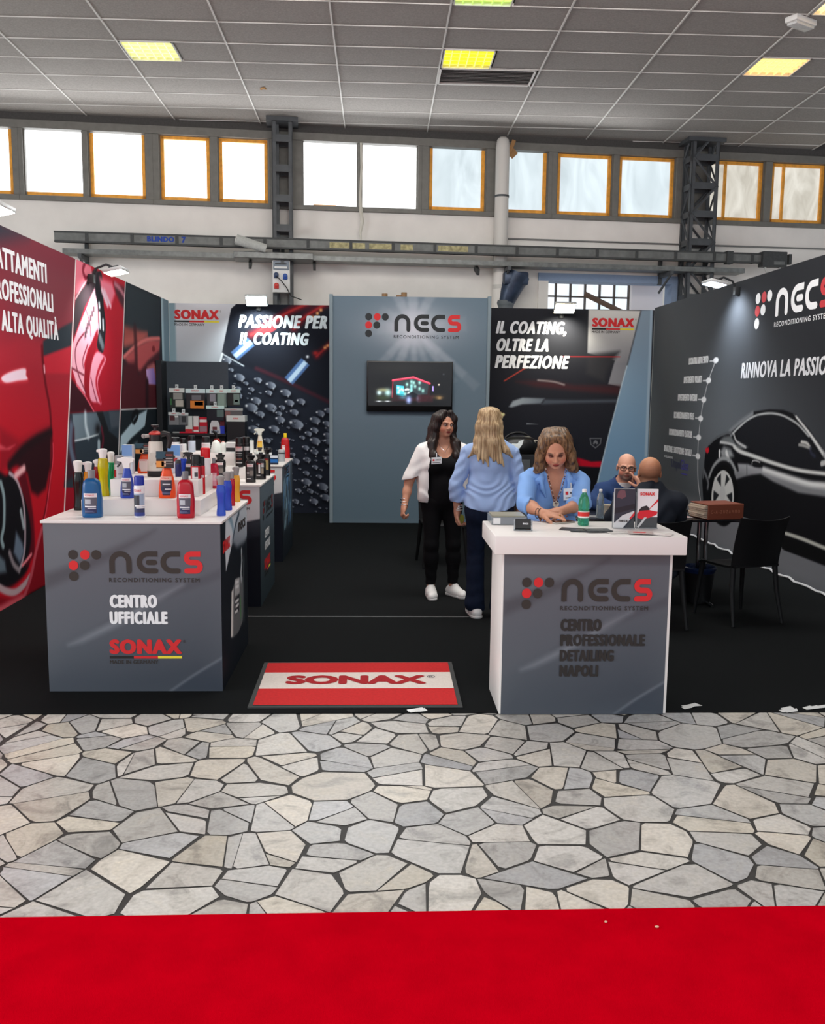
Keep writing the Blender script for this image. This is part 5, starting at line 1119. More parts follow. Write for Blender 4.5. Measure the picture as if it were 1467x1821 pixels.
def wl_(mb, txt, m, q, y, bold=0.085, shear=0.0, dz=0.0):
    (x0, z0), (x1, z1) = q; put_text(mb, txt, m, (x0, y, z0 + dz), EX, EZ, x1 - x0, z1 - z0, bold=bold, shear=shear)
wl_(b, 'CENTRO', WHITE, [(-1.522, 0.499), (-1.253, 0.575)], 5.147); wl_(b, 'UFFICIALE', WHITE, [(-1.525, 0.403), (-1.196, 0.478)], 5.147); b.build('lettering', t1)
necs_logo('logo', t1, (-1.747, 5.147, 0.653), EX, EZ, 0.747, DARK, REDL, height=0.181)
s0, s1 = [(-1.531, 0.227), (-1.119, 0.314)]
sonax_logo('maker_logo', t1, (s0[0], 5.147, s0[1]), EX, EZ, s1[0] - s0[0], s1[1] - s0[1])
sd = [(5.339, 0.846), (5.529, 0.869)]
b = MB(); put_text(b, 'SONAX', REDL, (LX1 + 0.003, 5.2, 0.80), EY, EZ, 0.26, 0.075, bold=0.075); put_text(b, 'necs', DARK, (LX1 + 0.003, 5.80, 0.84), EY, EZ, 0.3, 0.06, bold=0.075); b.build('side_lettering', t1)
t2 = display_counter('middle display counter in the row, white and black front with part of a logo', 7.275, 8.26, LX0 - 0.05, -0.94, art_front_two(-1.93, -0.94), art_plain(7.275, 8.26))
necs_logo('logo', t2, (-1.75, 7.272, 0.80), EX, EZ, 0.74, BLACK, REDL, height=0.16)
b = MB(); put_text(b, 'CENTRO', WHITE, (-0.937, 7.55, 0.52), EY, EZ, 0.3, 0.07, bold=0.075); put_text(b, 'UFFICIALE', WHITE, (-0.937, 7.55, 0.42), EY, EZ, 0.36, 0.07, bold=0.075); b.build('lettering', t2)
necs_logo('side_logo', t2, (-0.937, 7.45, 0.68), EY, EZ, 0.68, mat('ink_slate', (34, 38, 42)), mat('ink_dull_red', (150, 44, 48)))
sonax_logo('maker_logo', t2, (-0.937, 7.5, 0.26), EY, EZ, 0.42, 0.09)
t3 = display_counter('farthest display counter in the row near the water bead wall', 9.285, 10.34, LX0 - 0.08, -0.97, art_front_two(-1.96, -0.97), art_side_three(9.285, 10.34))
necs_logo('logo', t3, (-1.78, 9.282, 0.80), EX, EZ, 0.74, BLACK, REDL, height=0.16)
necs_logo('side_logo', t3, (-0.967, 9.5, 0.84), EY, EZ, 0.5, mat('ink_slate', (34, 38, 42)), mat('ink_dull_red', (150, 44, 48)))
# stepped risers on the counters
def riser(label, x0, x1, y0, y1, z0, z1):
    b = MB(); b.box(x0, x1, y0, y1, z0, z1, M_white, bev=0.003); return tag(b.build('display_riser', smooth=30), label, 'display riser', 'white display risers')
riser('low wide white riser on the nearest display counter', -1.74, -1.044, 5.387, 6.15, 1.0, 1.092)
riser('upper white riser stacked on the wide one on the nearest counter', -1.62, -1.09, 5.566, 6.15, 1.092, 1.195)
riser('low wide white riser on the middle display counter', -1.84, -1.10, 7.75, 8.22, 1.0, 1.10)
riser('upper white riser stacked on the wide one on the middle counter', -1.80, -1.24, 7.92, 8.22, 1.10, 1.21)
riser('low wide white riser on the farthest display counter', -1.86, -1.19, 9.5, 10.3, 1.0, 1.10)
# ---------------------------------------------------------------- reception counter
t = thing('reception_counter', 'white reception counter with grey front lettered CENTRO PROFESSIONALE DETAILING NAPOLI', 'reception counter', (0, 0, 0))
b = MB(); b.box(0.665, 1.585, 4.755, 5.18, 0.006, 0.905, M_white, bev=0.003); b.build('body', t, 30)
b = MB(); b.box(0.612, 1.625, 4.655, 5.24, 0.902, 1.0, M_white, bev=0.006); b.build('worktop', t, 30)
art_counter(0.676, 0.893, 0.895).mesh('front_print', lambda U, V: (U, np.full(U.shape, 4.753), V + 0.004), M_gloss, t, gain=0.98)
necs_logo('logo', t, (0.773, 4.75, 0.589), EX, EZ, 0.698, DARK, REDL, height=0.174)
b = MB(); DK = mat('ink_umber', (42, 38, 36), rough=0.6)
for s_, q in (('CENTRO', [(0.988, 0.47), (1.212, 0.537)]), ('PROFESSIONALE', [(0.989, 0.387), (1.452, 0.452)]), ('DETAILING', [(0.989, 0.302), (1.285, 0.366)]), ('NAPOLI', [(0.99, 0.217), (1.203, 0.281)])): wl_(b, s_, DK, q, 4.75)
b.build('lettering', t)
# ---------------------------------------------------------------- door mat
t = thing('door_mat', 'red and white door mat with the red word SONAX and dark rubber border', 'door mat', (0, 0, 0))
c = [(-0.706, 4.851, 0.012), (0.479, 4.852, 0.012), (0.486, 5.71, 0.012), (-0.718, 5.698, 0.012)]
bl, br, tr, tl = [Vector(p) for p in c]
def mp(s_, t_, z=0.0): return (bl * (1 - s_) + br * s_) * (1 - t_) + (tl * (1 - s_) + tr * s_) * t_ + Vector((0, 0, z))
Mru = mat('mat_rubber', (58, 60, 60), rough=0.8, bump=0.1); Mmr = mat('mat_red', (196, 30, 32), rough=0.95, noise=0.12, nscale=60, bump=0.4, bscale=350); Mmw = mat('mat_white', (222, 212, 204), rough=0.95, noise=0.08, nscale=90, bump=0.4, bscale=350); Mmd = mat('mat_darkred', (160, 22, 30), rough=0.95, noise=0.12, nscale=80)
b = MB(); v = [mp(0, 0), mp(1, 0), mp(1, 1), mp(0, 1)]; b.add([p for p in v] + [p - Vector((0, 0, 0.006)) for p in v], [(0, 1, 2, 3), (0, 4, 5, 1), (1, 5, 6, 2), (2, 6, 7, 3), (3, 7, 4, 0)], Mru); b.build('rubber_border', t)
b = MB()
for (a0, a1, m) in ((0.035, 0.37, Mmr), (0.37, 0.735, Mmw), (0.735, 0.975, Mmr)): b.quad(mp(0.022, a0, 0.003), mp(0.978, a0, 0.003), mp(0.978, a1, 0.003), mp(0.022, a1, 0.003), m)
b.build('pile', t)
b = MB(); vs, fs = text_mesh('SONAX'); lo, hi = vs.min(0), vs.max(0)
for i in range(13):
    dx, dy = (0, 0) if i == 12 else (0.012 * math.cos(i * PI / 6), 0.016 * math.sin(i * PI / 6))
    b.add([mp(0.155 + dx + 0.68 * (p[0] - lo[0]) / (hi[0] - lo[0]), 0.475 + dy + 0.17 * (p[1] - lo[1]) / (hi[1] - lo[1]), 0.0042 + 0.00005 * i) for p in vs], fs, Mmd)
vs, fs = text_mesh('\u00ae'); lo, hi = vs.min(0), vs.max(0)
b.add([mp(0.855 + 0.04 * (p[0] - lo[0]) / (hi[0] - lo[0]), 0.60 + 0.055 * (p[1] - lo[1]) / (hi[1] - lo[1]), 0.0042) for p in vs], fs, mat('mat_navy', (40, 40, 60), rough=0.9)); b.build('lettering', t)

# ================================================================ bottles, cans, boxes on the counters
def plastic(c, rough=0.28, trans=0.0):
    return mat('plastic_%d_%d_%d%s' % (*c, '_clear' if trans else ''), c, rough=rough, spec=0.5, trans=trans)
INKN = (24, 28, 52)
def wrapped(mb, P, m, rx, ry, e):
    """flat outline P in (x, z) wrapped round the front of a body of half width rx and half depth ry"""
    n = max(2, int((max(p[0] for p in P) - min(p[0] for p in P)) / 0.006) + 1)
    x0, x1 = min(p[0] for p in P), max(p[0] for p in P); z0, z1 = min(p[1] for p in P), max(p[1] for p in P)
    vs = []; fs = []
    for i in range(n + 1):
        x = x0 + (x1 - x0) * i / n; t = max(-1, min(1, x / rx))
        y = -ry * max(0.0, 1 - abs(t) ** 2.0) ** 0.5 if abs(t) < 1 else 0
        vs += [(x, y - e, z0), (x, y - e, z1)]
    for i in range(n): fs.append((2 * i, 2 * i + 2, 2 * i + 3, 2 * i + 1))
    mb.add(vs, fs, m)
def label_part(t, w, z0, z1, rx, ry, bands, name=True, big=None, part='label'):
    """bands: [(from, to, colour, left, right)] in fractions of the label; the maker's name in red on the top band"""
    mb = MB(); h = z1 - z0
    for i, bd in enumerate(bands):
        f0, f1, c = bd[:3]; l, r = (bd[3], bd[4]) if len(bd) > 3 else (0, 1)
        wrapped(mb, [(-w / 2 + w * l, z0 + h * f0), (-w / 2 + w * r, z0 + h * f1)], plastic(c, 0.4), rx, ry, 0.0008 + 0.0003 * i)
    def word(txt, m, x0, x1, za, zb):
        vs, fs = text_mesh(txt); lo, hi = vs.min(0), vs.max(0); q = []
        for p in vs:
            x = x0 + (p[0] - lo[0]) / (hi[0] - lo[0]) * (x1 - x0); tt = max(-0.999, min(0.999, x / rx))
            q.append((x, -ry * (1 - tt * tt) ** 0.5 - 0.0036, za + (p[1] - lo[1]) / (hi[1] - lo[1]) * (zb - za)))
        mb.add(q, fs, m)
    if name: word('SONAX', REDL, -w * 0.40, w * 0.32, z0 + h * 0.86, z0 + h * 0.95)
    if big: word(big[0], WHITE, -w * 0.42, w * 0.42, z0 + h * big[1], z0 + h * big[2])
    return mb.build(part, t)
LAB = [(0, 1, (226, 222, 226)), (0, 0.80, (40, 46, 84)), (0.40, 0.80, (90, 92, 104)), (0.46, 0.70, (176, 182, 190), 0.1, 0.55), (0.30, 0.37, (230, 232, 236), 0.08, 0.92), (0.22, 0.26, (210, 214, 222), 0.3, 0.92), (0.10, 0.12, (120, 130, 170), 0.08, 0.7), (0.05, 0.065, (120, 130, 170), 0.08, 0.8)]
LABD = [(0, 1, (40, 40, 44)), (0.82, 1, (226, 222, 222)), (0.25, 0.78, (74, 70, 70)), (0.3, 0.6, (120, 112, 106), 0.45, 0.9), (0.4, 0.5, (150, 150, 150), 0.1, 0.4), (0.10, 0.14, (200, 200, 200), 0.1, 0.6)]
def at(t5): return Vector(t5[:3]), t5[3], t5[4]
def big_bottle(label, P, c, cap, lab=LAB, big=None, group=None, lw=0.66):
    """one litre bottle: flat shouldered body, straight cap"""
    p, w, h = at(P); d = w * 0.62; t = thing('shampoo_bottle', label, 'bottle', p + Vector((0, d / 2, 0)), 0, group); r = w / 2
    b = MB(); hb = h * 0.83
    b.lathe([(r * 0.90, 0), (r * 0.99, 0.006), (r, 0.02), (r, hb * 0.48), (r * 0.95, hb * 0.56), (r * 0.92, hb * 0.66), (r * 0.88, hb * 0.82), (r * 0.78, hb * 0.92), (r * 0.50, hb * 0.985), (r * 0.36, hb)], plastic(c), n=28, sy=0.62, sup=3.2); b.build('body', t, 40)
    b = MB(); b.lathe([(r * 0.36, hb), (r * 0.36, h - 0.004), (r * 0.33, h)], plastic(cap, 0.45), n=20, sy=0.9); b.build('cap', t, 40)
    label_part(t, w * lw, h * 0.10, h * 0.52, r, r * 0.70, lab, True, big)
    return t
def trigger_head(t, z, s, c, dirn=-1, part='trigger_head', dark=(60, 60, 62)):
    """sprayer head of size s, nozzle towards x * dirn"""
    b = MB(); m = plastic(c, 0.4)
    b.prism([(-0.24 * s, 0), (0.24 * s, 0), (0.30 * s, 0.45 * s), (0.62 * s, 0.62 * s), (0.66 * s, 0.80 * s), (0.45 * s, 0.92 * s), (-0.45 * s, 0.95 * s), (-0.8 * s, 0.86 * s), (-0.82 * s, 0.66 * s), (-0.4 * s, 0.56 * s)] if dirn < 0 else [(0.24 * s, 0), (-0.24 * s, 0), (-0.30 * s, 0.45 * s), (-0.62 * s, 0.62 * s), (-0.66 * s, 0.80 * s), (-0.45 * s, 0.92 * s), (0.45 * s, 0.95 * s), (0.8 * s, 0.86 * s), (0.82 * s, 0.66 * s), (0.4 * s, 0.56 * s)], 0.44 * s, m, (0, 0.22 * s, z)); hd = b.build(part, t, 40)
    b = MB(); b.tube([(dirn * 0.5 * s, 0, z + 0.6 * s), (dirn * 0.62 * s, 0, z + 0.35 * s), (dirn * 0.85 * s, 0, z + 0.1 * s)], 0.09 * s, plastic(dark, 0.4), 8); b.build('lever', hd, 50)
    return hd
def spray_bottle(label, P, c, head, lab=LAB, dirn=-1, tagcard=False, group=None, dark=(60, 60, 62), trans=0.0):
    p, w, h = at(P); d = w * 0.7; r = w / 2; t = thing('spray_bottle', label, 'bottle', p + Vector((0, d / 2, 0)), 0, group)
    hb = h * 0.73 if not tagcard else h * 0.70
    b = MB(); b.lathe([(r * 0.92, 0), (r, 0.008), (r * 0.99, hb * 0.18), (r * 0.92, hb * 0.40), (r * 0.78, hb * 0.62), (r * 0.60, hb * 0.80), (r * 0.50, hb * 0.92), (r * 0.40, hb)], plastic(c, trans=trans), n=26, sy=0.66, sup=2.8); b.build('body', t, 40)
    trigger_head(t, hb, h * 0.27, head, dirn, dark=dark)
    if lab: label_part(t, w * 0.66, hb * 0.10, hb * 0.68, r * 1.02, r * 0.68, lab)
    if tagcard:
        b = MB(); cw, chh = w * 1.02, h * 0.36; z = h * 0.66
        mk = plastic((46, 42, 44), 0.4); b.box(-cw / 2, cw / 2, -r * 0.9, -r * 0.9 + 0.003, z, z + chh, mk, bev=0.001)
        y = -r * 0.9 - 0.0008; q = lambda a, bb, cc, dd, col: b.quad((-cw / 2 + cw * a, y, z + chh * cc), (-cw / 2 + cw * bb, y, z + chh * cc), (-cw / 2 + cw * bb, y, z + chh * dd), (-cw / 2 + cw * a, y, z + chh * dd), plastic(col, 0.4))
        q(0.0, 0.45, 0.05, 0.42, (226, 150, 70)); q(0.0, 0.55, 0.55, 0.98, (44, 78, 92)); q(0.5, 0.95, 0.72, 0.84, (120, 60, 56)); q(0.4, 0.95, 0.55, 0.60, (190, 186, 180)); q(0.45, 0.95, 0.40, 0.44, (170, 166, 160)); q(0.45, 0.95, 0.25, 0.29, (150, 146, 140)); q(0.3, 0.55, 0.1, 0.4, (226, 190, 160))
        b.build('hang_card', t)
    return t
def can(label, P, body, cap, bands=None, name='aerosol_can', group=None, capf=0.2, dome=True, cat='aerosol can', txt=True):
    p, w, h = at(P); r = w / 2; t = thing(name, label, cat, p + Vector((0, r, 0)), 0, group); hb = h * (1 - capf)
    b = MB(); b.lathe([(r * 0.95, 0), (r, 0.004), (r, hb - 0.012), (r * 0.96, hb - 0.004), (r * 0.84, hb)], plastic(body, 0.25), n=24); b.build('body', t, 40)
    b = MB(); rc = r * 0.93
    b.lathe([(rc, hb - 0.002), (rc, h - 0.012), (rc * 0.93, h - 0.003), (rc * 0.8, h)], plastic(cap, 0.35), n=24); b.build('cap', t, 40)
    if bands: label_part(t, w * 0.98, 0.01, hb - 0.015, r * 1.004, r * 1.004, bands, txt)
    return t
def slim_bottle(label, P, c, head, trans=0.0, dirn=0, headf=0.2, group=None):
    """tall waisted half litre bottle with a smooth sprayer cap"""
    p, w, h = at(P); r = w / 2; t = thing('spray_bottle', label, 'bottle', p + Vector((0, r, 0)), 0, group); hb = h * (1 - headf)
    b = MB(); b.lathe([(r * 0.95, 0), (r, 0.006), (r * 0.98, hb * 0.10), (r * 0.84, hb * 0.25), (r * 0.82, hb * 0.5), (r * 0.97, hb * 0.70), (r, hb * 0.80), (r * 0.86, hb * 0.90), (r * 0.84, hb * 0.97), (r * 0.5, hb)], plastic(c, 0.2, trans), n=24, sy=0.85); b.build('body', t, 45)
    b = MB(); rr_ = r * 0.86
    b.lathe([(rr_ * 0.72, hb - 0.004), (rr_ * 0.78, hb + 0.01), (rr_ * 0.92, h - 0.02), (rr_ * 1.0, h - 0.010), (rr_ * 0.85, h - 0.003), (rr_ * 0.4, h)], plastic(head, 0.4), n=20, sy=0.9)
    if dirn: b.box(min(0, dirn * r * 1.1), max(0, dirn * r * 1.1), -0.008, 0.008, h - 0.022, h - 0.006, plastic(head, 0.4), bev=0.004)
    b.build('sprayer_cap', t, 45)
    return t
def squat_bottle(label, P, c=(22, 22, 24), lab=LABD, group='black bottles on the middle counter', capw=1.02):
    p, w, h = at(P); r = w / 2; t = thing('cleaner_bottle', label, 'bottle', p + Vector((0, r * 0.8, 0)), 0, group); hb = h * 0.76
    b = MB(); b.lathe([(r * 0.94, 0), (r, 0.006), (r, hb * 0.82), (r * 0.9, hb * 0.94), (r * 0.6, hb)], plastic(c, 0.3), n=24, sy=0.8, sup=2.6); b.build('body', t, 40)
    b = MB(); b.lathe([(r * 0.6, hb), (r * 0.66, hb + h * 0.05), (r * 0.86, hb + h * 0.10), (r * 0.90, hb + h * 0.17), (r * 0.4, hb + h * 0.18), (r * 0.36, h)], plastic((28, 28, 30), 0.4), n=20, sy=0.85); b.build('cap', t, 40)
    if lab: label_part(t, w * 0.8, hb * 0.10, hb * 0.84, r * 1.02, r * 0.84, lab)
    return t
def carton(label, P, faces, name='product_box', group=None, depth=0.06, txt=None, rz=0.0):
    """faces: [(from, to, colour)] horizontal bands"""
    p, w, h = at(P); t = thing(name, label, 'box', p + Vector((0, depth / 2, 0)), rz, group)
    b = MB(); b.box(-w / 2, w / 2, -depth / 2, depth / 2, 0, h, plastic(faces[0][2], 0.5), bev=0.002); b.build('carton', t)
    b = MB()
    for i, (f0, f1, c) in enumerate(faces): b.quad((-w / 2 + .001, -depth / 2 - 0.0006 - 0.0002 * i, h * f0 + .001), (w / 2 - .001, -depth / 2 - 0.0006 - 0.0002 * i, h * f0 + .001), (w / 2 - .001, -depth / 2 - 0.0006 - 0.0002 * i, h * f1 - .001), (-w / 2 + .001, -depth / 2 - 0.0006 - 0.0002 * i, h * f1 - .001), plastic(c, 0.45))
    if txt: put_text(b, txt[0], REDL, (-w * 0.36, -depth / 2 - 0.002, h * txt[1]), EX, EZ, w * 0.66, h * txt[2], bold=0.06)
    b.build('print', t)
    return t
# --- nearest counter, on the board itself (z = 1.0)
slim_bottle('tall black spray bottle with white cap at the left end of the nearest counter', (-1.828, 5.587, 1, 0.066, 0.304), (18, 24, 24), (232, 230, 226), headf=0.22)
slim_bottle('small amber spray bottle with white cap behind the blue shampoo bottle', (-1.846, 5.843, 1, 0.061, 0.279), (214, 140, 20), (232, 230, 226), dirn=-1, headf=0.22)
big_bottle('large teal blue shampoo bottle with grey cap at the front left', (-1.647, 5.261, 1, 0.114, 0.274), (10, 84, 138), (128, 128, 132), big=('SHAMPOO', 0.30, 0.37))
can('blue and white aerosol can with blue cap at the front edge', (-1.378, 5.273, 1, 0.062, 0.242), (228, 228, 232), (24, 44, 150), [(0, 1, (228, 228, 232)), (0.0, 0.80, (150, 168, 190)), (0.0, 0.74, (58, 62, 70), 0, 0.62), (0.0, 0.30, (44, 50, 84)), (0.34, 0.38, (236, 236, 236), 0.15, 1), (0.28, 0.31, (236, 236, 236), 0.3, 1), (0.0, 0.13, (40, 56, 130))], capf=0.22)
big_bottle('large dark red foam bottle with grey cap at the front edge', (-1.11, 5.261, 1, 0.101, 0.27), (176, 10, 34), (112, 112, 116), big=('RICH FOAM', 0.30, 0.36))
GR = (150, 148, 146)
slim_bottle('nearer of the two cobalt blue spray bottles on the right edge', (-0.925, 5.367, 1, 0.055, 0.239), (48, 84, 196), GR, headf=0.22, dirn=-1)
slim_bottle('farther of the two cobalt blue spray bottles on the right edge', (-0.928, 5.631, 1, 0.052, 0.241), (40, 74, 190), GR, headf=0.22, dirn=-1)
slim_bottle('slim red spray bottle behind the cobalt blue ones', (-0.935, 5.861, 1, 0.036, 0.225), (180, 16, 36), GR, headf=0.2)
slim_bottle('amber yellow spray bottle at the rear of the right edge', (-0.942, 6.077, 1, 0.049, 0.237), (232, 168, 52), GR, headf=0.24, dirn=-1)
# --- nearest counter, low riser (z = 1.092)
slim_bottle('tall transparent yellow spray bottle on the low riser', (-1.663, 5.546, 1.092, 0.065, 0.288), (226, 214, 10), (236, 234, 230), trans=0.45, dirn=-1, headf=0.19)
slim_bottle('transparent green spray bottle beside the tall yellow one', (-1.64, 5.641, 1.092, 0.051, 0.265), (24, 176, 110), (236, 234, 230), trans=0.45, headf=0.24)
slim_bottle('dark red spray bottle with white cap half hidden behind the yellow one', (-1.743, 5.699, 1.092, 0.042, 0.212), (150, 24, 30), (232, 230, 226), headf=0.2, dirn=-1)
spray_bottle('blue trigger spray bottle with white head on the low riser', (-1.493, 5.45, 1.092, 0.084, 0.246), (38, 66, 168), (236, 234, 230), dirn=-1)
spray_bottle('orange trigger spray bottle with hang card at the front of the low riser', (-1.262, 5.464, 1.092, 0.101, 0.277), (236, 78, 20), (60, 56, 54), [(0, 1, (40, 46, 74)), (0.8, 1, (236, 196, 180)), (0.45, 0.75, (60, 62, 74)), (0.55, 0.62, (200, 205, 210), 0.2, 0.9), (0.3, 0.35, (230, 230, 230), 0.4, 0.95), (0.1, 0.13, (120, 130, 170), 0.1, 0.9)], tagcard=True)
REDCAN = [(0, 1, (196, 30, 40)), (0.55, 0.96, (226, 226, 226), 0.2, 0.8), (0.62, 0.78, (70, 74, 78), 0.45, 0.78), (0.0, 0.50, (206, 60, 66), 0.1, 0.9)]
can('black capped aerosol can with red and white label on the riser edge', (-1.124, 5.641, 1.092, 0.063, 0.251), (36, 34, 36), (22, 24, 24), REDCAN, capf=0.22, txt=False)
can('bright red aerosol can behind the black capped one', (-1.098, 5.707, 1.092, 0.039, 0.233), (206, 24, 34), (26, 24, 26), [(0, 1, (206, 24, 34)), (0.6, 0.7, (240, 200, 200), 0.1, 0.9)], capf=0.22, txt=False)
can('slim white lettered tube can standing next to the bright red aerosol', (-1.112, 5.943, 1.092, 0.033, 0.191), (190, 186, 184), (150, 150, 152), [(0, 1, (60, 40, 44)), (0.1, 0.9, (226, 222, 222), 0.15, 0.85)], capf=0.25, txt=False)
big_bottle('small crimson bottle with grey cap at the back of the riser edge', (-1.085, 6.053, 1.092, 0.067, 0.202), (186, 12, 50), (130, 132, 134), [(0, 1, (236, 190, 200)), (0, 0.4, (220, 150, 166))], lw=0.6)
# --- nearest counter, upper riser (z = 1.195)
can('white can with grey lid and red stripe on the upper riser', (-1.577, 5.584, 1.195, 0.061, 0.142), (206, 206, 206), (138, 138, 140), [(0, 1, (206, 206, 206)), (0, 0.7, (170, 36, 44), 0.0, 0.34), (0.3, 0.34, (90, 90, 90), 0.5, 0.9)], capf=0.36, txt=False)
spray_bottle('orange trigger spray bottle with hang card on the upper riser', (-1.523, 5.989, 1.195, 0.096, 0.193), (236, 78, 20), (60, 56, 54), [(0, 1, (226, 206, 200))], tagcard=True)
t = thing('pump_sprayer', 'white pump pressure sprayer with red and black head on the upper riser', 'pump sprayer', Vector((-1.399, 5.752, 1.195, 0.107, 0.324)[:3]) + Vector((0, 0.05, 0)))
_, w, h = at((-1.399, 5.752, 1.195, 0.107, 0.324)); r = w / 2; MW = plastic((222, 216, 204), 0.4); MK = plastic((34, 30, 30), 0.4)
b = MB(); b.lathe([(r, h * 0.11), (r * 0.98, h * 0.16), (r * 0.86, h * 0.45), (r * 0.80, h * 0.66), (r * 0.7, h * 0.68)], MW, n=28); b.build('tank', t, 40)
b = MB(); b.lathe([(r * 0.97, 0), (r * 1.02, 0.004), (r * 1.02, h * 0.11), (r * 0.9, h * 0.115)], MK, n=28); b.build('foot', t, 40)
b = MB(); b.lathe([(r * 0.68, h * 0.66), (r * 0.70, h * 0.81), (r * 0.60, h * 0.83)], MK, n=24); b.build('neck', t, 40)
b = MB(); b.lathe([(r * 0.70, h * 0.81), (r * 0.74, h * 0.835), (r * 0.5, h * 0.87), (r * 0.25, h * 0.885)], plastic((196, 52, 44), 0.4), n=24); b.build('collar', t, 40)
b = MB(); b.lathe([(r * 0.2, h * 0.86), (r * 0.2, h * 0.95), (r * 0.42, h * 0.965), (r * 0.44, h * 0.995), (r * 0.3, h)], MK, n=20); b.build('pump_knob', t, 40)
b = MB(); b.tube([(-r * 0.6, 0, h * 0.79), (-r * 1.25, -0.005, h * 0.78)], [0.010, 0.012], plastic((170, 166, 160), 0.4), 12); b.ball((-r * 1.32, -0.006, h * 0.78), 0.015, plastic((150, 148, 144), 0.4), 12); b.build('nozzle', t, 50)
b = MB(); b.tube([(r * 0.5, 0, h * 0.80), (r * 1.0, 0, h * 0.83), (r * 1.5, 0.0, h * 0.82), (r * 1.7, 0, h * 0.70), (r * 1.5, 0, h * 0.55)], [0.016, 0.02, 0.018, 0.016, 0.014], MK, 10); b.build('handle', t, 50)
b = MB(); b.box(-r * 0.45, r * 0.45, -r * 0.93, -r * 0.9, h * 0.22, h * 0.46, plastic((208, 202, 190), 0.4), bev=0.001); b.build('level_window', t)
carton('light blue and white carton behind the blue trigger spray', (-1.615, 5.938, 1.195, 0.066, 0.188), [(0, 1, (206, 214, 226)), (0.62, 1, (120, 160, 214))], depth=0.06, txt=('SONAX', 0.42, 0.14))
carton('blue and white carton behind the front orange spray bottle', (-1.331, 6.006, 1.195, 0.082, 0.186), [(0, 1, (222, 224, 234)), (0.62, 1, (118, 166, 226))], depth=0.07, txt=('SONAX', 0.42, 0.14))
can('dark blue jar beneath the hang card of the front orange spray', (-1.256, 5.765, 1.195, 0.039, 0.107), (36, 40, 96), (60, 62, 66), None, 'product_jar', capf=0.2, cat='jar')
slim_bottle('bright blue bottle with cream cap on the upper riser', (-1.249, 5.887, 1.195, 0.047, 0.153), (34, 74, 206), (222, 218, 210), headf=0.3)
spray_bottle('black trigger bottle behind the red foam bottle', (-1.207, 5.849, 1.195, 0.051, 0.152), (28, 28, 30), (40, 38, 38), [(0, 1, (30, 30, 32)), (0.7, 1, (226, 226, 224))], dirn=-1)
can('white can with bright red cap at the back of the upper riser', (-1.113, 5.899, 1.195, 0.066, 0.175), (236, 232, 232), (214, 10, 22), [(0, 1, (236, 232, 232))], capf=0.36, txt=False)
# --- middle counter
squat_bottle('black cleaner bottle with grey label on the left of the middle counter front', (-1.331, 7.726, 1, 0.091, 0.22))
squat_bottle('black bottle with white topped label at the front right of the middle counter', (-1.035, 7.425, 1, 0.083, 0.239))
squat_bottle('black bottle with white vertical lettering beside the front one', (-0.988, 7.702, 1, 0.086, 0.229), lab=[(0, 1, (24, 24, 26)), (0.3, 0.9, (226, 226, 226), 0.28, 0.5), (0.25, 0.62, (150, 138, 120), 0.62, 0.95), (0.68, 0.95, (190, 190, 190), 0.62, 0.95), (0.12, 0.18, (220, 220, 220), 0.0, 0.5)])
squat_bottle('partly hidden black bottle with gold label at the right edge of the middle counter', (-0.979, 8.08, 1, 0.06, 0.25), lab=[(0, 1, (24, 24, 26)), (0.25, 0.85, (160, 140, 90), 0.2, 0.8)])
BK = [(0, 1, (24, 24, 26)), (0.72, 0.94, (190, 176, 176), 0.05, 0.95), (0.6, 0.63, (150, 150, 150), 0.1, 0.9), (0.52, 0.54, (150, 150, 150), 0.1, 0.9), (0.30, 0.38, (110, 66, 56), 0.1, 0.9), (0.14, 0.18, (200, 200, 200), 0.1, 0.9)]
can('tall black aerosol can with pink banded label on the riser', (-1.172, 7.741, 1.1, 0.069, 0.249), (22, 22, 24), (18, 20, 20), BK, capf=0.2)
can('tall black aerosol can half hidden behind the pink banded one', (-1.126, 7.838, 1.1, 0.063, 0.252), (22, 22, 24), (18, 20, 20), [(0, 1, (24, 24, 26)), (0.72, 0.9, (206, 200, 200), 0.2, 0.95)], capf=0.2, txt=False)
def jar(label, P, capf=0.32, body=(226, 228, 230), cap=(22, 22, 24)): return can(label, P, body, cap, None, 'product_jar', 'black capped jars on the middle counter', capf, cat='jar')
jar('white jar with tall black cap behind the blue and white carton', (-1.747, 7.881, 1.21, 0.093, 0.132), 0.3)
jar('pale jar with black cap between the two wider ones', (-1.672, 7.891, 1.21, 0.054, 0.122), 0.35)
jar('pale blue white jar with black cap left of the white cones', (-1.618, 7.976, 1.21, 0.064, 0.143), 0.3, (204, 214, 228))
can('white can with black cap and red name above the red capped can', (-1.485, 7.916, 1.21, 0.074, 0.137), (230, 224, 224), (24, 24, 26), [(0, 1, (230, 224, 224))], capf=0.36)
for lab, P in (('left one of the two white cone shaped bottles near the rear rack', (-1.401, 7.928, 1.21, 0.098, 0.108)), ('right one of the two white cone shaped bottles near the rear rack', (-1.34, 7.936, 1.21, 0.069, 0.098))):
    p, w, h = at(P); t = thing('cone_bottle', lab, 'bottle', p + Vector((0, 0.04, 0)), 0, 'white cone shaped bottles')
    b = MB(); b.lathe([(w / 2, 0), (w / 2, 0.01), (w * 0.34, h * 0.8), (w * 0.2, h * 0.9)], plastic((222, 228, 222), 0.35), n=20); b.build('body', t, 40)
    b = MB(); b.lathe([(w * 0.2, h * 0.9), (w * 0.12, h)], plastic((206, 150, 140) if 'right' in lab else (222, 228, 222), 0.35), n=14); b.build('tip', t, 40)
carton('white carton with a dark disc on the middle counter riser', (-1.273, 7.945, 1.21, 0.079, 0.089), [(0, 1, (224, 228, 226)), (0.1, 0.5, (40, 42, 44))], depth=0.08)
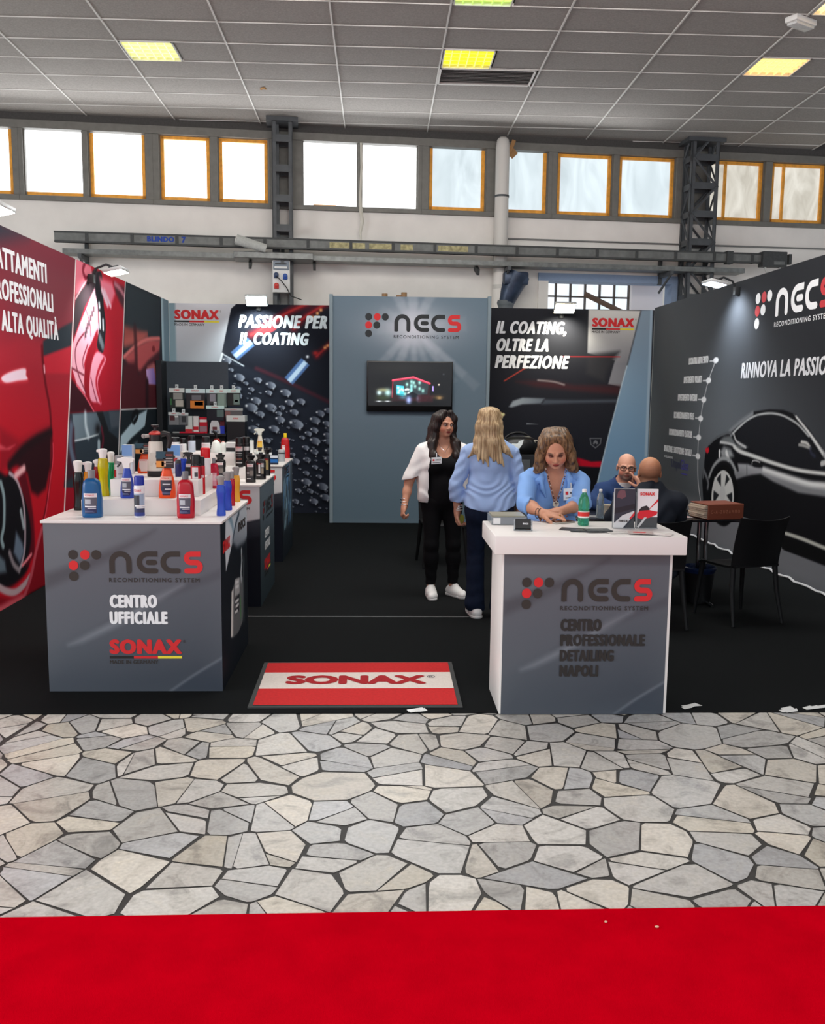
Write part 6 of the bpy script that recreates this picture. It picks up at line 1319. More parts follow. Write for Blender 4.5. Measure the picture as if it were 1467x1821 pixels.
# --- farthest counter
carton('small dark box with bright blue picture at the front of the farthest counter', (-1.065, 9.386, 1, 0.084, 0.093), [(0, 1, (24, 34, 54)), (0.72, 1, (220, 228, 236)), (0.2, 0.6, (30, 104, 176))], depth=0.05)
can('small silver tin with dark band at the right of the farthest counter', (-1.032, 9.788, 1, 0.076, 0.127), (164, 170, 174), (176, 182, 184), [(0, 1, (164, 170, 174)), (0.8, 0.95, (40, 44, 50))], 'product_tin', capf=0.08, cat='tin', txt=False)
big_bottle('red bottle with yellow cap at the back right of the farthest counter', (-1.043, 10.31, 1, 0.102, 0.281), (182, 22, 26), (236, 206, 30), [(0, 1, (182, 22, 26)), (0.3, 1, (230, 226, 226), 0.0, 0.5)], lw=0.7)
spray_bottle('yellow labelled trigger spray with pale head at the rear', (-1.235, 9.607, 1.1, 0.077, 0.262), (226, 222, 206), (222, 226, 216), [(0, 1, (60, 56, 60)), (0.38, 1, (236, 196, 80))], dirn=-1, dark=(222, 226, 216))
carton('white upright carton beside the black aerosols', (-1.327, 9.595, 1.1, 0.048, 0.131), [(0, 1, (224, 230, 226))], depth=0.06)
can('white tub on the farthest counter in front of the yellow spray', (-1.223, 9.37, 1, 0.099, 0.128), (222, 230, 226), (214, 226, 222), None, 'product_tub', capf=0.2, cat='tub')
can('white tub with black lid beside the yellow labelled spray', (-1.155, 9.611, 1, 0.083, 0.155), (226, 230, 230), (36, 36, 40), None, 'product_tub', capf=0.3, cat='tub')
# ---------------------------------------------------------------- rear product rack
RY = 12.62
t = thing('display_rack', 'dark grey product display rack against the rear wall with hooks and shelf', 'display rack', (0, 0, 0))
x0, x1 = -2.94, (-2.042, 12.62, 1.715)[0]; zt = (-2.535, 12.62, 2.141)[2]
Mrk = mat('rack_grey', (58, 68, 78), rough=0.5, noise=0.06); Mrd = mat('rack_dark', (26, 28, 32), rough=0.5)
b = MB(); b.box(x0, x1, RY, RY + 0.03, 0.005, zt, Mrk, bev=0.002); b.build('back_panel', t)
b = MB(); b.box(x0 - 0.002, x0 + 0.07, RY - 0.30, RY, 0.005, zt, Mrd, bev=0.002); b.build('side_panel', t)
zs = (-2.51, 12.4, 1.184)[2]
b = MB(); b.box(x0 + 0.07, x1 + 0.02, RY - 0.36, RY, zs - 0.035, zs, Mrd, bev=0.003); b.build('shelf', t)
b = MB(); b.box(x0 + 0.07, x1, RY - 0.30, RY, 0.005, zs - 0.04, Mrd); b.build('base_cabinet', t)
hk = mat('hook_chrome', (196, 200, 202), rough=0.25, metal=0.8)
def hanging(label, px0, px1, pyt, pyb, head, body, art, dy=0.0, name='blister_pack', hang=True):
    """carded product on a hook: dark or clear body, pale header with the maker's name"""
    Y = RY - 0.22 - dy
    (ax, az), (bx, bz) = px0, px1
    t2 = thing(name, label, 'product pack', ((ax + bx) / 2, Y, bz), 0, 'carded products on the rear rack'); w = bx - ax; h = az - bz
    b = MB(); b.box(-w / 2, w / 2, -0.02, 0.02, 0, h * 0.80, plastic(body, 0.3), bev=0.004); b.build('pack', t2)
    b = MB(); b.box(-w / 2 - 0.006, w / 2 + 0.006, -0.024, 0.004, h * 0.78, h, plastic(head, 0.4), bev=0.002); put_text(b, 'SONAX', REDL, (-w * 0.2, -0.0242, h * 0.86), EX, EZ, w * 0.4, h * 0.08, bold=0.04); b.build('header_card', t2)
    b = MB()
    for (a, c, d, e, col) in art: b.quad((-w / 2 + w * a, -0.0206, h * 0.8 * d), (-w / 2 + w * c, -0.0206, h * 0.8 * d), (-w / 2 + w * c, -0.0206, h * 0.8 * e), (-w / 2 + w * a, -0.0206, h * 0.8 * e), plastic(col, 0.4))
    b.build('card_print', t2)
    if hang:
        b = MB(); b.tube([(0, 0.22 + dy, h + 0.012), (0, -0.01, h + 0.012), (0, -0.02, h + 0.03)], 0.006, hk, 6); b.box(-0.02, 0.02, -0.012, 0.002, h - 0.01, h + 0.05, plastic((206, 214, 216), 0.3), bev=0.002); b.build('hook', t2)
    return t2
def yq(a, b, c, d, Y): return None
H_ = lambda P: ((P[0][0], P[0][2]), (P[1][0], P[1][2]))
A_, B_ = H_([(-2.781, 12.4, 1.781), (-2.593, 12.4, 1.515)]); hanging('hanging pack with pale glove shapes at the left of the top row', A_, B_, 0, 0, (222, 230, 226), (44, 52, 50), [(0.25, 0.9, 0.55, 0.95, (150, 150, 146)), (0.4, 0.95, 0.1, 0.5, (186, 182, 172)), (0.02, 0.15, 0.2, 0.6, (60, 110, 70))])
A_, B_ = H_([(-2.565, 12.4, 1.776), (-2.316, 12.4, 1.51)]); hanging('hanging pack with an orange cloth in the top row', A_, B_, 0, 0, (214, 236, 238), (48, 50, 54), [(0.22, 0.95, 0.02, 0.5, (216, 130, 50)), (0.3, 0.8, 0.55, 0.85, (110, 112, 118)), (0.45, 0.9, 0.2, 0.45, (226, 180, 110))])
A_, B_ = H_([(-2.289, 12.4, 1.772), (-2.159, 12.4, 1.534)]); hanging('narrow hanging pack with grey contents near the middle of the top row', A_, B_, 0, 0, (214, 238, 238), (56, 62, 66), [(0.3, 0.9, 0.4, 0.9, (140, 140, 150)), (0.3, 0.9, 0.02, 0.25, (20, 22, 26))])
A_, B_ = H_([(-2.155, 12.4, 1.774), (-2.031, 12.4, 1.535)]); hanging('narrow hanging pack with pale green contents in the top row', A_, B_, 0, 0, (214, 236, 232), (110, 128, 122), [(0.1, 0.8, 0.1, 0.9, (134, 156, 146))])
A_, B_ = H_([(-2.02, 12.4, 1.775), (-1.851, 12.4, 1.552)]); hanging('dark hanging pack with a pale pad at the right end of the top row', A_, B_, 0, 0, (206, 232, 228), (26, 36, 34), [(0.5, 0.98, 0.1, 0.9, (110, 132, 126)), (0.6, 0.85, 0.3, 0.45, (206, 214, 210))])
A_, B_ = H_([(-2.282, 12.3, 1.556), (-2.055, 12.3, 1.357)]); hanging('wide black hanging pack in the second row', A_, B_, 0, 0, (206, 236, 232), (24, 32, 40), [(0.6, 1, 0.3, 0.9, (90, 110, 108))], dy=0.08)
A_, B_ = H_([(-2.037, 12.3, 1.522), (-1.808, 12.3, 1.382)]); hanging('flat pack with grey and red print behind the black carton', A_, B_, 0, 0, (176, 180, 180), (84, 84, 86), [(0, 0.3, 0.3, 0.9, (130, 90, 88))], dy=0.08, hang=False)
A_, B_ = H_([(-2.781, 12.3, 1.462), (-2.651, 12.3, 1.292)]); hanging('grey pack with a dark red tool on the left of the lower row', A_, B_, 0, 0, (214, 222, 222), (130, 132, 136), [(0.1, 0.6, 0.45, 0.9, (84, 46, 50)), (0.5, 0.95, 0.75, 0.92, (230, 230, 230))], dy=0.08)
A_, B_ = H_([(-2.648, 12.3, 1.456), (-2.532, 12.3, 1.293)]); hanging('grey pack with a dark tool second in the lower row', A_, B_, 0, 0, (206, 216, 216), (110, 114, 118), [(0.3, 0.8, 0.3, 0.9, (52, 56, 60))], dy=0.08)
sh = zs
def shelf_box(label, xa, xb, zb, faces, depth=0.06, Y=12.33, txt=None, name='product_box'):
    w = xb - xa; return carton(label, ((xa + xb) / 2, Y, sh, w, zb - sh), faces, name, 'small cartons on the rack shelf', depth, txt)
for lab, q, faces in (('pale carton with red foot on the rack shelf, leftmost', [(-2.573, 12.33, 1.411), (-2.479, 12.33, 1.263)], [(0, 1, (206, 214, 212)), (0, 0.25, (196, 40, 52))]), ('white and red carton on the rack shelf, second', [(-2.465, 12.33, 1.412), (-2.397, 12.33, 1.263)], [(0, 1, (226, 222, 222)), (0, 0.4, (186, 30, 44)), (0.05, 0.2, (226, 222, 222))]), ('red carton on the rack shelf, third', [(-2.384, 12.33, 1.398), (-2.285, 12.33, 1.257)], [(0, 1, (190, 20, 44)), (0.7, 0.86, (232, 226, 226)), (0.1, 0.45, (150, 120, 130))]), ('slim red and blue carton on the shelf near the domed pack', [(-2.111, 12.33, 1.416), (-2.05, 12.33, 1.244)], [(0, 1, (90, 20, 34)), (0, 0.45, (40, 64, 190))])):
    shelf_box(lab, q[0][0], q[1][0], q[0][2], faces)
q = [(-2.246, 12.33, 1.385), (-2.107, 12.33, 1.229)]
t = thing('domed_pack', 'pale half round sponge pack on the rack shelf', 'product pack', ((q[0][0] + q[1][0]) / 2, 12.33, sh))
w = q[1][0] - q[0][0]; b = MB(); b.prism([(w / 2 * math.cos(a) if 0 < a < PI else (w / 2 if a <= 0 else -w / 2), max(0, 0.03 + (q[0][2] - sh - 0.03) * math.sin(a))) for a in np.linspace(0, PI, 16)] + [(-w / 2, 0), (w / 2, 0)], 0.05, plastic((206, 208, 210), 0.3), (0, 0.025, 0)); b.build('pack', t)
b = MB(); b.box(-0.03, 0.03, -0.028, -0.025, 0.05, 0.09, plastic((110, 60, 64), 0.4)); b.box(-0.05, 0.05, -0.028, -0.025, 0.01, 0.04, plastic((120, 130, 150), 0.4)); b.build('card_print', t)
q = [(-2.008, 12.25, 1.426), (-1.768, 12.25, 1.085)]
t = thing('product_box', 'black carton with white top band at the right end of the rack', 'box', ((q[0][0] + q[1][0]) / 2, 12.24, q[1][2] - 0.09), 0)
w = q[1][0] - q[0][0]; h = q[0][2] - q[1][2] + 0.09
b = MB(); b.box(-w / 2, w / 2, 0, 0.22, 0, h, plastic((22, 24, 28), 0.4), bev=0.003); b.build('carton', t)
b = MB(); b.box(-w / 2 - 0.002, w / 2 + 0.002, -0.002, 0.222, h * 0.82, h * 1.005, plastic((214, 220, 218), 0.4)); put_text(b, 'SONAX', REDL, (-w * 0.15, -0.003, h * 0.89), EX, EZ, w * 0.3, h * 0.05, bold=0.04); b.build('white_band', t)
b = MB(); b.add([(-w * 0.45, -0.001, 0), (w * 0.5, -0.001, 0), (w * 0.5, -0.001, h * 0.38), (-w * 0.45, -0.001, h * 0.22)], [(0, 1, 2, 3)], plastic((96, 100, 104), 0.4)); b.build('card_print', t)
tb = MB(); tb.box((q[0][0] + q[1][0]) / 2 - w / 2 - 0.02, (q[0][0] + q[1][0]) / 2 + w / 2 + 0.02, 12.22, 12.5, 0.005, q[1][2] - 0.09, Mrd, bev=0.003)
tag(tb.build('plinth'), 'dark plinth carrying the black carton beside the rack', 'plinth')
b = MB(); q = [(-2.64, 12.25, 1.286), (-2.316, 12.25, 1.222)]
b.box(0, q[1][0] - q[0][0], -0.02, 0.02, 0, 0.02, plastic((200, 24, 52), 0.4), bev=0.006); b.box(-0.09, 0.02, -0.016, 0.016, 0, 0.02, plastic((150, 156, 156), 0.4), bev=0.005)
tag(b.build('wiper_blade', loc=(q[0][0], 12.29, sh)), 'long red and grey squeegee lying along the front of the rack shelf', 'squeegee')
p = (-2.087, 11.9, 1.064)
t = thing('trigger_sprayer_gun', 'black and red foam gun standing between the rack and the counters', 'foam gun', (p[0], 11.9, 0.0))
b = MB(); b.box(-0.10, 0.14, -0.05, 0.2, 0.005, p[2] - 0.02, Mrd, bev=0.004); b.build('stand', t)
z = p[2] - 0.02
b = MB(); b.lathe([(0.05, z), (0.05, z + 0.06), (0.03, z + 0.09)], plastic((176, 52, 44), 0.35), (0, 0.03, 0), 14); b.build('tank', t, 40)
b = MB(); b.tube([(0, 0.03, z + 0.09), (-0.01, 0.03, z + 0.16), (-0.05, 0.02, z + 0.19)], 0.018, plastic((30, 28, 30), 0.4), 8); b.build('gun', t, 50)

# ================================================================ meeting table, chairs, things on the reception counter
M_chair = mat('black_moulded_plastic', (14, 15, 17), rough=0.5, spec=0.3, bump=0.03, bscale=400)
def make_chair(label, loc, rz, group='black moulded chairs'):
    """faces -y; origin on the floor under the middle of the seat"""
    t = thing('chair', label, 'chair', loc, rz, group)
    n = 12; V, Fc = [], []
    b = MB(); vs = []
    for i in range(n + 1):
        for j in range(n + 1):
            u, v = i / n * 2 - 1, j / n * 2 - 1; x = .215 * u * (1 - .06 * v * (v > 0)); y = .215 * v
            z = .45 - .014 * (1 - u * u) * (1 - v * v) + .012 * max(0, v) ** 3 - .018 * max(0, -v - .7) / .3
            vs.append((x, y, z))
    k = len(vs); fs = [(i * (n + 1) + j, (i + 1) * (n + 1) + j, (i + 1) * (n + 1) + j + 1, i * (n + 1) + j + 1) for i in range(n) for j in range(n)]
    rim = [i * (n + 1) for i in range(n + 1)] + [n * (n + 1) + j for j in range(1, n + 1)] + [i * (n + 1) + n for i in range(n - 1, -1, -1)] + [j for j in range(n - 1, 0, -1)]
    vs2 = [(p[0], p[1], p[2] - .016) for p in vs]; fs2 = [tuple(k + q for q in f[::-1]) for f in fs]; side = [(rim[i], k + rim[i], k + rim[(i + 1) % len(rim)], rim[(i + 1) % len(rim)]) for i in range(len(rim))]
    b.add(vs + vs2, fs + fs2 + side, M_chair); b.build('seat', t, 50)
    vs = []; 
    for i in range(n + 1):
        for j in range(n + 1):
            u, v = i / n * 2 - 1, j / n; z = .455 + v * .365 + .02 * u * u * v; y = .205 + .075 * v + .05 * v * v - .055 * u * u * (.4 + .6 * v); x = .212 * u * (1 + .03 * v)
            vs.append((x, y, z))
    fs = [(i * (n + 1) + j, (i + 1) * (n + 1) + j, (i + 1) * (n + 1) + j + 1, i * (n + 1) + j + 1) for i in range(n) for j in range(n)]
    vs2 = [(p[0], p[1] + .013, p[2]) for p in vs]; b = MB(); b.add(vs + vs2, fs + [tuple(k + q for q in f[::-1]) for f in fs] + [(rim[i], k + rim[i], k + rim[(i + 1) % len(rim)], rim[(i + 1) % len(rim)]) for i in range(len(rim))], M_chair); b.build('backrest', t, 50)
    for (x, y) in ((-1, -1), (1, -1), (-1, 1), (1, 1)):
        b = MB(); b.tube([(x * .19, y * .185, .445), (x * .205, y * .205, .25), (x * .222, y * (.225 if y < 0 else .265), .006)], [.023, .02, .014], M_chair, 8, flat=.8); b.build('leg', t, 50)
    return t
c0 = make_chair('empty black moulded chair at the right end of the table, back towards the aisle', (2.83, 6.93, 0.005), R(196))
def dup_chair(label, loc, rz):
    c = copy_tree(c0); c.location = loc; c.rotation_euler = (0, 0, rz); c['label'] = label; return c
dup_chair('black moulded chair under the man seen from behind', (2.075, 6.78, 0.005), R(181))
dup_chair('black moulded chair under the man with glasses', (2.19, 8.05, 0.005), R(-4))
dup_chair('black moulded chair behind the woman in the open white shirt', (0.66, 9.15, 0.005), R(6))
# table
t = thing('meeting_table', 'black meeting table with chrome legs near the right display wall', 'table', (2.32, 7.58, 0))
b = MB(); b.box(-.76, .735, -.36, .36, .725, .745, mat('table_black', (20, 21, 24), rough=0.25, spec=0.5), bev=.004); b.build('tabletop', t)
CH = mat('chrome', (150, 152, 154), rough=0.15, metal=1.0)
for x in (-.45, .45):
    b = MB()
    for dx in (-.03, .03): b.tube([(x + dx, 0, .03), (x + dx, 0, .725)], .018, CH, 12)
    b.tube([(x - .05, 0, .70), (x + .2, 0, .705), (x + .24, 0, .72)], .012, M_chair, 8); b.build('leg', t, 50)
    b = MB(); b.tube([(x, -.32, .018), (x, 0, .03), (x, .32, .018)], .016, CH, 10); b.build('foot', t, 50)
# bin
t = thing('waste_bin', 'black waste bin with a blue liner under the meeting table', 'bin', (2.725, 7.493, 0.005))
b = MB(); b.lathe([(.095, 0), (.10, .004), (.13, .29), (.137, .295), (.137, .30), (.126, .298), (.092, .012)], mat('bin_black', (16, 17, 20), rough=0.4), n=28); b.build('bin_body', t, 40)
b = MB(); b.lathe([(.128, .26), (.140, .285), (.141, .304), (.13, .310), (.122, .29), (.11, .2)], mat('bin_liner', (20, 38, 76), rough=0.3, bump=0.6, bscale=40), n=28, cap=False); b.build('liner', t, 60)
# brown binder and loose papers on the table
p = (2.799, 7.233, 0.746)
t = thing('ring_binder', 'thick reddish brown binder lying on the table with pages showing', 'binder', (p[0], p[1] + .13, .746), R(13))
MBn = mat('binder_brown', (122, 62, 42), rough=0.55, bump=0.08, bscale=120)
b = MB(); b.box(-.165, .165, -.13, -.122, 0, .125, MBn, bev=.004); b.box(-.165, .165, -.125, .13, .117, .125, MBn, bev=.003); b.box(-.165, .165, -.125, .13, 0, .008, MBn, bev=.003); b.build('cover', t)
b = MB(); Mpp = mat('page_edges', (176, 160, 142), rough=0.9, noise=0.3, nscale=40, stretch=(1, 1, 12))
for i in range(7): b.box(-.180 - .006 * (i % 3), .155, -.118, .12, .010 + .015 * i, .022 + .015 * i, Mpp)
b.build('pages', t)
b = MB(); put_text(b, 'C - A - Z U Z A M M O', mat('emboss', (168, 106, 80), rough=0.4), (-.14, -.1305, .05), EX, EZ, .27, .028, bold=.04); b.build('spine_lettering', t)
for lab, q, w, d, rz, c in (('white sheet with red print beside the brown binder', (2.543, 7.325, 0.746), .12, .09, 20, (206, 196, 196)), ('grey sheet on the table near the cups', (1.818, 7.293, 0.746), .2, .13, -15, (120, 122, 124)), ('white folded leaflet leaning by the cups', (1.921, 7.264, 0.746), .10, .12, 40, (206, 210, 214))):
    b = MB(); b.box(-w / 2, w / 2, 0, d, 0.0, .003, plastic(c, .6)); 
    if 'red' in lab: b.box(-w / 2 + .01, w / 2 - .02, .02, .05, .003, .0036, plastic((200, 60, 70), .5))
    o = tag(b.build('paper_sheet', loc=tuple(q)), lab, 'paper'); o.rotation_euler = (0, 0, R(rz))
b = MB(); b.box(-.06, .06, -.035, .035, 0, .012, plastic((22, 22, 26), .3), bev=.004); tag(b.build('phone', loc=(2.723, 7.81, 0.746)), 'dark phone lying behind the brown binder', 'phone')
def cup(label, q, s=1.0):
    t = thing('paper_cup', label, 'cup', q, 0, 'pale cups on the meeting table')
    b = MB(); b.lathe([(.026 * s, 0), (.036 * s, .085 * s), (.0375 * s, .087 * s), (.034 * s, .085 * s), (.025 * s, .004)], mat('cup_cream', (214, 206, 186), rough=0.6), n=22); b.build('cup_body', t, 50)
    b = MB(); b.tube([(.036 * s * math.cos(a), .036 * s * math.sin(a), .086 * s) for a in np.linspace(0, 2 * PI, 22, endpoint=False)], .0022, mat('cup_cream', (214, 206, 186)), 6, closed=True); b.build('rim', t, 60)
cup('larger pale cup on the left of the two on the table', (1.892, 7.366, 0.746), 1.15); cup('smaller pale cup half hidden behind the dark brochure', (1.957, 7.404, 0.746), 1.0)
def water_bottle(label, q, h, c, w, lab=None, cap=(232, 232, 232)):
    t = thing('water_bottle', label, 'bottle', q); r = w / 2; M_ = mat('pet_%d_%d_%d' % c, c, rough=0.08, trans=0.75, ior=1.3, spec=0.5)
    b = MB(); b.lathe([(r * .9, 0), (r, .008), (r * .97, h * .10), (r, h * .14), (r * .96, h * .2), (r, h * .24), (r, h * .40), (r * .9, h * .44), (r, h * .48), (r * .98, h * .60), (r * .86, h * .72), (r * .6, h * .83), (r * .38, h * .89), (r * .36, h * .93)], M_, n=26); b.build('body', t, 60)
    b = MB(); b.lathe([(r * .42, h * .92), (r * .42, h * .99), (r * .36, h)], plastic(cap, .4), n=18); b.build('cap', t, 40)
    if lab:
        b = MB(); b.lathe([(r * 1.012, h * .22), (r * 1.012, h * .40)], plastic((222, 222, 218), .4), n=26, cap=False); b.lathe([(r * 1.018, h * .26), (r * 1.018, h * .38)], plastic((206, 44, 40), .4), n=26, cap=False); b.build('label', t, 60)
    return t
water_bottle('clear water bottle on the meeting table', (1.811, 7.293, 0.746), .235, (196, 214, 224), .062)
# ---------------------------------------------------------------- on the reception counter (top at z = 1.0)
water_bottle('green water bottle with red and white label on the reception counter', (1.167, 5.074, 1), .205, (96, 206, 164), .064, True)
q = [(0.623, 5.053, 1), (0.833, 4.973, 1)]
t = thing('leaflet_box', 'clear acrylic box of printed cards at the left end of the reception counter', 'leaflet box', (q[0][0] + .02, q[0][1] + .01, 1.0))
ac = mat('clear_acrylic', (196, 202, 206), rough=0.1, trans=0.6, ior=1.2, spec=0.5)
b = MB(); b.box(0, .20, 0, .20, 0, .045, ac, bev=.002); b.build('acrylic_case', t)
b = MB(); b.box(.008, .192, .01, .19, .045, .052, plastic((150, 148, 130), .3), bev=.001); b.box(.01, .05, -.001, 0, .006, .04, plastic((226, 226, 226), .4)); b.box(.05, .19, -.001, 0, .006, .04, plastic((132, 136, 142), .4)); b.build('printed_cards', t)
q = (0.787, 4.845, 1)
t = thing('card_holder', 'small clear holder with black business cards on the reception counter', 'card holder', q, R(-6))
b = MB(); b.box(-.05, .05, -.002, .03, 0, .006, ac); b.box(-.05, -.044, -.01, .05, 0, .05, ac, rot=(-.4, 0, 0)); b.box(.044, .05, -.01, .05, 0, .05, ac, rot=(-.4, 0, 0)); b.build('acrylic_stand', t)
b = MB(); b.box(-.042, .042, .0, .02, .008, .062, plastic((36, 38, 40), .4), rot=(-.45, 0, 0)); b.build('cards', t)
b = MB(); b.T = Matrix.Translation((0, .010, .035)) @ Matrix.Rotation(-.45, 4, 'X'); put_text(b, 'necs', WHITE, (-.002, -.0105, -.006), EX, EZ, .03, .01, bold=.08); b.build('card_lettering', t)
q = (1.061, 5.138, 1)
t = thing('smartphone', 'dark smartphone with pale rim lying in front of the woman at the counter', 'phone', (q[0], q[1] + .03, 1.0), R(-62))
b = MB(); b.box(-.037, .037, -.075, .075, 0, .009, plastic((176, 168, 160), .3), bev=.004); b.build('case', t, 40); b = MB(); b.box(-.034, .034, -.071, .071, .009, .0098, mat('phone_glass', (30, 32, 40), rough=.08, spec=.6)); b.build('screen', t)
Mdk = plastic((34, 36, 38), .45)
for lab, q, w, d, rz, zz, c in (('dark folded leaflet on the left of the fan on the counter', (1.049, 4.854, 1), .13, .10, -20, 0, (30, 32, 34)), ('dark folded leaflet in the middle of the fan on the counter', (1.113, 4.795, 1), .15, .10, -8, .004, (44, 48, 52)), ('dark folded leaflet at the right of the fan on the counter', (1.194, 4.778, 1), .14, .09, 6, .008, (54, 56, 58)), ('pale leaflet with grey print under the brochure stands', (1.297, 4.742, 1), .12, .08, 10, .002, (190, 186, 182)), ('pale leaflet with a red car print on the counter', (1.392, 4.706, 1), .13, .09, -12, .006, (176, 164, 160)), ('pale leaflet at the right edge of the counter top', (1.483, 4.689, 1), .12, .08, -30, .003, (206, 200, 196))):
    b = MB(); b.box(-w / 2, w / 2, 0, d, 0, .004, plastic(c, .45), bev=.001)
    b.box(-w * .3, w * .2, d * .25, d * .6, .004, .0045, plastic((200, 40, 48) if 'red' in lab else tuple(min(255, v + 30) for v in c), .4))
    o = tag(b.build('leaflet', loc=(q[0], q[1], 1.0 + zz)), lab, 'leaflet', 'leaflets on the reception counter'); o.rotation_euler = (0, 0, R(rz))
def stand(label, q, w, h, bands, head=None):
    t = thing('brochure_stand', label, 'brochure stand', (q[0], q[1] + .02, 1.0), R(-2))
    b = MB(); b.box(-w / 2 - .004, w / 2 + .004, -.004, .03, 0, .005, ac); b.box(-w / 2 - .004, w / 2 + .004, .028, .031, 0, h * .9, ac); b.build('acrylic_stand', t)
    b = MB(); b.box(-w / 2, w / 2, .0, .022, .005, h, plastic((206, 206, 206), .4), bev=.001); s = b.build('brochures', t)
    b = MB(); 
    for i, (pts, c) in enumerate(bands): b.add([(-w / 2 + w * x, -.0005 - .0002 * i, .005 + (h - .005) * y) for x, y in pts], [tuple(range(len(pts)))], plastic(c, .35))
    if head: put_text(b, head[0], head[1], (-w / 2 + w * head[2], -.003, h * head[3]), EX, EZ, w * head[4], h * head[5], bold=.08)
    b.build('cover_print', t)
Q_ = [(0, 0), (1, 0), (1, 1), (0, 1)]
stand('brochure stand with dark covers on the reception counter', (1.365, 4.928, 1), .112, .222, [(Q_, (46, 50, 62)), ([(.1, .78), (.35, .74), (.55, .8), (.5, .95), (.3, .98), (.15, .92)], (110, 74, 82)), ([(0, .35), (1, .5), (1, .62), (0, .5)], (30, 32, 40)), ([(0, 0), (.45, 0), (.98, .34), (.98, .44), (.4, .32), (0, .12)], (206, 206, 208)), ([(.55, 0), (1, 0), (1, .28)], (60, 62, 66)), ([(.8, .22), (1, .32), (1, .42), (.75, .24)], (206, 40, 50))], ('necs', DARK, .22, .17, .45, .05))
stand('brochure stand with white and red covers on the reception counter', (1.495, 4.933, 1), .112, .220, [(Q_, (226, 226, 228)), ([(0, 0), (1, 0), (1, .28), (0, .28)], (66, 68, 70)), ([(.55, .46), (1, .68), (1, .76), (.62, .52)], (206, 32, 44)), ([(.05, .44), (.2, .54), (.45, .58), (.6, .5), (.6, .44)], (40, 38, 42)), ([(0, .26), (.2, .22), (.6, .26), (.95, .34), (1, .42), (.6, .46), (.1, .44), (0, .36)], (210, 30, 44)), ([(0, .02), (.35, .27), (.48, .27), (.1, .0)], (200, 200, 200))], ('SONAX', REDL, .10, .84, .72, .085))
# stool of the woman at the counter
t = thing('stool', 'black round stool under the woman at the reception counter', 'stool', (1.13, 5.88, 0.005))
b = MB(); b.lathe([(.15, .60), (.17, .615), (.17, .64), (.15, .655), (.02, .66)], M_chair, n=24); b.build('seat', t, 50)
for a in range(4):
    b = MB(); x, y = math.cos(PI / 4 + a * PI / 2), math.sin(PI / 4 + a * PI / 2); b.tube([(x * .11, y * .11, .61), (x * .19, y * .19, 0.0)], .013, CH, 8); b.build('leg', t, 50)
# black cabinet with a bag and papers at the rear right
q0, q1 = [(1.434, 10.9, 1.027)][0], [(2.005, 10.9, 1.032)][0]
t = thing('cabinet', 'low black cabinet near the rear right display wall', 'cabinet', ((q0[0] + q1[0]) / 2, 10.9, 0.005)); w = q1[0] - q0[0]; h = q0[2] - .005
b = MB(); b.box(-w / 2, w / 2, 0, .5, 0, h, Mrd, bev=.004); b.build('body', t); b = MB(); b.box(w * .02, w * .2, -.01, 0, h * .25, h * .94, plastic((76, 80, 82), .4), bev=.002); b.build('panel', t)
q = (1.72, 10.95, 1.026)
t = thing('handbag', 'black handbag with a tall rounded handle standing on the cabinet', 'bag', (q[0], 11.05, q[2]))
b = MB(); b.lathe([(.20, 0), (.24, .03), (.25, .10), (.20, .18), (.12, .22)], mat('bag_black', (14, 14, 16), rough=0.35), n=24, sy=.5); b.build('bag_body', t, 50)
b = MB(); b.tube([(-.19, 0, .08)] + [(.17 * math.cos(a) - .02, 0, .14 + .12 * math.sin(a)) for a in np.linspace(PI, 0, 12)] + [(.16, 0, .08)], .014, mat('bag_black', (14, 14, 16)), 8); b.build('handle', t, 50)
q = (1.657, 10.85, 1.046)
b = MB(); b.add([(-.14, 0, .06), (.02, -.02, .02), (.08, 0, .10), (.10, .02, .16), (-.02, .03, .12)], [(0, 1, 2), (0, 2, 4), (2, 3, 4)], mat('crumpled_paper', (206, 214, 216), rough=0.6)); b.add([(-.16, -.02, .03), (-.08, -.03, .0), (.02, -.02, .02), (-.1, 0, .07)], [(0, 1, 2, 3)], mat('crumpled_paper', (206, 214, 216)))
tag(b.build('paper_napkin', loc=(q[0], 10.92, q[2])), 'crumpled white paper lying against the black handbag', 'paper')
q = (1.915, 10.9, 1.085)
t = thing('tote_bag', 'second dark bag with pale seams on the cabinet behind the counter woman', 'bag', (q[0] + .03, 11.1, h + .006))
b = MB(); b.box(-.20, .22, -.10, .10, 0, .16, mat('bag_black', (14, 14, 16)), bev=.05, seg=4); b.build('bag_body', t, 50)
b = MB(); b.tube([(-.16, -.10, .15), (-.05, -.105, .165), (.06, -.105, .168)], .007, plastic((196, 190, 176), .5), 6); b.tube([(-.05, -.105, .165), (-.03, -.108, .10)], .006, plastic((196, 190, 176), .5), 6); b.build('seam_piping', t, 60)

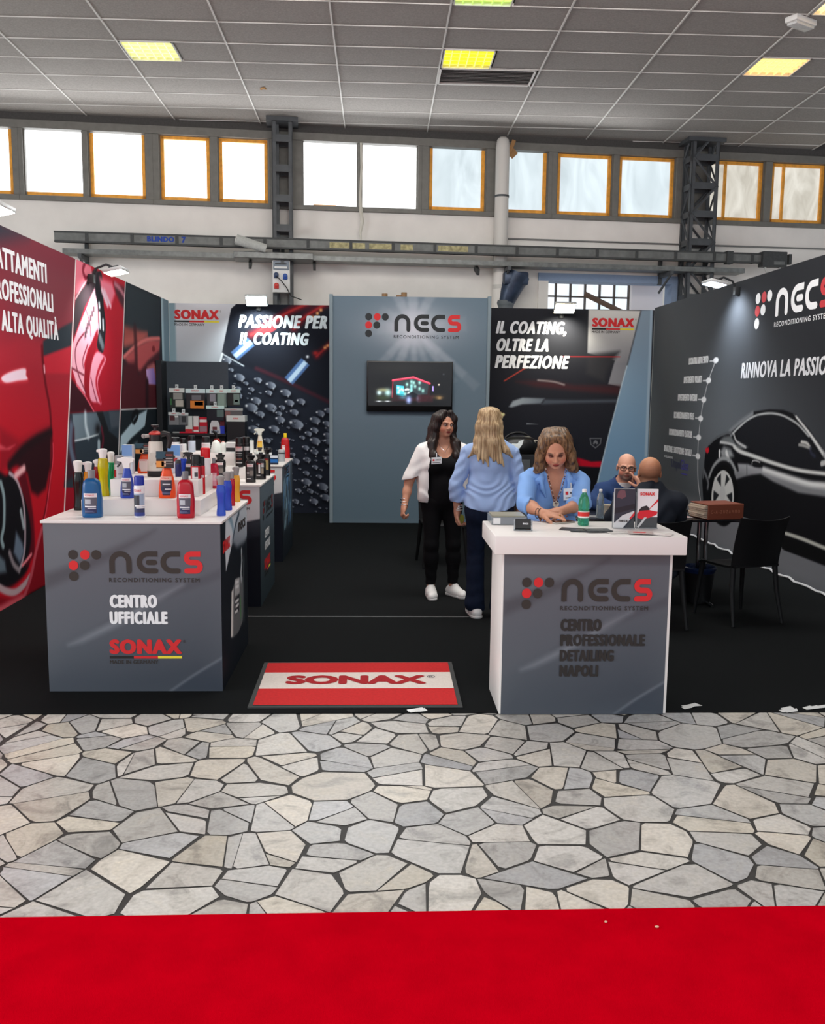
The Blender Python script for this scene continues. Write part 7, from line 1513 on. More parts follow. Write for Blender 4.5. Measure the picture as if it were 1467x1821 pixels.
# ================================================================ people: one implicit surface per body, clothes grown from the same shapes
class Field:
    def __init__(s, lo, hi, h):
        s.h = h; s.ax = [np.arange(lo[i], hi[i] + h, h, dtype=np.float32) for i in range(3)]
        s.D = np.full([len(a) for a in s.ax], 0.5, np.float32)
    def win(s, lo, hi):
        sl = []
        for i in range(3):
            a = int(np.searchsorted(s.ax[i], lo[i])); b = int(np.searchsorted(s.ax[i], hi[i])); sl.append(slice(a, b))
        return tuple(sl)
    def grid(s, sl): return np.meshgrid(*[s.ax[i][sl[i]] for i in range(3)], indexing='ij', sparse=True)
    def put(s, prim, g=0.0, k=0.03, op='add', m=0.07):
        lo, hi, fn = prim; sl = s.win([x - m - g for x in lo], [x + m + g for x in hi]); A = s.D[sl]
        if A.size == 0: return
        d = fn(*s.grid(sl)) - g
        if op == 'add':
            if k > 0: h_ = np.clip(0.5 + 0.5 * (A - d) / k, 0, 1); s.D[sl] = A + (d - A) * h_ - k * h_ * (1 - h_)
            else: s.D[sl] = np.minimum(A, d)
        elif op == 'cut':
            if k > 0: h_ = np.clip(0.5 - 0.5 * (A + d) / k, 0, 1); s.D[sl] = A + (-d - A) * h_ + k * h_ * (1 - h_)
            else: s.D[sl] = np.maximum(A, -d)
    def warp(s, fn):
        """add a displacement fn(x, y, z) near the surface"""
        X, Y, Z = s.grid(tuple(slice(None) for _ in range(3))); s.D += fn(X, Y, Z).astype(np.float32) * (np.abs(s.D) < 0.06)
    def keep(s, fn):
        X, Y, Z = s.grid(tuple(slice(None) for _ in range(3))); s.D = np.maximum(s.D, fn(X, Y, Z).astype(np.float32))
    def mesh(s):
        D = s.D; D[0] = D[-1] = 1; D[:, 0] = D[:, -1] = 1; D[:, :, 0] = D[:, :, -1] = 1
        N = (D < 0); n8 = np.zeros([q - 1 for q in D.shape], np.uint8)
        for a in (0, 1):
            for b in (0, 1):
                for c in (0, 1): n8 += N[a:N.shape[0] - 1 + a, b:N.shape[1] - 1 + b, c:N.shape[2] - 1 + c]
        I = np.argwhere((n8 > 0) & (n8 < 8)); 
        if len(I) == 0: return np.zeros((0, 3)), np.zeros((0, 4), int)
        cor = {}
        for a in (0, 1):
            for b in (0, 1):
                for c in (0, 1): cor[a, b, c] = D[I[:, 0] + a, I[:, 1] + b, I[:, 2] + c]
        acc = np.zeros((len(I), 3)); cnt = np.zeros(len(I))
        ks = list(cor)
        for p in ks:
            for ax in range(3):
                if p[ax] == 0:
                    q = list(p); q[ax] = 1; q = tuple(q); u, v = cor[p], cor[q]; x = (u < 0) != (v < 0)
                    t = np.where(x, u / np.where(x, u - v, 1), 0); pt = np.zeros((len(I), 3)); pt[:] = p; pt[:, ax] = t
                    acc += pt * x[:, None]; cnt += x
        V = I + acc / cnt[:, None]
        O = np.array([a[0] for a in s.ax]); V = V * s.h + O
        M = np.full(n8.shape, -1, np.int32); M[I[:, 0], I[:, 1], I[:, 2]] = np.arange(len(I)); F = []
        for ax in range(3):
            sa = [slice(None)] * 3; sb = [slice(None)] * 3; sa[ax] = slice(0, -1); sb[ax] = slice(1, None)
            E = np.argwhere(N[tuple(sa)] != N[tuple(sb)]); u, w = (ax + 1) % 3, (ax + 2) % 3
            E = E[(E[:, u] > 0) & (E[:, w] > 0) & (E[:, u] < n8.shape[u]) & (E[:, w] < n8.shape[w]) & (E[:, ax] < n8.shape[ax])]
            fl = N[E[:, 0], E[:, 1], E[:, 2]]
            def at_(du, dw): Q = E.copy(); Q[:, u] += du; Q[:, w] += dw; return M[Q[:, 0], Q[:, 1], Q[:, 2]]
            q = np.stack([at_(-1, -1), at_(0, -1), at_(0, 0), at_(-1, 0)], 1); q[~fl] = q[~fl][:, ::-1]; F.append(q)
        F = np.concatenate(F); F = F[(F >= 0).all(1)]
        return V, F
def cap_(a, b, ra, rb=None):
    a, b = np.array(a, float), np.array(b, float); rb = ra if rb is None else rb; d = b - a; L2 = d @ d + 1e-9; r = max(ra, rb)
    def fn(X, Y, Z):
        t = np.clip(((X - a[0]) * d[0] + (Y - a[1]) * d[1] + (Z - a[2]) * d[2]) / L2, 0, 1)
        return np.sqrt((X - a[0] - t * d[0]) ** 2 + (Y - a[1] - t * d[1]) ** 2 + (Z - a[2] - t * d[2]) ** 2) - (ra + (rb - ra) * t)
    return (np.minimum(a, b) - r, np.maximum(a, b) + r, fn)
def ell(c, r, Rm=None):
    c = np.array(c, float); r = np.array(r, float); Rm = np.eye(3) if Rm is None else Rm; e = np.abs(Rm) @ r
    def fn(X, Y, Z):
        x, y, z = X - c[0], Y - c[1], Z - c[2]
        p = [Rm[0, i] * x + Rm[1, i] * y + Rm[2, i] * z for i in range(3)]
        k0 = np.sqrt((p[0] / r[0]) ** 2 + (p[1] / r[1]) ** 2 + (p[2] / r[2]) ** 2) + 1e-9; k1 = np.sqrt((p[0] / r[0] ** 2) ** 2 + (p[1] / r[1] ** 2) ** 2 + (p[2] / r[2] ** 2) ** 2) + 1e-9
        return k0 * (k0 - 1) / k1
    return (c - e, c + e, fn)
def rot(yaw=0, pitch=0, roll=0):
    """yaw about z, then pitch about x (positive nods the -y face down), then roll about y"""
    return np.array((Euler((R(pitch), R(roll), 0)).to_matrix()).to_3x3()) if not yaw else np.array(Matrix.Rotation(R(yaw), 3, 'Z') @ Euler((R(pitch), R(roll), 0)).to_matrix())
class Body:
    """prims: (tag, prim, k). Local frame: z up, faces -y, person's own right hand at -x"""
    def __init__(s, scale=1.0, male=False): s.P = []; s.s = scale; s.male = male
    def a(s, tag, prim, k=0.03): s.P.append((tag, prim, k))
    def torso(s, o, Rm, wide=1.0, deep=1.0, bust=1.0):
        S_ = s.s; T = lambda p: np.array(o) + Rm @ (np.array(p) * S_); s.T = T; s.TR = Rm
        E = lambda tag, c, r, k=0.05: s.a(tag, ell(T(c), np.array(r) * S_ * np.array((wide, deep, 1)), Rm), k)
        C = lambda tag, a_, b, ra, rb, k=0.04: s.a(tag, cap_(T(a_), T(b), ra * S_, rb * S_), k)
        E('hip', (0, .01, .02), (.16, .115, .12)); 
        for x in (-1, 1): E('hip', (x * .075, .06, -.03), (.09, .085, .095))
        E('torso', (0, -.015, .13), (.137, .103, .12)); E('torso', (0, 0, .20), (.13, .094, .11)); E('torso', (0, .005, .34), (.148, .107, .15))
        if not s.male:
            for x in (-1, 1): E('torso', (x * .072, -.078, .315), (.066 * bust, .06 * bust, .062 * bust), .04)
        sw = .148 if not s.male else .172
        C('torso', (-sw, .005, .435), (sw, .005, .435), .056, .056, .05)
        for x in (-1, 1): C('torso', (x * .11, .015, .45), (x * .03, .012, .535), .042, .046)
        C('neck', (0, .012, .46), (0, -.008, .60), .055 if not s.male else .064, .05 if not s.male else .06, .025)
        s.sh = {x: T((x * (sw + .017), 0, .43)) for x in (-1, 1)}; s.nk = T((0, -.008, .575))
    def head(s, Rh, off=(0, 0, 0), w=1.0):
        S_ = s.s * (1.0 if not s.male else 1.04); H = lambda p: s.nk + np.array(off) + Rh @ (np.array(p, float) * S_); s.H = H; s.HR = Rh; s.HS = S_
        E = lambda c, r, k=0.02, tag='head': s.a(tag, ell(H(c), np.array(r) * S_ * np.array((w, 1, 1)), Rh), k)
        C = lambda a_, b, ra, rb, k=0.012: s.a('head', cap_(H(a_), H(b), ra * S_, rb * S_), k)
        E((0, .02, .125), (.073, .092, .082)); E((0, -.03, .078), (.059, .060, .080), .03); E((0, -.034, .032), (.046, .05, .038), .03); E((0, -.074, .010), (.020, .016, .014), .02)
        for x in (-1, 1):
            E((x * .038, -.056, .06), (.022, .022, .024), .025); C((x * .014, -.088, .114), (x * .048, -.070, .113), .008, .007); E((x * .075, .012, .086), (.009, .018, .031), .006)
        C((0, -.088, .100), (0, -.104, .070), .008, .0125, .012)
        for x in (-1, 1): E((x * .011, -.096, .064), (.008, .010, .007), .008)
        E((0, -.090, .042), (.022, .008, .006), .006); E((0, -.089, .033), (.019, .009, .006), .006)
        s.a('sock', ell(H((-.031, -.090, .096)), np.array((.017, .012, .009)) * S_, Rh), .01); s.a('sock', ell(H((.031, -.090, .096)), np.array((.017, .012, .009)) * S_, Rh), .01)
    def arm(s, side, elbow, wrist, hdir=None, palm=(0, -1, 0), curl=(25, 35, 25), tag='arm', spread=0.0, thumb=1.0, fingers=None, r=1.0):
        S_ = s.s; sh = s.sh[side]; e, w = np.array(elbow, float), np.array(wrist, float); m = 1.15 if s.male else 1.0
        s.a('uarm', cap_(sh, e, .050 * S_ * m, .038 * S_ * m), .03); s.a('farm', cap_(e, e + (w - e) * .4, .038 * S_ * m, .037 * S_ * m), .02); s.a('farm', cap_(e + (w - e) * .35, w, .037 * S_ * m, .024 * S_ * m), .02)
        z = np.array(hdir if hdir is not None else w - e, float); z /= np.linalg.norm(z); y = np.array(palm, float); y -= z * (y @ z); y /= np.linalg.norm(y); x = np.cross(y, z) * (-side)   # x: thumb side; y: palm faces this way
        S2 = S_ * 0.98 * m
        Q = lambda p: w + (x * p[0] + y * p[1] + z * p[2]) * S2
        Rm = np.stack([x, y, z], 1)
        s.a('hand', ell(Q((0, 0, .05)), np.array((.041, .016, .052)) * S2, Rm), .015); s.a('hand', cap_(w, Q((0, 0, .03)), .024 * S_, .024 * S2), .02); s.a('hand', ell(Q((.022, .010, .030)), np.array((.018, .016, .028)) * S2, Rm), .012)
        for i, (fx, ln) in enumerate(((.031, .072), (.0105, .080), (-.0105, .074), (-.030, .058))):
            p = np.array((fx, 0, .086 - abs(i - 1.2) * .004)); an = 0; sp = (1.5 - i) * spread
            cu = (fingers or {}).get(i, curl)
            for j, fr in enumerate((.44, .32, .24)):
                an += R(cu[j]); d = np.array((math.sin(sp) * math.cos(an), math.sin(an), math.cos(an) * math.cos(sp))); q = p + d * ln * fr
                s.a('hand', cap_(Q(p), Q(q), (.0092 - .0007 * j) * S2, (.0086 - .0008 * j) * S2), .004); p = q
        p = np.array((.030, .006, .018)); 
        for j, (d, ln) in enumerate((((.62, .25, .74), .042), ((.30 * thumb, .40, .86), .030), ((.1 * thumb, .5, .86), .022))):
            d = np.array(d) / np.linalg.norm(d); q = p + d * ln; s.a('hand', cap_(Q(p), Q(q), (.0125 - .0015 * j) * S2, (.011 - .0013 * j) * S2), .006); p = q
        return Q, Rm
    def leg(s, side, knee, ankle, toe, hip=None):
        S_ = s.s; h = s.T((side * .088, .01, -.02)) if hip is None else np.array(hip); k_, an = np.array(knee, float), np.array(ankle, float); m = 1.05 if s.male else 1.0
        s.a('thigh', cap_(h, k_, .088 * S_ * m, .055 * S_ * m), .04); s.a('shin', cap_(k_, k_ + (an - k_) * .35, .054 * S_, .056 * S_), .03); s.a('shin', cap_(k_ + (an - k_) * .3, an, .055 * S_, .036 * S_), .03)
        t = np.array(toe, float); s.a('foot', cap_(an + np.array((0, 0, -.035)), t - (t - an) * .12, .026 * S_, .018 * S_), .02)
    def field(s, tags, g=0.0, h=0.0045, pad=0.04, gk=None, kmul=1.0, ak=None):
        ps = [(t, p, k) for t, p, k in s.P if t in tags]; lo = np.min([p[0] for _, p, _ in ps], 0) - pad - g; hi = np.max([p[1] for _, p, _ in ps], 0) + pad + g
        F = Field(lo, hi, h)
        for t, p, k in ps:
            if t == 'sock': continue
            F.put(p, (gk or {}).get(t, g), ak if ak and t in ('uarm', 'farm') else k * kmul)
        if 'sock' in tags:
            for t, p, k in ps:
                if t == 'sock': F.put(p, 0, k, 'cut')
        return F
SKIN = vmat('skin', rough=0.5, spec=0.35, noise=0.05, nscale=90, sss=0.06)
def paint(V, base, spots):
    """spots: (prim, colour, softness)"""
    C = np.tile(np.array(lin(base)), (len(V), 1))
    X, Y, Z = V[:, 0], V[:, 1], V[:, 2]
    for prim, col, soft in spots:
        m = np.clip(0.5 - prim[2](X, Y, Z) / soft, 0, 1)[:, None]; C = C * (1 - m) + np.array(lin(col)) * m
    return C
def add_mesh(name, F, m, parent, cols=None, base=None, spots=()):
    V, Q = F.mesh()
    if cols is None and base is not None: cols = paint(V, base, spots)
    return mesh_from(name, V, Q, m, parent, cols)
def face_spots(B, skin, lip, brow, eye=(34, 26, 24), lid=None, hair=None, extra=()):
    H, Rh, S_ = B.H, B.HR, B.HS; o = []
    E = lambda c, r: ell(H(c), np.array(r) * S_, Rh)
    for x in (-1, 1):
        o.append((E((x * .046, -.066, .055), (.022, .03, .02)), tuple(min(255, int(c * f)) for c, f in zip(skin, (1.02, .88, .86))), .02))
        o.append((E((x * .032, -.086, .1165), (.019, .02, .0042)), brow, .005))
        if lid: o.append((E((x * .031, -.086, .097), (.019, .02, .012)), lid, .008))
        o.append((E((x * .031, -.086, .096), (.013, .02, .0055)), eye, .005))
    o.append((E((0, -.095, .0375), (.022, .016, .0095)), lip, .005)); o.append((E((0, -.100, .038), (.018, .014, .0016)), tuple(int(c * .55) for c in lip), .003))
    return o + list(extra)
def eyes(B, parent, iris=(52, 34, 24), look=(0, 0)):
    for x in (-1, 1):
        b = MB(); c = B.H((x * .031, -.0795, .0962)); n = B.HR @ np.array((look[0], -1, look[1])); n /= np.linalg.norm(n)
        b.ball(c, .0070 * B.HS, mat('eye_white', (216, 206, 200), rough=0.2), 12); b.ball(c + n * .0036 * B.HS, .0046 * B.HS, mat('iris_%d' % iris[0], iris, rough=0.15), 10); b.build('eye', parent, 60)
HAIRM = {}
def hair_mat(name, c0, c1, sc=(60, 60, 3)):
    m = mat(name, c0, rough=0.42, spec=0.5); nt = m.node_tree; b = nt.nodes['Principled BSDF']
    tc = nt.nodes.new('ShaderNodeTexCoord'); mp = nt.nodes.new('ShaderNodeMapping'); mp.inputs['Scale'].default_value = sc
    n = nt.nodes.new('ShaderNodeTexNoise'); n.inputs['Scale'].default_value = 1.6; n.inputs['Detail'].default_value = 4
    cr = nt.nodes.new('ShaderNodeValToRGB'); cr.color_ramp.elements[0].position = .36; cr.color_ramp.elements[0].color = (*lin(c0), 1); cr.color_ramp.elements[1].position = .64; cr.color_ramp.elements[1].color = (*lin(c1), 1)
    bp = nt.nodes.new('ShaderNodeBump'); bp.inputs['Strength'].default_value = .5; bp.inputs['Distance'].default_value = .004
    L = nt.links; L.new(tc.outputs['Object'], mp.inputs[0]); L.new(mp.outputs[0], n.inputs['Vector']); L.new(n.outputs[0], cr.inputs[0]); L.new(cr.outputs[0], b.inputs['Base Color']); L.new(n.outputs[0], bp.inputs['Height']); L.new(bp.outputs[0], b.inputs['Normal'])
    return m
def lock_(F, pts, r, k=.015):
    n = len(pts); rs = r if isinstance(r, (list, tuple)) else [r] * n
    for i in range(n - 1): F.put(cap_(pts[i], pts[i + 1], rs[i], rs[i + 1]), 0, k)
def sneaker(parent, ankle, toe, label=None):
    a, t = np.array(ankle, float), np.array(toe, float); d = t - a; d[2] = 0; L_ = np.linalg.norm(d); d /= L_; n = np.array((-d[1], d[0], 0)); heel = a - d * .055
    F = Field(np.minimum(heel, t) - .08 - np.array((0, 0, a[2] + .03)) * np.array((0, 0, 1)), np.maximum(heel, t) + .08 + np.array((0, 0, .1)), .004)
    g = lambda p, s_, z: np.array(p) * np.array((1, 1, 0)) + n * s_ + np.array((0, 0, z))
    F.put(cap_(g(heel + d * .02, 0, .045), g(a + d * .06, 0, .05), .042, .042), 0, .02); F.put(cap_(g(a + d * .03, 0, .04), g(t - d * .03, 0, .034), .042, .036), 0, .03); F.put(cap_(g(t - d * .05, .012, .034), g(t - d * .02, -.008, .03), .034, .028), 0, .02)
    F.put(cap_(g(a - d * .02, 0, .06), g(a + d * .03, 0, .085), .036, .034), 0, .02)
    F.keep(lambda X, Y, Z: 0.0 * X + 0.0 * Y - Z + .014)
    s = add_mesh('shoe', F, mat('sneaker_white', (232, 232, 230), rough=0.45), parent)
    G = Field(np.minimum(heel, t) - .08 - np.array((0, 0, a[2] + .03)) * np.array((0, 0, 1)), np.maximum(heel, t) + .08 + np.array((0, 0, .02)), .004)
    G.put(cap_(g(heel + d * .02, 0, .02), g(t - d * .025, 0, .02), .046, .041), 0, .01); G.keep(lambda X, Y, Z: np.maximum(-Z + .002, Z - .022) + 0.0 * X + 0.0 * Y)
    add_mesh('sole', G, mat('sole_white', (206, 206, 204), rough=0.6), s)
    b = MB()
    for i in range(4):
        q = a + d * (.045 + .022 * i); z = .094 - .012 * i; b.tube([g(q, -.022, z - .006), g(q, 0, z + .004), g(q, .022, z - .006)], .003, mat('lace_grey', (190, 190, 188), rough=0.7), 5)
    b.build('laces', s, 60)
    return s
def badge(parent, P, right, up, w=.085, h=.055):
    b = MB(); P, right, up = Vector(P), Vector(right).normalized(), Vector(up).normalized(); n = right.cross(up)
    b.prism([(-w / 2, 0), (w / 2, 0), (w / 2, h), (-w / 2, h)], .003, mat('badge_white', (226, 228, 230), rough=0.25), P, right, up, n); o = b.build('name_badge', parent)
    b = MB(); put_text(b, 'necs', DARK, P - right * w * .1 + up * h * .5 + n * .003, right, up, w * .5, h * .18, bold=.1); b.add([P + n * .0045 - right * w * .38 + up * h * .45, P + n * .0045 - right * w * .2 + up * h * .45, P + n * .0045 - right * w * .2 + up * h * .72, P + n * .0045 - right * w * .38 + up * h * .72], [(0, 1, 2, 3)], REDL)
    b.add([P + n * .0045 - right * w * .38 + up * h * .16, P + n * .0045 + right * w * .36 + up * h * .16, P + n * .0045 + right * w * .36 + up * h * .24, P + n * .0045 - right * w * .38 + up * h * .24], [(0, 1, 2, 3)], DARK); b.build('badge_print', o)
    b = MB(); b.tube([P + up * h, P + up * (h + .02) - n * .003, P + up * (h + .035) - n * .008], .005, mat('clip_clear', (200, 206, 210), rough=0.2), 6); b.build('badge_clip', o, 50)
    return o
def bracelet(parent, c, axis, r, m, name='bracelet', th=.003):
    c, axis = Vector(c), Vector(axis).normalized(); u = axis.orthogonal().normalized(); v = axis.cross(u); b = MB()
    b.tube([c + u * math.cos(t) * r + v * math.sin(t) * r for t in np.linspace(0, 2 * PI, 20, endpoint=False)], th, m, 6, closed=True); return b.build(name, parent, 60)
SILVER = mat('silver', (206, 206, 208), rough=0.2, metal=1.0); GOLD = mat('gold', (206, 160, 84), rough=0.25, metal=1.0)
ALLB = ('hip', 'torso', 'neck', 'head', 'sock', 'uarm', 'farm', 'hand', 'thigh', 'shin', 'foot')
# ---------------------------------------------------------------- the woman in the open white shirt
def woman_white():
    t = thing('person', 'woman with long dark hair in an open white shirt over a black top', 'person', (0.55, 7.68, 0), R(8))
    B = Body(.965); B.torso((0, 0, .835), rot(0, -2), 1.0, 1.0, 1.1)
    B.head(rot(17, 5, 3))
    Qr, _ = B.arm(-1, (-.285, .03, .985), (-.335, -.06, .80), (-.25, -.30, -.9), (.9, .1, -.3), (55, 70, 40))
    B.arm(1, (.275, .05, .99), (.30, -.03, .79), (.05, -.1, -1), (-.9, .1, 0), (30, 40, 25))
    B.leg(-1, (-.092, -.02, .46), (-.085, .02, .095), (-.10, -.15, .045)); B.leg(1, (.10, -.01, .46), (.112, .03, .095), (.175, -.125, .045))
    F = B.field(ALLB); sk = (196, 142, 116)
    fs = face_spots(B, sk, (150, 62, 58), (36, 26, 22), (26, 20, 20), (120, 84, 72))
    body = add_mesh('body', F, SKIN, t, base=sk, spots=fs); eyes(B, body, (46, 30, 22), (.1, 0))
    # trousers
    F = B.field(('hip', 'thigh', 'shin'), .007); F.keep(lambda X, Y, Z: np.maximum(Z - .93, .115 - Z) + 0 * X + 0 * Y); F.warp(lambda X, Y, Z: .0022 * np.sin(Z * 70 + X * 30) * (Z < .3) + 0 * Y)
    MK_ = mat('black_jersey', (14, 14, 17), rough=0.85, bump=0.1, bscale=400, spec=0.2)
    add_mesh('trousers', F, MK_, t)
    # long black tank top
    F = B.field(('hip', 'torso'), .010); T = B.T
    F.put(ell(T((0, -.12, .515)), (.093, .14, .135)), 0, .01, 'cut'); F.put(ell(T((0, .0, .58)), (.105, .2, .12)), 0, .01, 'cut')
    F.keep(lambda X, Y, Z: .80 - Z + 0 * X + 0 * Y)
    for x in (-1, 1): F.put(ell(T((x * .20, 0, .46)), (.075, .2, .13)), 0, .01, 'cut')
    add_mesh('tank_top', F, MK_, t)
    # open white shirt with short loose sleeves
    F = B.field(('torso', 'hip', 'uarm'), .024, gk={'torso': .018, 'hip': .022, 'uarm': .026}, ak=.012)
    for (a, b_) in (((-.165, .02, 1.25), (-.25, .02, 1.03)), ((.165, .02, 1.25), (.25, .03, 1.03))): F.put(cap_(a, b_, .062, .074), 0, .02)
    zb = .835 + .03
    F.put(cap_((-.12, -.02, 1.20), (-.145, -.02, .88), .075, .08), 0, .03); F.put(cap_((.12, -.02, 1.20), (.145, -.02, .88), .075, .08), 0, .03)
    F.keep(lambda X, Y, Z: np.maximum(.845 + .02 * np.sin(X * 9) - Z, Z - 1.345) + 0 * Y)
    # sleeve ends
    F.keep(lambda X, Y, Z: np.where(np.abs(X) > .215, 1.045 - Z + (np.abs(X) - .215) * -.25, -1.0) + 0 * Y)
    # open front
    def front(X, Y, Z):
        half = .128 - .045 * np.clip((Z - 1.15) / .12, 0, 1)
        return np.where(Y < -.015, np.abs(X + .012) - half, 1.0) + 0 * Z
    A = front(*F.grid(tuple(slice(None) for _ in range(3)))).astype(np.float32); F.D = np.maximum(F.D, -A)
    F.put(ell(B.T((0, -.06, .60)), (.082, .13, .15)), 0, .012, 'cut')
    F.warp(lambda X, Y, Z: .0035 * np.sin(X * 60 + 5 * np.sin(Z * 14) + Y * 40) * np.clip((1.28 - Z) / .2, 0, 1))
    MS = mat('white_shirt', (236, 234, 232), rough=0.8, bump=0.08, bscale=300, spec=0.2, sheen=0.1)
    sh = add_mesh('shirt', F, MS, t)
    for x in (-1, 1):
        b = MB(); c = B.T((x * .075, -.055, .50)); b.add([c, B.T((x * .055, -.01, .575)), B.T((x * .10, -.02, .545)), B.T((x * .125, -.085, .42))], [(0, 1, 2, 3), (3, 2, 1, 0)], MS)
        b.build('collar', sh)
    # long straight dark hair
    H, Rh = B.H, B.HR
    F = Field(H((0, 0, 0)) - np.array((.2, .2, .34)), H((0, 0, .22)) + np.array((.2, .2, .04)), .004)
    F.put(ell(H((0, .028, .125)), np.array((.087, .098, .094)) * B.HS, Rh), 0, .02)
    for x in (-1, 1):
        lock_(F, [H((x * .03, -.045, .205)), H((x * .07, -.04, .15)), H((x * .082, -.018, .07)), H((x * .088, -.005, -.02)), B.T((x * .105, -.06, .50)), B.T((x * .105, -.105, .40)), B.T((x * .098, -.125, .29 if x < 0 else .33))], [.02, .026, .030, .034, .036, .030, .012], .03)
        lock_(F, [H((x * .07, .04, .15)), H((x * .085, .04, .05)), H((x * .085, .05, -.05)), B.T((x * .10, .05, .42))], [.03, .035, .038, .03], .03)
    lock_(F, [H((0, .09, .12)), H((0, .10, .03)), H((0, .10, -.05)), B.T((0, .11, .40))], [.05, .06, .065, .05], .04)
    F.put(ell(H((0, -.085, .070)), np.array((.052, .058, .082)) * B.HS, Rh), 0, .012, 'cut')
    F.warp(lambda X, Y, Z: .0022 * np.sin(np.arctan2(Y - H((0, 0, 0))[1], X - H((0, 0, 0))[0]) * 34 + Z * 12))
    add_mesh('hair', F, hair_mat('dark_hair', (20, 14, 13), (46, 32, 27)), t)
    badge(t, B.T((-.085, -.155, .33)), (1, -.15, .08), (0, .05, 1))
    for i in range(3): bracelet(t, np.array((-.335, -.06, .80)) + np.array((.0, .012, .02)) * i * 1.2, (-.2, -.35, -.7), .029, SILVER)
    b = MB(); b.tube([B.T((-.055, -.03, .535)), B.T((-.035, -.085, .47)), B.T((0, -.108, .435)), B.T((.035, -.085, .47)), B.T((.055, -.03, .535))], .0016, SILVER, 5); b.ball(B.T((0, -.112, .43)), .005, SILVER, 8); b.build('necklace', t, 60)
    sneaker(t, (-.085, .02, .09), (-.10, -.155, .04)); sneaker(t, (.112, .03, .09), (.18, -.13, .04))
woman_white()
# ---------------------------------------------------------------- the blonde woman seen from behind
def woman_blonde():
    t = thing('person', 'blonde woman seen from behind in pale blue shirt and dark jeans', 'person', (0.865, 6.98, 0), R(176))
    B = Body(.985); B.torso((0, 0, .86), rot(0, 0), 1.04, 1.05)
    B.head(rot(-18, -2, 0))
    # her left arm is on the left of the picture
    Q, Rm = B.arm(1, (.262, .02, 1.04), (.245, -.02, .83), (.0, -.12, -1), (-.9, .2, 0), (40, 50, 35))
    B.arm(-1, (-.245, .02, 1.03), (-.235, -.06, .83), (0, -.2, -1), (.9, .1, 0), (25, 35, 25))
    B.leg(1, (.095, -.02, .48), (.09, .03, .10), (.12, -.14, .045)); B.leg(-1, (-.095, -.02, .48), (-.10, .03, .10), (-.12, -.15, .045))
    sk = (190, 140, 116)
    body = add_mesh('body', B.field(ALLB), SKIN, t, base=sk, spots=face_spots(B, sk, (160, 90, 84), (110, 80, 56))); eyes(B, body)
    F = B.field(('hip', 'thigh', 'shin'), .010)
    for x in (-1, 1): F.put(cap_((x * .092, .0, .42), (x * .095, .01, .10), .055, .082), 0, .04)
    F.keep(lambda X, Y, Z: np.maximum(Z - .98, .055 - Z) + 0 * X + 0 * Y); F.warp(lambda X, Y, Z: .003 * np.sin(Z * 60 + X * 20 + Y * 15) * (np.clip((.34 - Z) / .2, 0, 1) + np.exp(-((Z - .5) / .06) ** 2)))
    F.put(ell((0, 0, .40), (.028, .3, .40)), 0, .01, 'cut')
    add_mesh('jeans', F, mat('navy_denim', (20, 30, 50), rough=0.85, noise=0.18, nscale=25, bump=0.15, bscale=500, spec=0.2), t)
    F = B.field(('torso', 'hip', 'uarm', 'farm'), .016, gk={'torso': .014, 'hip': .020, 'uarm': .014, 'farm': .018}, ak=.008)
    F.put(cap_((-.06, .02, 1.02), (.06, .02, 1.02), .105, .105), 0, .06); F.put(cap_((-.08, .03, .93), (.08, .03, .93), .11, .11), 0, .05)
    F.keep(lambda X, Y, Z: np.where(np.abs(X) < .195, .845 + .75 * np.abs(X) ** 2.0 * 1.6 - Z, .905 - Z) + 0 * Y)
    F.put(ell(B.T((0, -.02, .60)), (.07, .09, .115)), 0, .012, 'cut')
    F.warp(lambda X, Y, Z: .0028 * np.sin(Z * 88 + 7 * np.sin(X * 13 + 1.4) + X * 24 + 2 * np.sin(Z * 31)) * np.clip((1.16 - Z) / .08, 0, 1) * (np.abs(X) < .19) + .003 * np.sin(Z * 80 + X * 60) * (np.abs(X) >= .19) + .0025 * np.sin(X * 40 + Z * 16) * np.clip((Z - 1.1) / .1, 0, 1) + 0 * Y)
    ML = mat('pale_blue_shirt', (158, 184, 226), rough=0.75, bump=0.08, bscale=300, spec=0.2, noise=0.05, nscale=12)
    sh = add_mesh('shirt', F, ML, t)
    F = Field((-.12, -.12, 1.30), (.12, .14, 1.48), .004); F.put(cap_(B.T((-.05, .02, .505)), B.T((.05, .02, .505)), .055, .055), 0, .02); F.put(cap_(B.T((0, .02, .50)), B.T((0, 0, .56)), .068, .064), 0, .02); F.put(cap_(B.T((0, .0, .45)), B.T((0, -.02, .62)), .055, .056), 0, .004, 'cut'); F.keep(lambda X, Y, Z: Z - B.T((0, 0, .56))[2] + 0 * X + 0 * Y); add_mesh('collar', F, ML, sh)
    H, Rh = B.H, B.HR
    F = Field(H((0, 0, 0)) - np.array((.22, .24, .36)), H((0, 0, .22)) + np.array((.22, .2, .05)), .004)
    F.put(ell(H((0, .030, .125)), np.array((.082, .098, .094)) * B.HS, Rh), 0, .02)
    for i, x in enumerate((-.075, -.045, -.015, .015, .045, .075)):
        e = B.T((x * 1.3, .135, .34 + .02 * (i % 3))); lock_(F, [H((x * .6, .07, .17)), H((x * .8, .098, .07)), H((x * .95, .108, -.04)), e], [.03, .03, .028, .006], .03)
    for x in (-1, 1):
        lock_(F, [H((x * .045, .0, .175)), H((x * .07, .025, .09)), H((x * .078, .055, -.01)), B.T((x * .115, .085, .46)), B.T((x * .175, .07, .40))], [.024, .024, .026, .022, .005], .03)
        lock_(F, [H((x * .055, -.045, .15)), H((x * .07, -.035, .06)), H((x * .078, -.01, -.04)), B.T((x * .13, -.05, .42))], [.016, .018, .02, .006], .02)
    F.put(ell(H((0, -.085, .070)), np.array((.055, .06, .085)) * B.HS, Rh), 0, .012, 'cut')
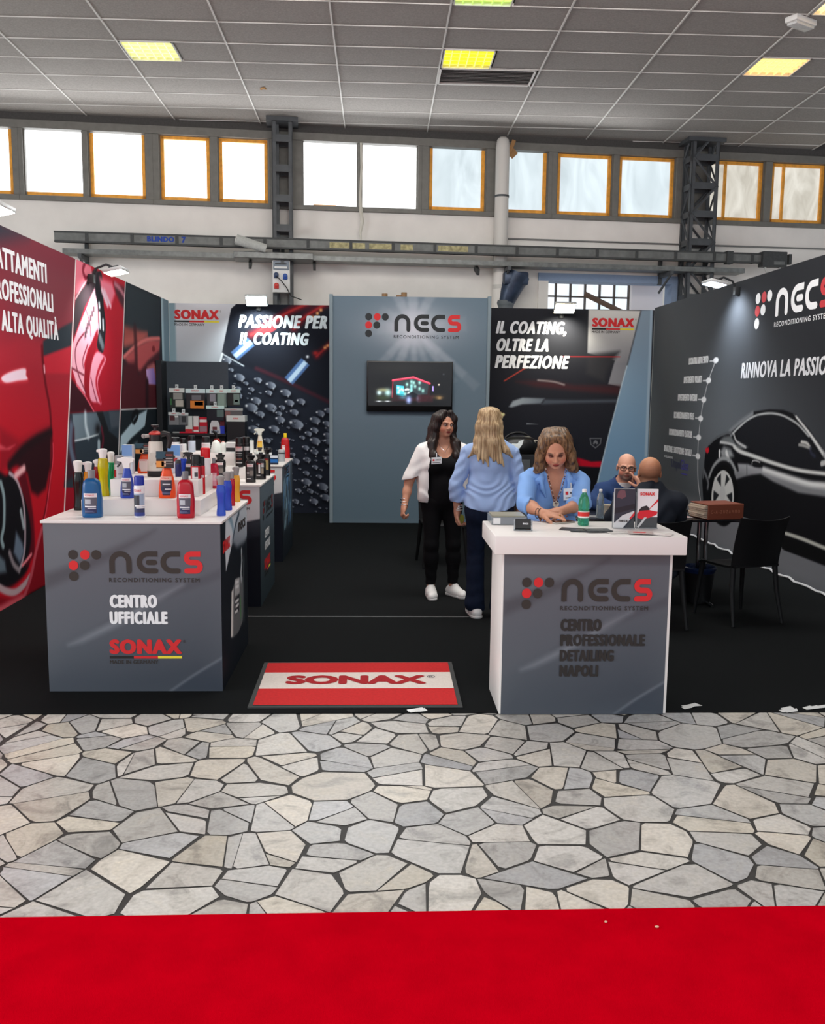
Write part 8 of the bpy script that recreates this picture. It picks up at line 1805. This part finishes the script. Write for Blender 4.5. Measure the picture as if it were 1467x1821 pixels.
    F.warp(lambda X, Y, Z: .0014 * np.sin(np.arctan2(Y - .03, X) * 38 + 3 * np.sin(Z * 9)) )
    add_mesh('hair', F, hair_mat('blonde_hair', (136, 108, 74), (204, 178, 138)), t)
    w = np.array((.235, -.02, .83))
    for i in range(4): bracelet(t, w + np.array((0, .004, .014 + .010 * i)), (0, -.1, -1), .0295, SILVER if i % 2 else mat('pearl', (214, 206, 196), rough=0.3), th=.0038)
    b = MB(); b.lathe([(.04, 0), (.042, .004), (.042, .008), (.03, .012)], mat('lime_peel', (196, 200, 90), rough=0.5), n=18); o = b.build('held_case', t, 50); o.location = Q((0, .028, .07)); o.rotation_euler = (R(80), 0, R(40))
    sneaker(t, (.09, .03, .09), (.13, -.14, .04)); sneaker(t, (-.10, .03, .09), (-.12, -.15, .04))
woman_blonde()
# ---------------------------------------------------------------- the woman working at the reception counter
def woman_counter():
    ox, oy = 1.13, 5.86
    t = thing('person', 'woman with wavy hair in blue shirt bending over a phone at the reception counter', 'person', (ox, oy, 0), R(-4))
    B = Body(1.0); B.torso((0, 0, .77), rot(0, 16), 1.0, 1.0, 1.05)
    B.head(rot(-6, 30, -3), (0, -.015, -.005))
    Q1, R1 = B.arm(-1, (-.205, -.42, 1.075), (-.12, -.645, 1.045), (.84, -.45, -.05), (.1, .1, -1), (18, 26, 20), spread=.07, fingers={0: (2, 8, 6)})
    Q2, R2 = B.arm(1, (.15, -.36, 1.075), (.0, -.52, 1.045), (-.9, -.35, 0), (.1, .1, -1), (20, 25, 18), spread=.05)
    B.leg(-1, (-.10, -.36, .66), (-.09, -.30, .095), (-.10, -.46, .045)); B.leg(1, (.10, -.36, .66), (.09, -.30, .095), (.10, -.46, .045))
    sk = (198, 142, 114)
    H = B.H
    fs = face_spots(B, sk, (150, 62, 56), (70, 46, 34), (40, 28, 26), (104, 64, 54), extra=[])
    for i in range(4):
        for Q in (Q1, Q2): fs.append((ell(Q(((.031, .0105, -.0105, -.030)[i], .055, .150)), (.006, .012, .02)), (198, 142, 114), .004))
    fs.append((ell(B.T((0, -.1, .43)), (.07, .06, .10)), (192, 132, 104), .05))
    body = add_mesh('body', B.field(ALLB), SKIN, t, base=sk, spots=fs)
    for x in (-1, 1):
        b = MB(); c = H((x * .031, -.0805, .0962)); b.ball(c, .0085, mat('eyelid_shadow', (92, 58, 50), rough=0.5), 12, sz=.8); b.build('eyelid', body, 60)
    F = B.field(('hip', 'thigh', 'shin'), .009); F.keep(lambda X, Y, Z: np.maximum(Z - .86, .10 - Z) + 0 * X + 0 * Y)
    add_mesh('trousers', F, mat('navy_trousers', (24, 28, 40), rough=0.85, spec=0.2), t)
    F = B.field(('torso', 'hip', 'uarm', 'farm'), .016, gk={'torso': .015, 'hip': .02, 'uarm': .014, 'farm': .016}, ak=.012)
    T = B.T
    # sleeves pushed up below the elbow
    for Q, e, w in ((Q1, (-.205, -.42, 1.075), (-.12, -.645, 1.045)), (Q2, (.15, -.36, 1.075), (.0, -.52, 1.045))):
        e, w = np.array(e), np.array(w); d = (w - e) / np.linalg.norm(w - e); p = e + d * .10
        F.put(cap_(e + d * .085, e + d * .10, .052, .05), 0, .01)
        A = np.where(np.abs(F.grid(tuple(slice(None) for _ in range(3)))[0] - p[0]) < .2, 1, 0)
        X, Y, Z = F.grid(tuple(slice(None) for _ in range(3)))
        near = (np.sqrt((X - w[0]) ** 2 + (Y - w[1]) ** 2 + (Z - w[2]) ** 2) < .20)
        F.D = np.where(near, np.maximum(F.D, ((X - p[0]) * d[0] + (Y - p[1]) * d[1] + (Z - p[2]) * d[2]).astype(np.float32)), F.D)
    # deep V neck
    X, Y, Z = F.grid(tuple(slice(None) for _ in range(3))); o_ = T((0, 0, 0)); ly = (Y - o_[1]) * B.TR[1, 1] + (Z - o_[2]) * B.TR[2, 1]; lz = (Y - o_[1]) * B.TR[1, 2] + (Z - o_[2]) * B.TR[2, 2]
    vcut = np.where((ly < -.02) & (lz > .335), np.abs(X) - .004 - .062 * np.clip((lz - .335) / .195, 0, 1.2), .5); F.D = np.maximum(F.D, -vcut.astype(np.float32))
    F.put(ell(T((0, -.02, .60)), (.072, .085, .115)), 0, .012, 'cut')
    F.keep(lambda X, Y, Z: .80 - Z + 0 * X + 0 * Y)
    F.warp(lambda X, Y, Z: .0032 * np.sin(X * 34 + Z * 42 + 3 * np.sin(Z * 20)) + .0022 * np.sin(Z * 95 + X * 25) * np.clip((1.12 - Z) / .1, 0, 1) + 0 * Y)
    ML = mat('sky_blue_shirt', (126, 168, 226), rough=0.7, bump=0.06, bscale=300, spec=0.25, noise=0.04, nscale=12)
    sh = add_mesh('shirt', F, ML, t)
    for x in (-1, 1):
        F = Field(T((0, -.25, .3)) - .14, T((0, 0, .6)) + .14, .004)
        lock_(F, [T((x * .052, .045, .545)), T((x * .078, -.02, .530)), T((x * .09, -.075, .480)), T((x * .082, -.115, .425)), T((x * .062, -.135, .38))], [.014, .015, .016, .012, .006], .015); lock_(F, [T((x * .09, -.075, .482)), T((x * .12, -.07, .455)), T((x * .125, -.10, .425))], [.013, .012, .006], .02)
        add_mesh('collar', F, ML, sh)
    # wavy bob
    Rh = B.HR
    F = Field(H((0, 0, .05)) - np.array((.2, .2, .22)), H((0, 0, .22)) + np.array((.2, .2, .06)), .004)
    F.put(ell(H((0, .030, .128)), np.array((.090, .100, .095)), Rh), 0, .02)
    for x in (-1, 1):
        for j, (dy, ln) in enumerate(((-.035, .0), (-.005, .01), (.03, .02), (.065, .02))):
            wv = lambda q, a_: q + Rh @ np.array((x * a_, 0, 0)); o_ = .012 * (j % 2)
            lock_(F, [H((x * .014, dy * .6 - .02 * (j == 0), .200)), H((x * (.046 + .003 * j), dy, .180)), H((x * .074, dy, .125)), H((x * (.096 - o_), dy - .004, .045)), H((x * (.088 + o_), dy, -.005)), H((x * (.112 - o_), dy - .01, -.025 - ln)), H((x * (.124 + o_), dy - .02, -.042 - ln))], [.012, .016, .022, .024, .024, .020, .005], .03)
    for x in (-.05, 0, .05): lock_(F, [H((x * .6, .075, .150)), H((x * 1.1, .105, .08)), H((x * 1.4, .105, .0)), H((x * 1.6, .10, -.05))], [.026, .034, .036, .014], .03)
    F.put(ell(H((0, -.082, .082)), np.array((.059, .066, .096)), Rh), 0, .012, 'cut')
    F.warp(lambda X, Y, Z: .0012 * np.sin(np.arctan2(Y - H((0, .02, 0))[1], X) * 34 + 3 * np.sin(Z * 30)))
    add_mesh('hair', F, hair_mat('bronde_hair', (62, 42, 27), (136, 104, 70), (45, 45, 6)), t)
    # bead necklace with round pendant, badge, rings
    b = MB(); bead_m = mat('brown_beads', (92, 56, 46), rough=0.3); bead_s = mat('pale_beads', (190, 170, 160), rough=0.25)
    for x in (-1, 1):
        for i in range(22):
            f = i / 21; p = T((x * (.062 * (1 - f) + .002), -.075 - .10 * f + .045 * f * f * 0, .545 - .20 * f)); p = p + B.TR @ np.array((0, -.022 * math.sin(PI * min(1, f * 1.1)), 0)); b.ball(p, .0052, bead_s if i % 3 == 0 else bead_m, 6)
    b.build('bead_necklace', t, 60)
    p = T((0, -.172, .348)); b = MB(); b.lathe([(.019, 0), (.020, .003), (.015, .006)], mat('pendant_pearl', (232, 226, 206), rough=0.25), n=18, axis='y'); o = b.build('pendant', t, 50); o.location = p
    b = MB(); b.tube([T((0, -.176, .33)), T((.004, -.178, .285)), T((.008, -.172, .24))], .004, mat('tassel_navy', (36, 48, 80), rough=0.7), 6); b.build('tassel', t, 60)
    badge(t, T((.094, -.168, .375)), (1, .12, .06), (0, .28, 1), .10, .075)
    for i in range(2): bracelet(t, np.array((-.12, -.645, 1.045)) - np.array((.84, -.45, 0)) * .012 * (i + 1) * 1.6, (.8, -.55, 0), .0285, mat('cord_dark', (60, 44, 36), rough=0.6), th=.0024)
    q = Q1((.0105, .0, .108)); bracelet(t, q, R1[:, 2], .0105, GOLD, 'ring', .0024)
    for i, fx in enumerate((.031, .0105)):
        q = Q1((fx, -.012 + (.03 if i else .0), .086 + .072)); b = MB(); b.ball(q, .0062, mat('nail_red', (70, 14, 20), rough=0.15), 8); b.build('finger_nail', t, 60)
woman_counter()
# ---------------------------------------------------------------- the man with glasses behind the table
def man_glasses():
    t = thing('person', 'bald man with dark glasses and navy jacket resting his chin on his hand', 'person', (2.19, 8.02, 0), R(-6))
    B = Body(1.0, True); B.torso((0, .03, .47), rot(0, 12), 1.1, 1.08)
    B.head(rot(-4, 4, 3), (0, -.01, -.015))
    e = (.20, -.33, .80)
    Q, Rm = B.arm(1, e, (.13, -.285, .955), (-.50, .02, .82), (-.55, .75, -.3), (62, 70, 45), fingers={0: (4, 10, 6)})
    B.arm(-1, (-.27, -.17, .80), (-.12, -.40, .785), (.9, -.35, 0), (0, .1, -1), (25, 30, 20))
    B.leg(-1, (-.13, -.42, .50), (-.12, -.40, .10), (-.13, -.58, .045)); B.leg(1, (.13, -.42, .50), (.12, -.40, .10), (.13, -.58, .045))
    sk = (206, 152, 128); H = B.H
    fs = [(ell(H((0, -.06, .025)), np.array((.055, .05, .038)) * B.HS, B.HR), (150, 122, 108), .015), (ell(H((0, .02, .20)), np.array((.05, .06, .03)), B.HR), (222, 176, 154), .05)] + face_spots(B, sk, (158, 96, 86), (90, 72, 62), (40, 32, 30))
    body = add_mesh('body', B.field(ALLB), SKIN, t, base=sk, spots=fs); eyes(B, body)
    b = MB(); mg = mat('glasses_black', (24, 20, 20), rough=0.25)
    for x in (-1, 1):
        c = Vector(H((x * .032, -.098, .094))); u = Vector(B.HR[:, 0]); v = Vector(B.HR[:, 2]); pts = []
        for a in np.linspace(0, 2 * PI, 20, endpoint=False):
            ca, sa = math.cos(a), math.sin(a); k_ = (abs(ca) ** 4 + abs(sa) ** 4) ** -.25; pts.append(c + u * ca * k_ * .025 + v * sa * k_ * .017)
        b.tube(pts, .0028, mg, 6, closed=True); b.tube([H((x * .057, -.096, .100)), H((x * .076, -.05, .100)), H((x * .080, .01, .095))], .0025, mg, 6)
    b.tube([H((-.008, -.101, .098)), H((0, -.104, .101)), H((.008, -.101, .098))], .0025, mg, 6); b.build('glasses', t, 60)
    T = B.T
    F = B.field(('torso', 'neck'), .008); F.keep(lambda X, Y, Z: np.maximum(Z - T((0, 0, .52))[2], .55 - Z) + 0 * X + 0 * Y); add_mesh('shirt', F, mat('white_shirt', (236, 234, 232)), t)
    F = B.field(('torso', 'hip', 'uarm', 'farm'), .02, gk={'torso': .020, 'hip': .022, 'uarm': .024, 'farm': .018})
    F.put(cap_(B.sh[-1], B.sh[1], .06, .06), 0, .04)
    for (a_, b_, r_) in ((T((0, -.16, .52)), T((0, -.20, .12)), .055),): F.put(cap_(a_, b_, r_, .02), 0, .01, 'cut')
    F.put(ell(T((0, -.01, .60)), (.085, .10, .125)), 0, .012, 'cut')
    for w_, d_ in (((.13, -.285, .955), (-.1, .0, 1)), ((-.12, -.40, .785), (.9, -.35, 0))):
        X, Y, Z = F.grid(tuple(slice(None) for _ in range(3))); near = np.sqrt((X - w_[0]) ** 2 + (Y - w_[1]) ** 2 + (Z - w_[2]) ** 2) < .12; d_ = np.array(d_) / np.linalg.norm(d_)
        F.D = np.where(near, np.maximum(F.D, ((X - w_[0]) * d_[0] + (Y - w_[1]) * d_[1] + (Z - w_[2]) * d_[2] + .03).astype(np.float32)), F.D)
    F.warp(lambda X, Y, Z: .003 * np.sin(Z * 60 + X * 35) + 0 * Y)
    MN = mat('navy_jacket', (40, 62, 104), rough=0.8, bump=0.1, bscale=350, spec=0.2)
    jk = add_mesh('jacket', F, MN, t)
    for x in (-1, 1):
        b = MB(); b.prism([(0, 0), (.06, .05), (.05, .12), (.075, .13), (.045, .27), (.0, .20)], .006, MN, T((x * .045, -.135, .20)), tuple(B.TR @ np.array((x, .18, 0))), tuple(B.TR @ np.array((0, .28, 1))), tuple(B.TR @ np.array((0, -1, .2)))); b.build('lapel', jk)
    F = B.field(('hip', 'thigh', 'shin'), .012); F.keep(lambda X, Y, Z: np.maximum(Z - .62, .09 - Z) + 0 * X + 0 * Y); add_mesh('trousers', F, mat('navy_trousers', (24, 28, 40)), t)
man_glasses()
# ---------------------------------------------------------------- the man seen from behind
def man_back():
    t = thing('person', 'bald man seen from behind in a dark jacket sitting at the table', 'person', (2.065, 6.78, 0), R(182))
    B = Body(1.03, True); B.torso((-.02, .02, .49), rot(0, 10), 1.1, 1.08)
    B.head(rot(-10, -2, 0), (0, -.02, -.02), 1.06)
    B.arm(-1, (-.27, -.16, .80), (-.14, -.42, .79), (.8, -.5, 0), (0, 0, -1), (25, 30, 20)); B.arm(1, (.22, -.18, .80), (.14, -.42, .79), (-.8, -.5, 0), (0, 0, -1), (25, 30, 20))
    B.leg(-1, (-.13, -.42, .50), (-.12, -.40, .10), (-.13, -.58, .045)); B.leg(1, (.13, -.42, .50), (.12, -.40, .10), (.13, -.58, .045))
    sk = (166, 114, 86); H = B.H
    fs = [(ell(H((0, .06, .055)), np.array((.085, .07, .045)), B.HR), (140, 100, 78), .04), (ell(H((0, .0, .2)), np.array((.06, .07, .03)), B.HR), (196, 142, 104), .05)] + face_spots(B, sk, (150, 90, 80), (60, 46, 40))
    body = add_mesh('body', B.field(ALLB), SKIN, t, base=sk, spots=fs); eyes(B, body)
    F = B.field(('torso', 'hip', 'uarm', 'farm'), .02, gk={'torso': .022, 'hip': .024, 'uarm': .028, 'farm': .02}, kmul=1.2)
    F.put(cap_(B.sh[-1], B.sh[1], .066, .066), 0, .05)
    F.put(ell(B.T((0, -.02, .60)), (.078, .085, .105)), 0, .01, 'cut')
    for w_ in ((-.14, -.42, .79), (.14, -.42, .79)): F.put(ell(w_, (.06, .06, .06)), 0, .01, 'cut')
    F.warp(lambda X, Y, Z: .0035 * np.sin(Z * 45 + X * 30 + 3 * np.sin(X * 14)) + 0 * Y)
    MJ = mat('charcoal_jacket', (30, 35, 44), rough=0.8, bump=0.1, bscale=350, spec=0.25)
    jk = add_mesh('jacket', F, MJ, t)
    F = Field(B.T((0, 0, .5)) - .16, B.T((0, 0, .5)) + .16, .004); F.put(cap_(B.T((0, .015, .48)), B.T((0, .0, .555)), .082, .074), 0, .01); F.put(cap_(B.T((0, .01, .44)), B.T((0, -.012, .62)), .066, .066), 0, .004, 'cut'); F.keep(lambda X, Y, Z: Z - B.T((0, 0, .545))[2] + 0 * X + 0 * Y); add_mesh('collar', F, MJ, jk)
    F = B.field(('hip', 'thigh', 'shin'), .012); F.keep(lambda X, Y, Z: np.maximum(Z - .62, .09 - Z) + 0 * X + 0 * Y); add_mesh('trousers', F, mat('navy_trousers', (24, 28, 40)), t)
man_back()
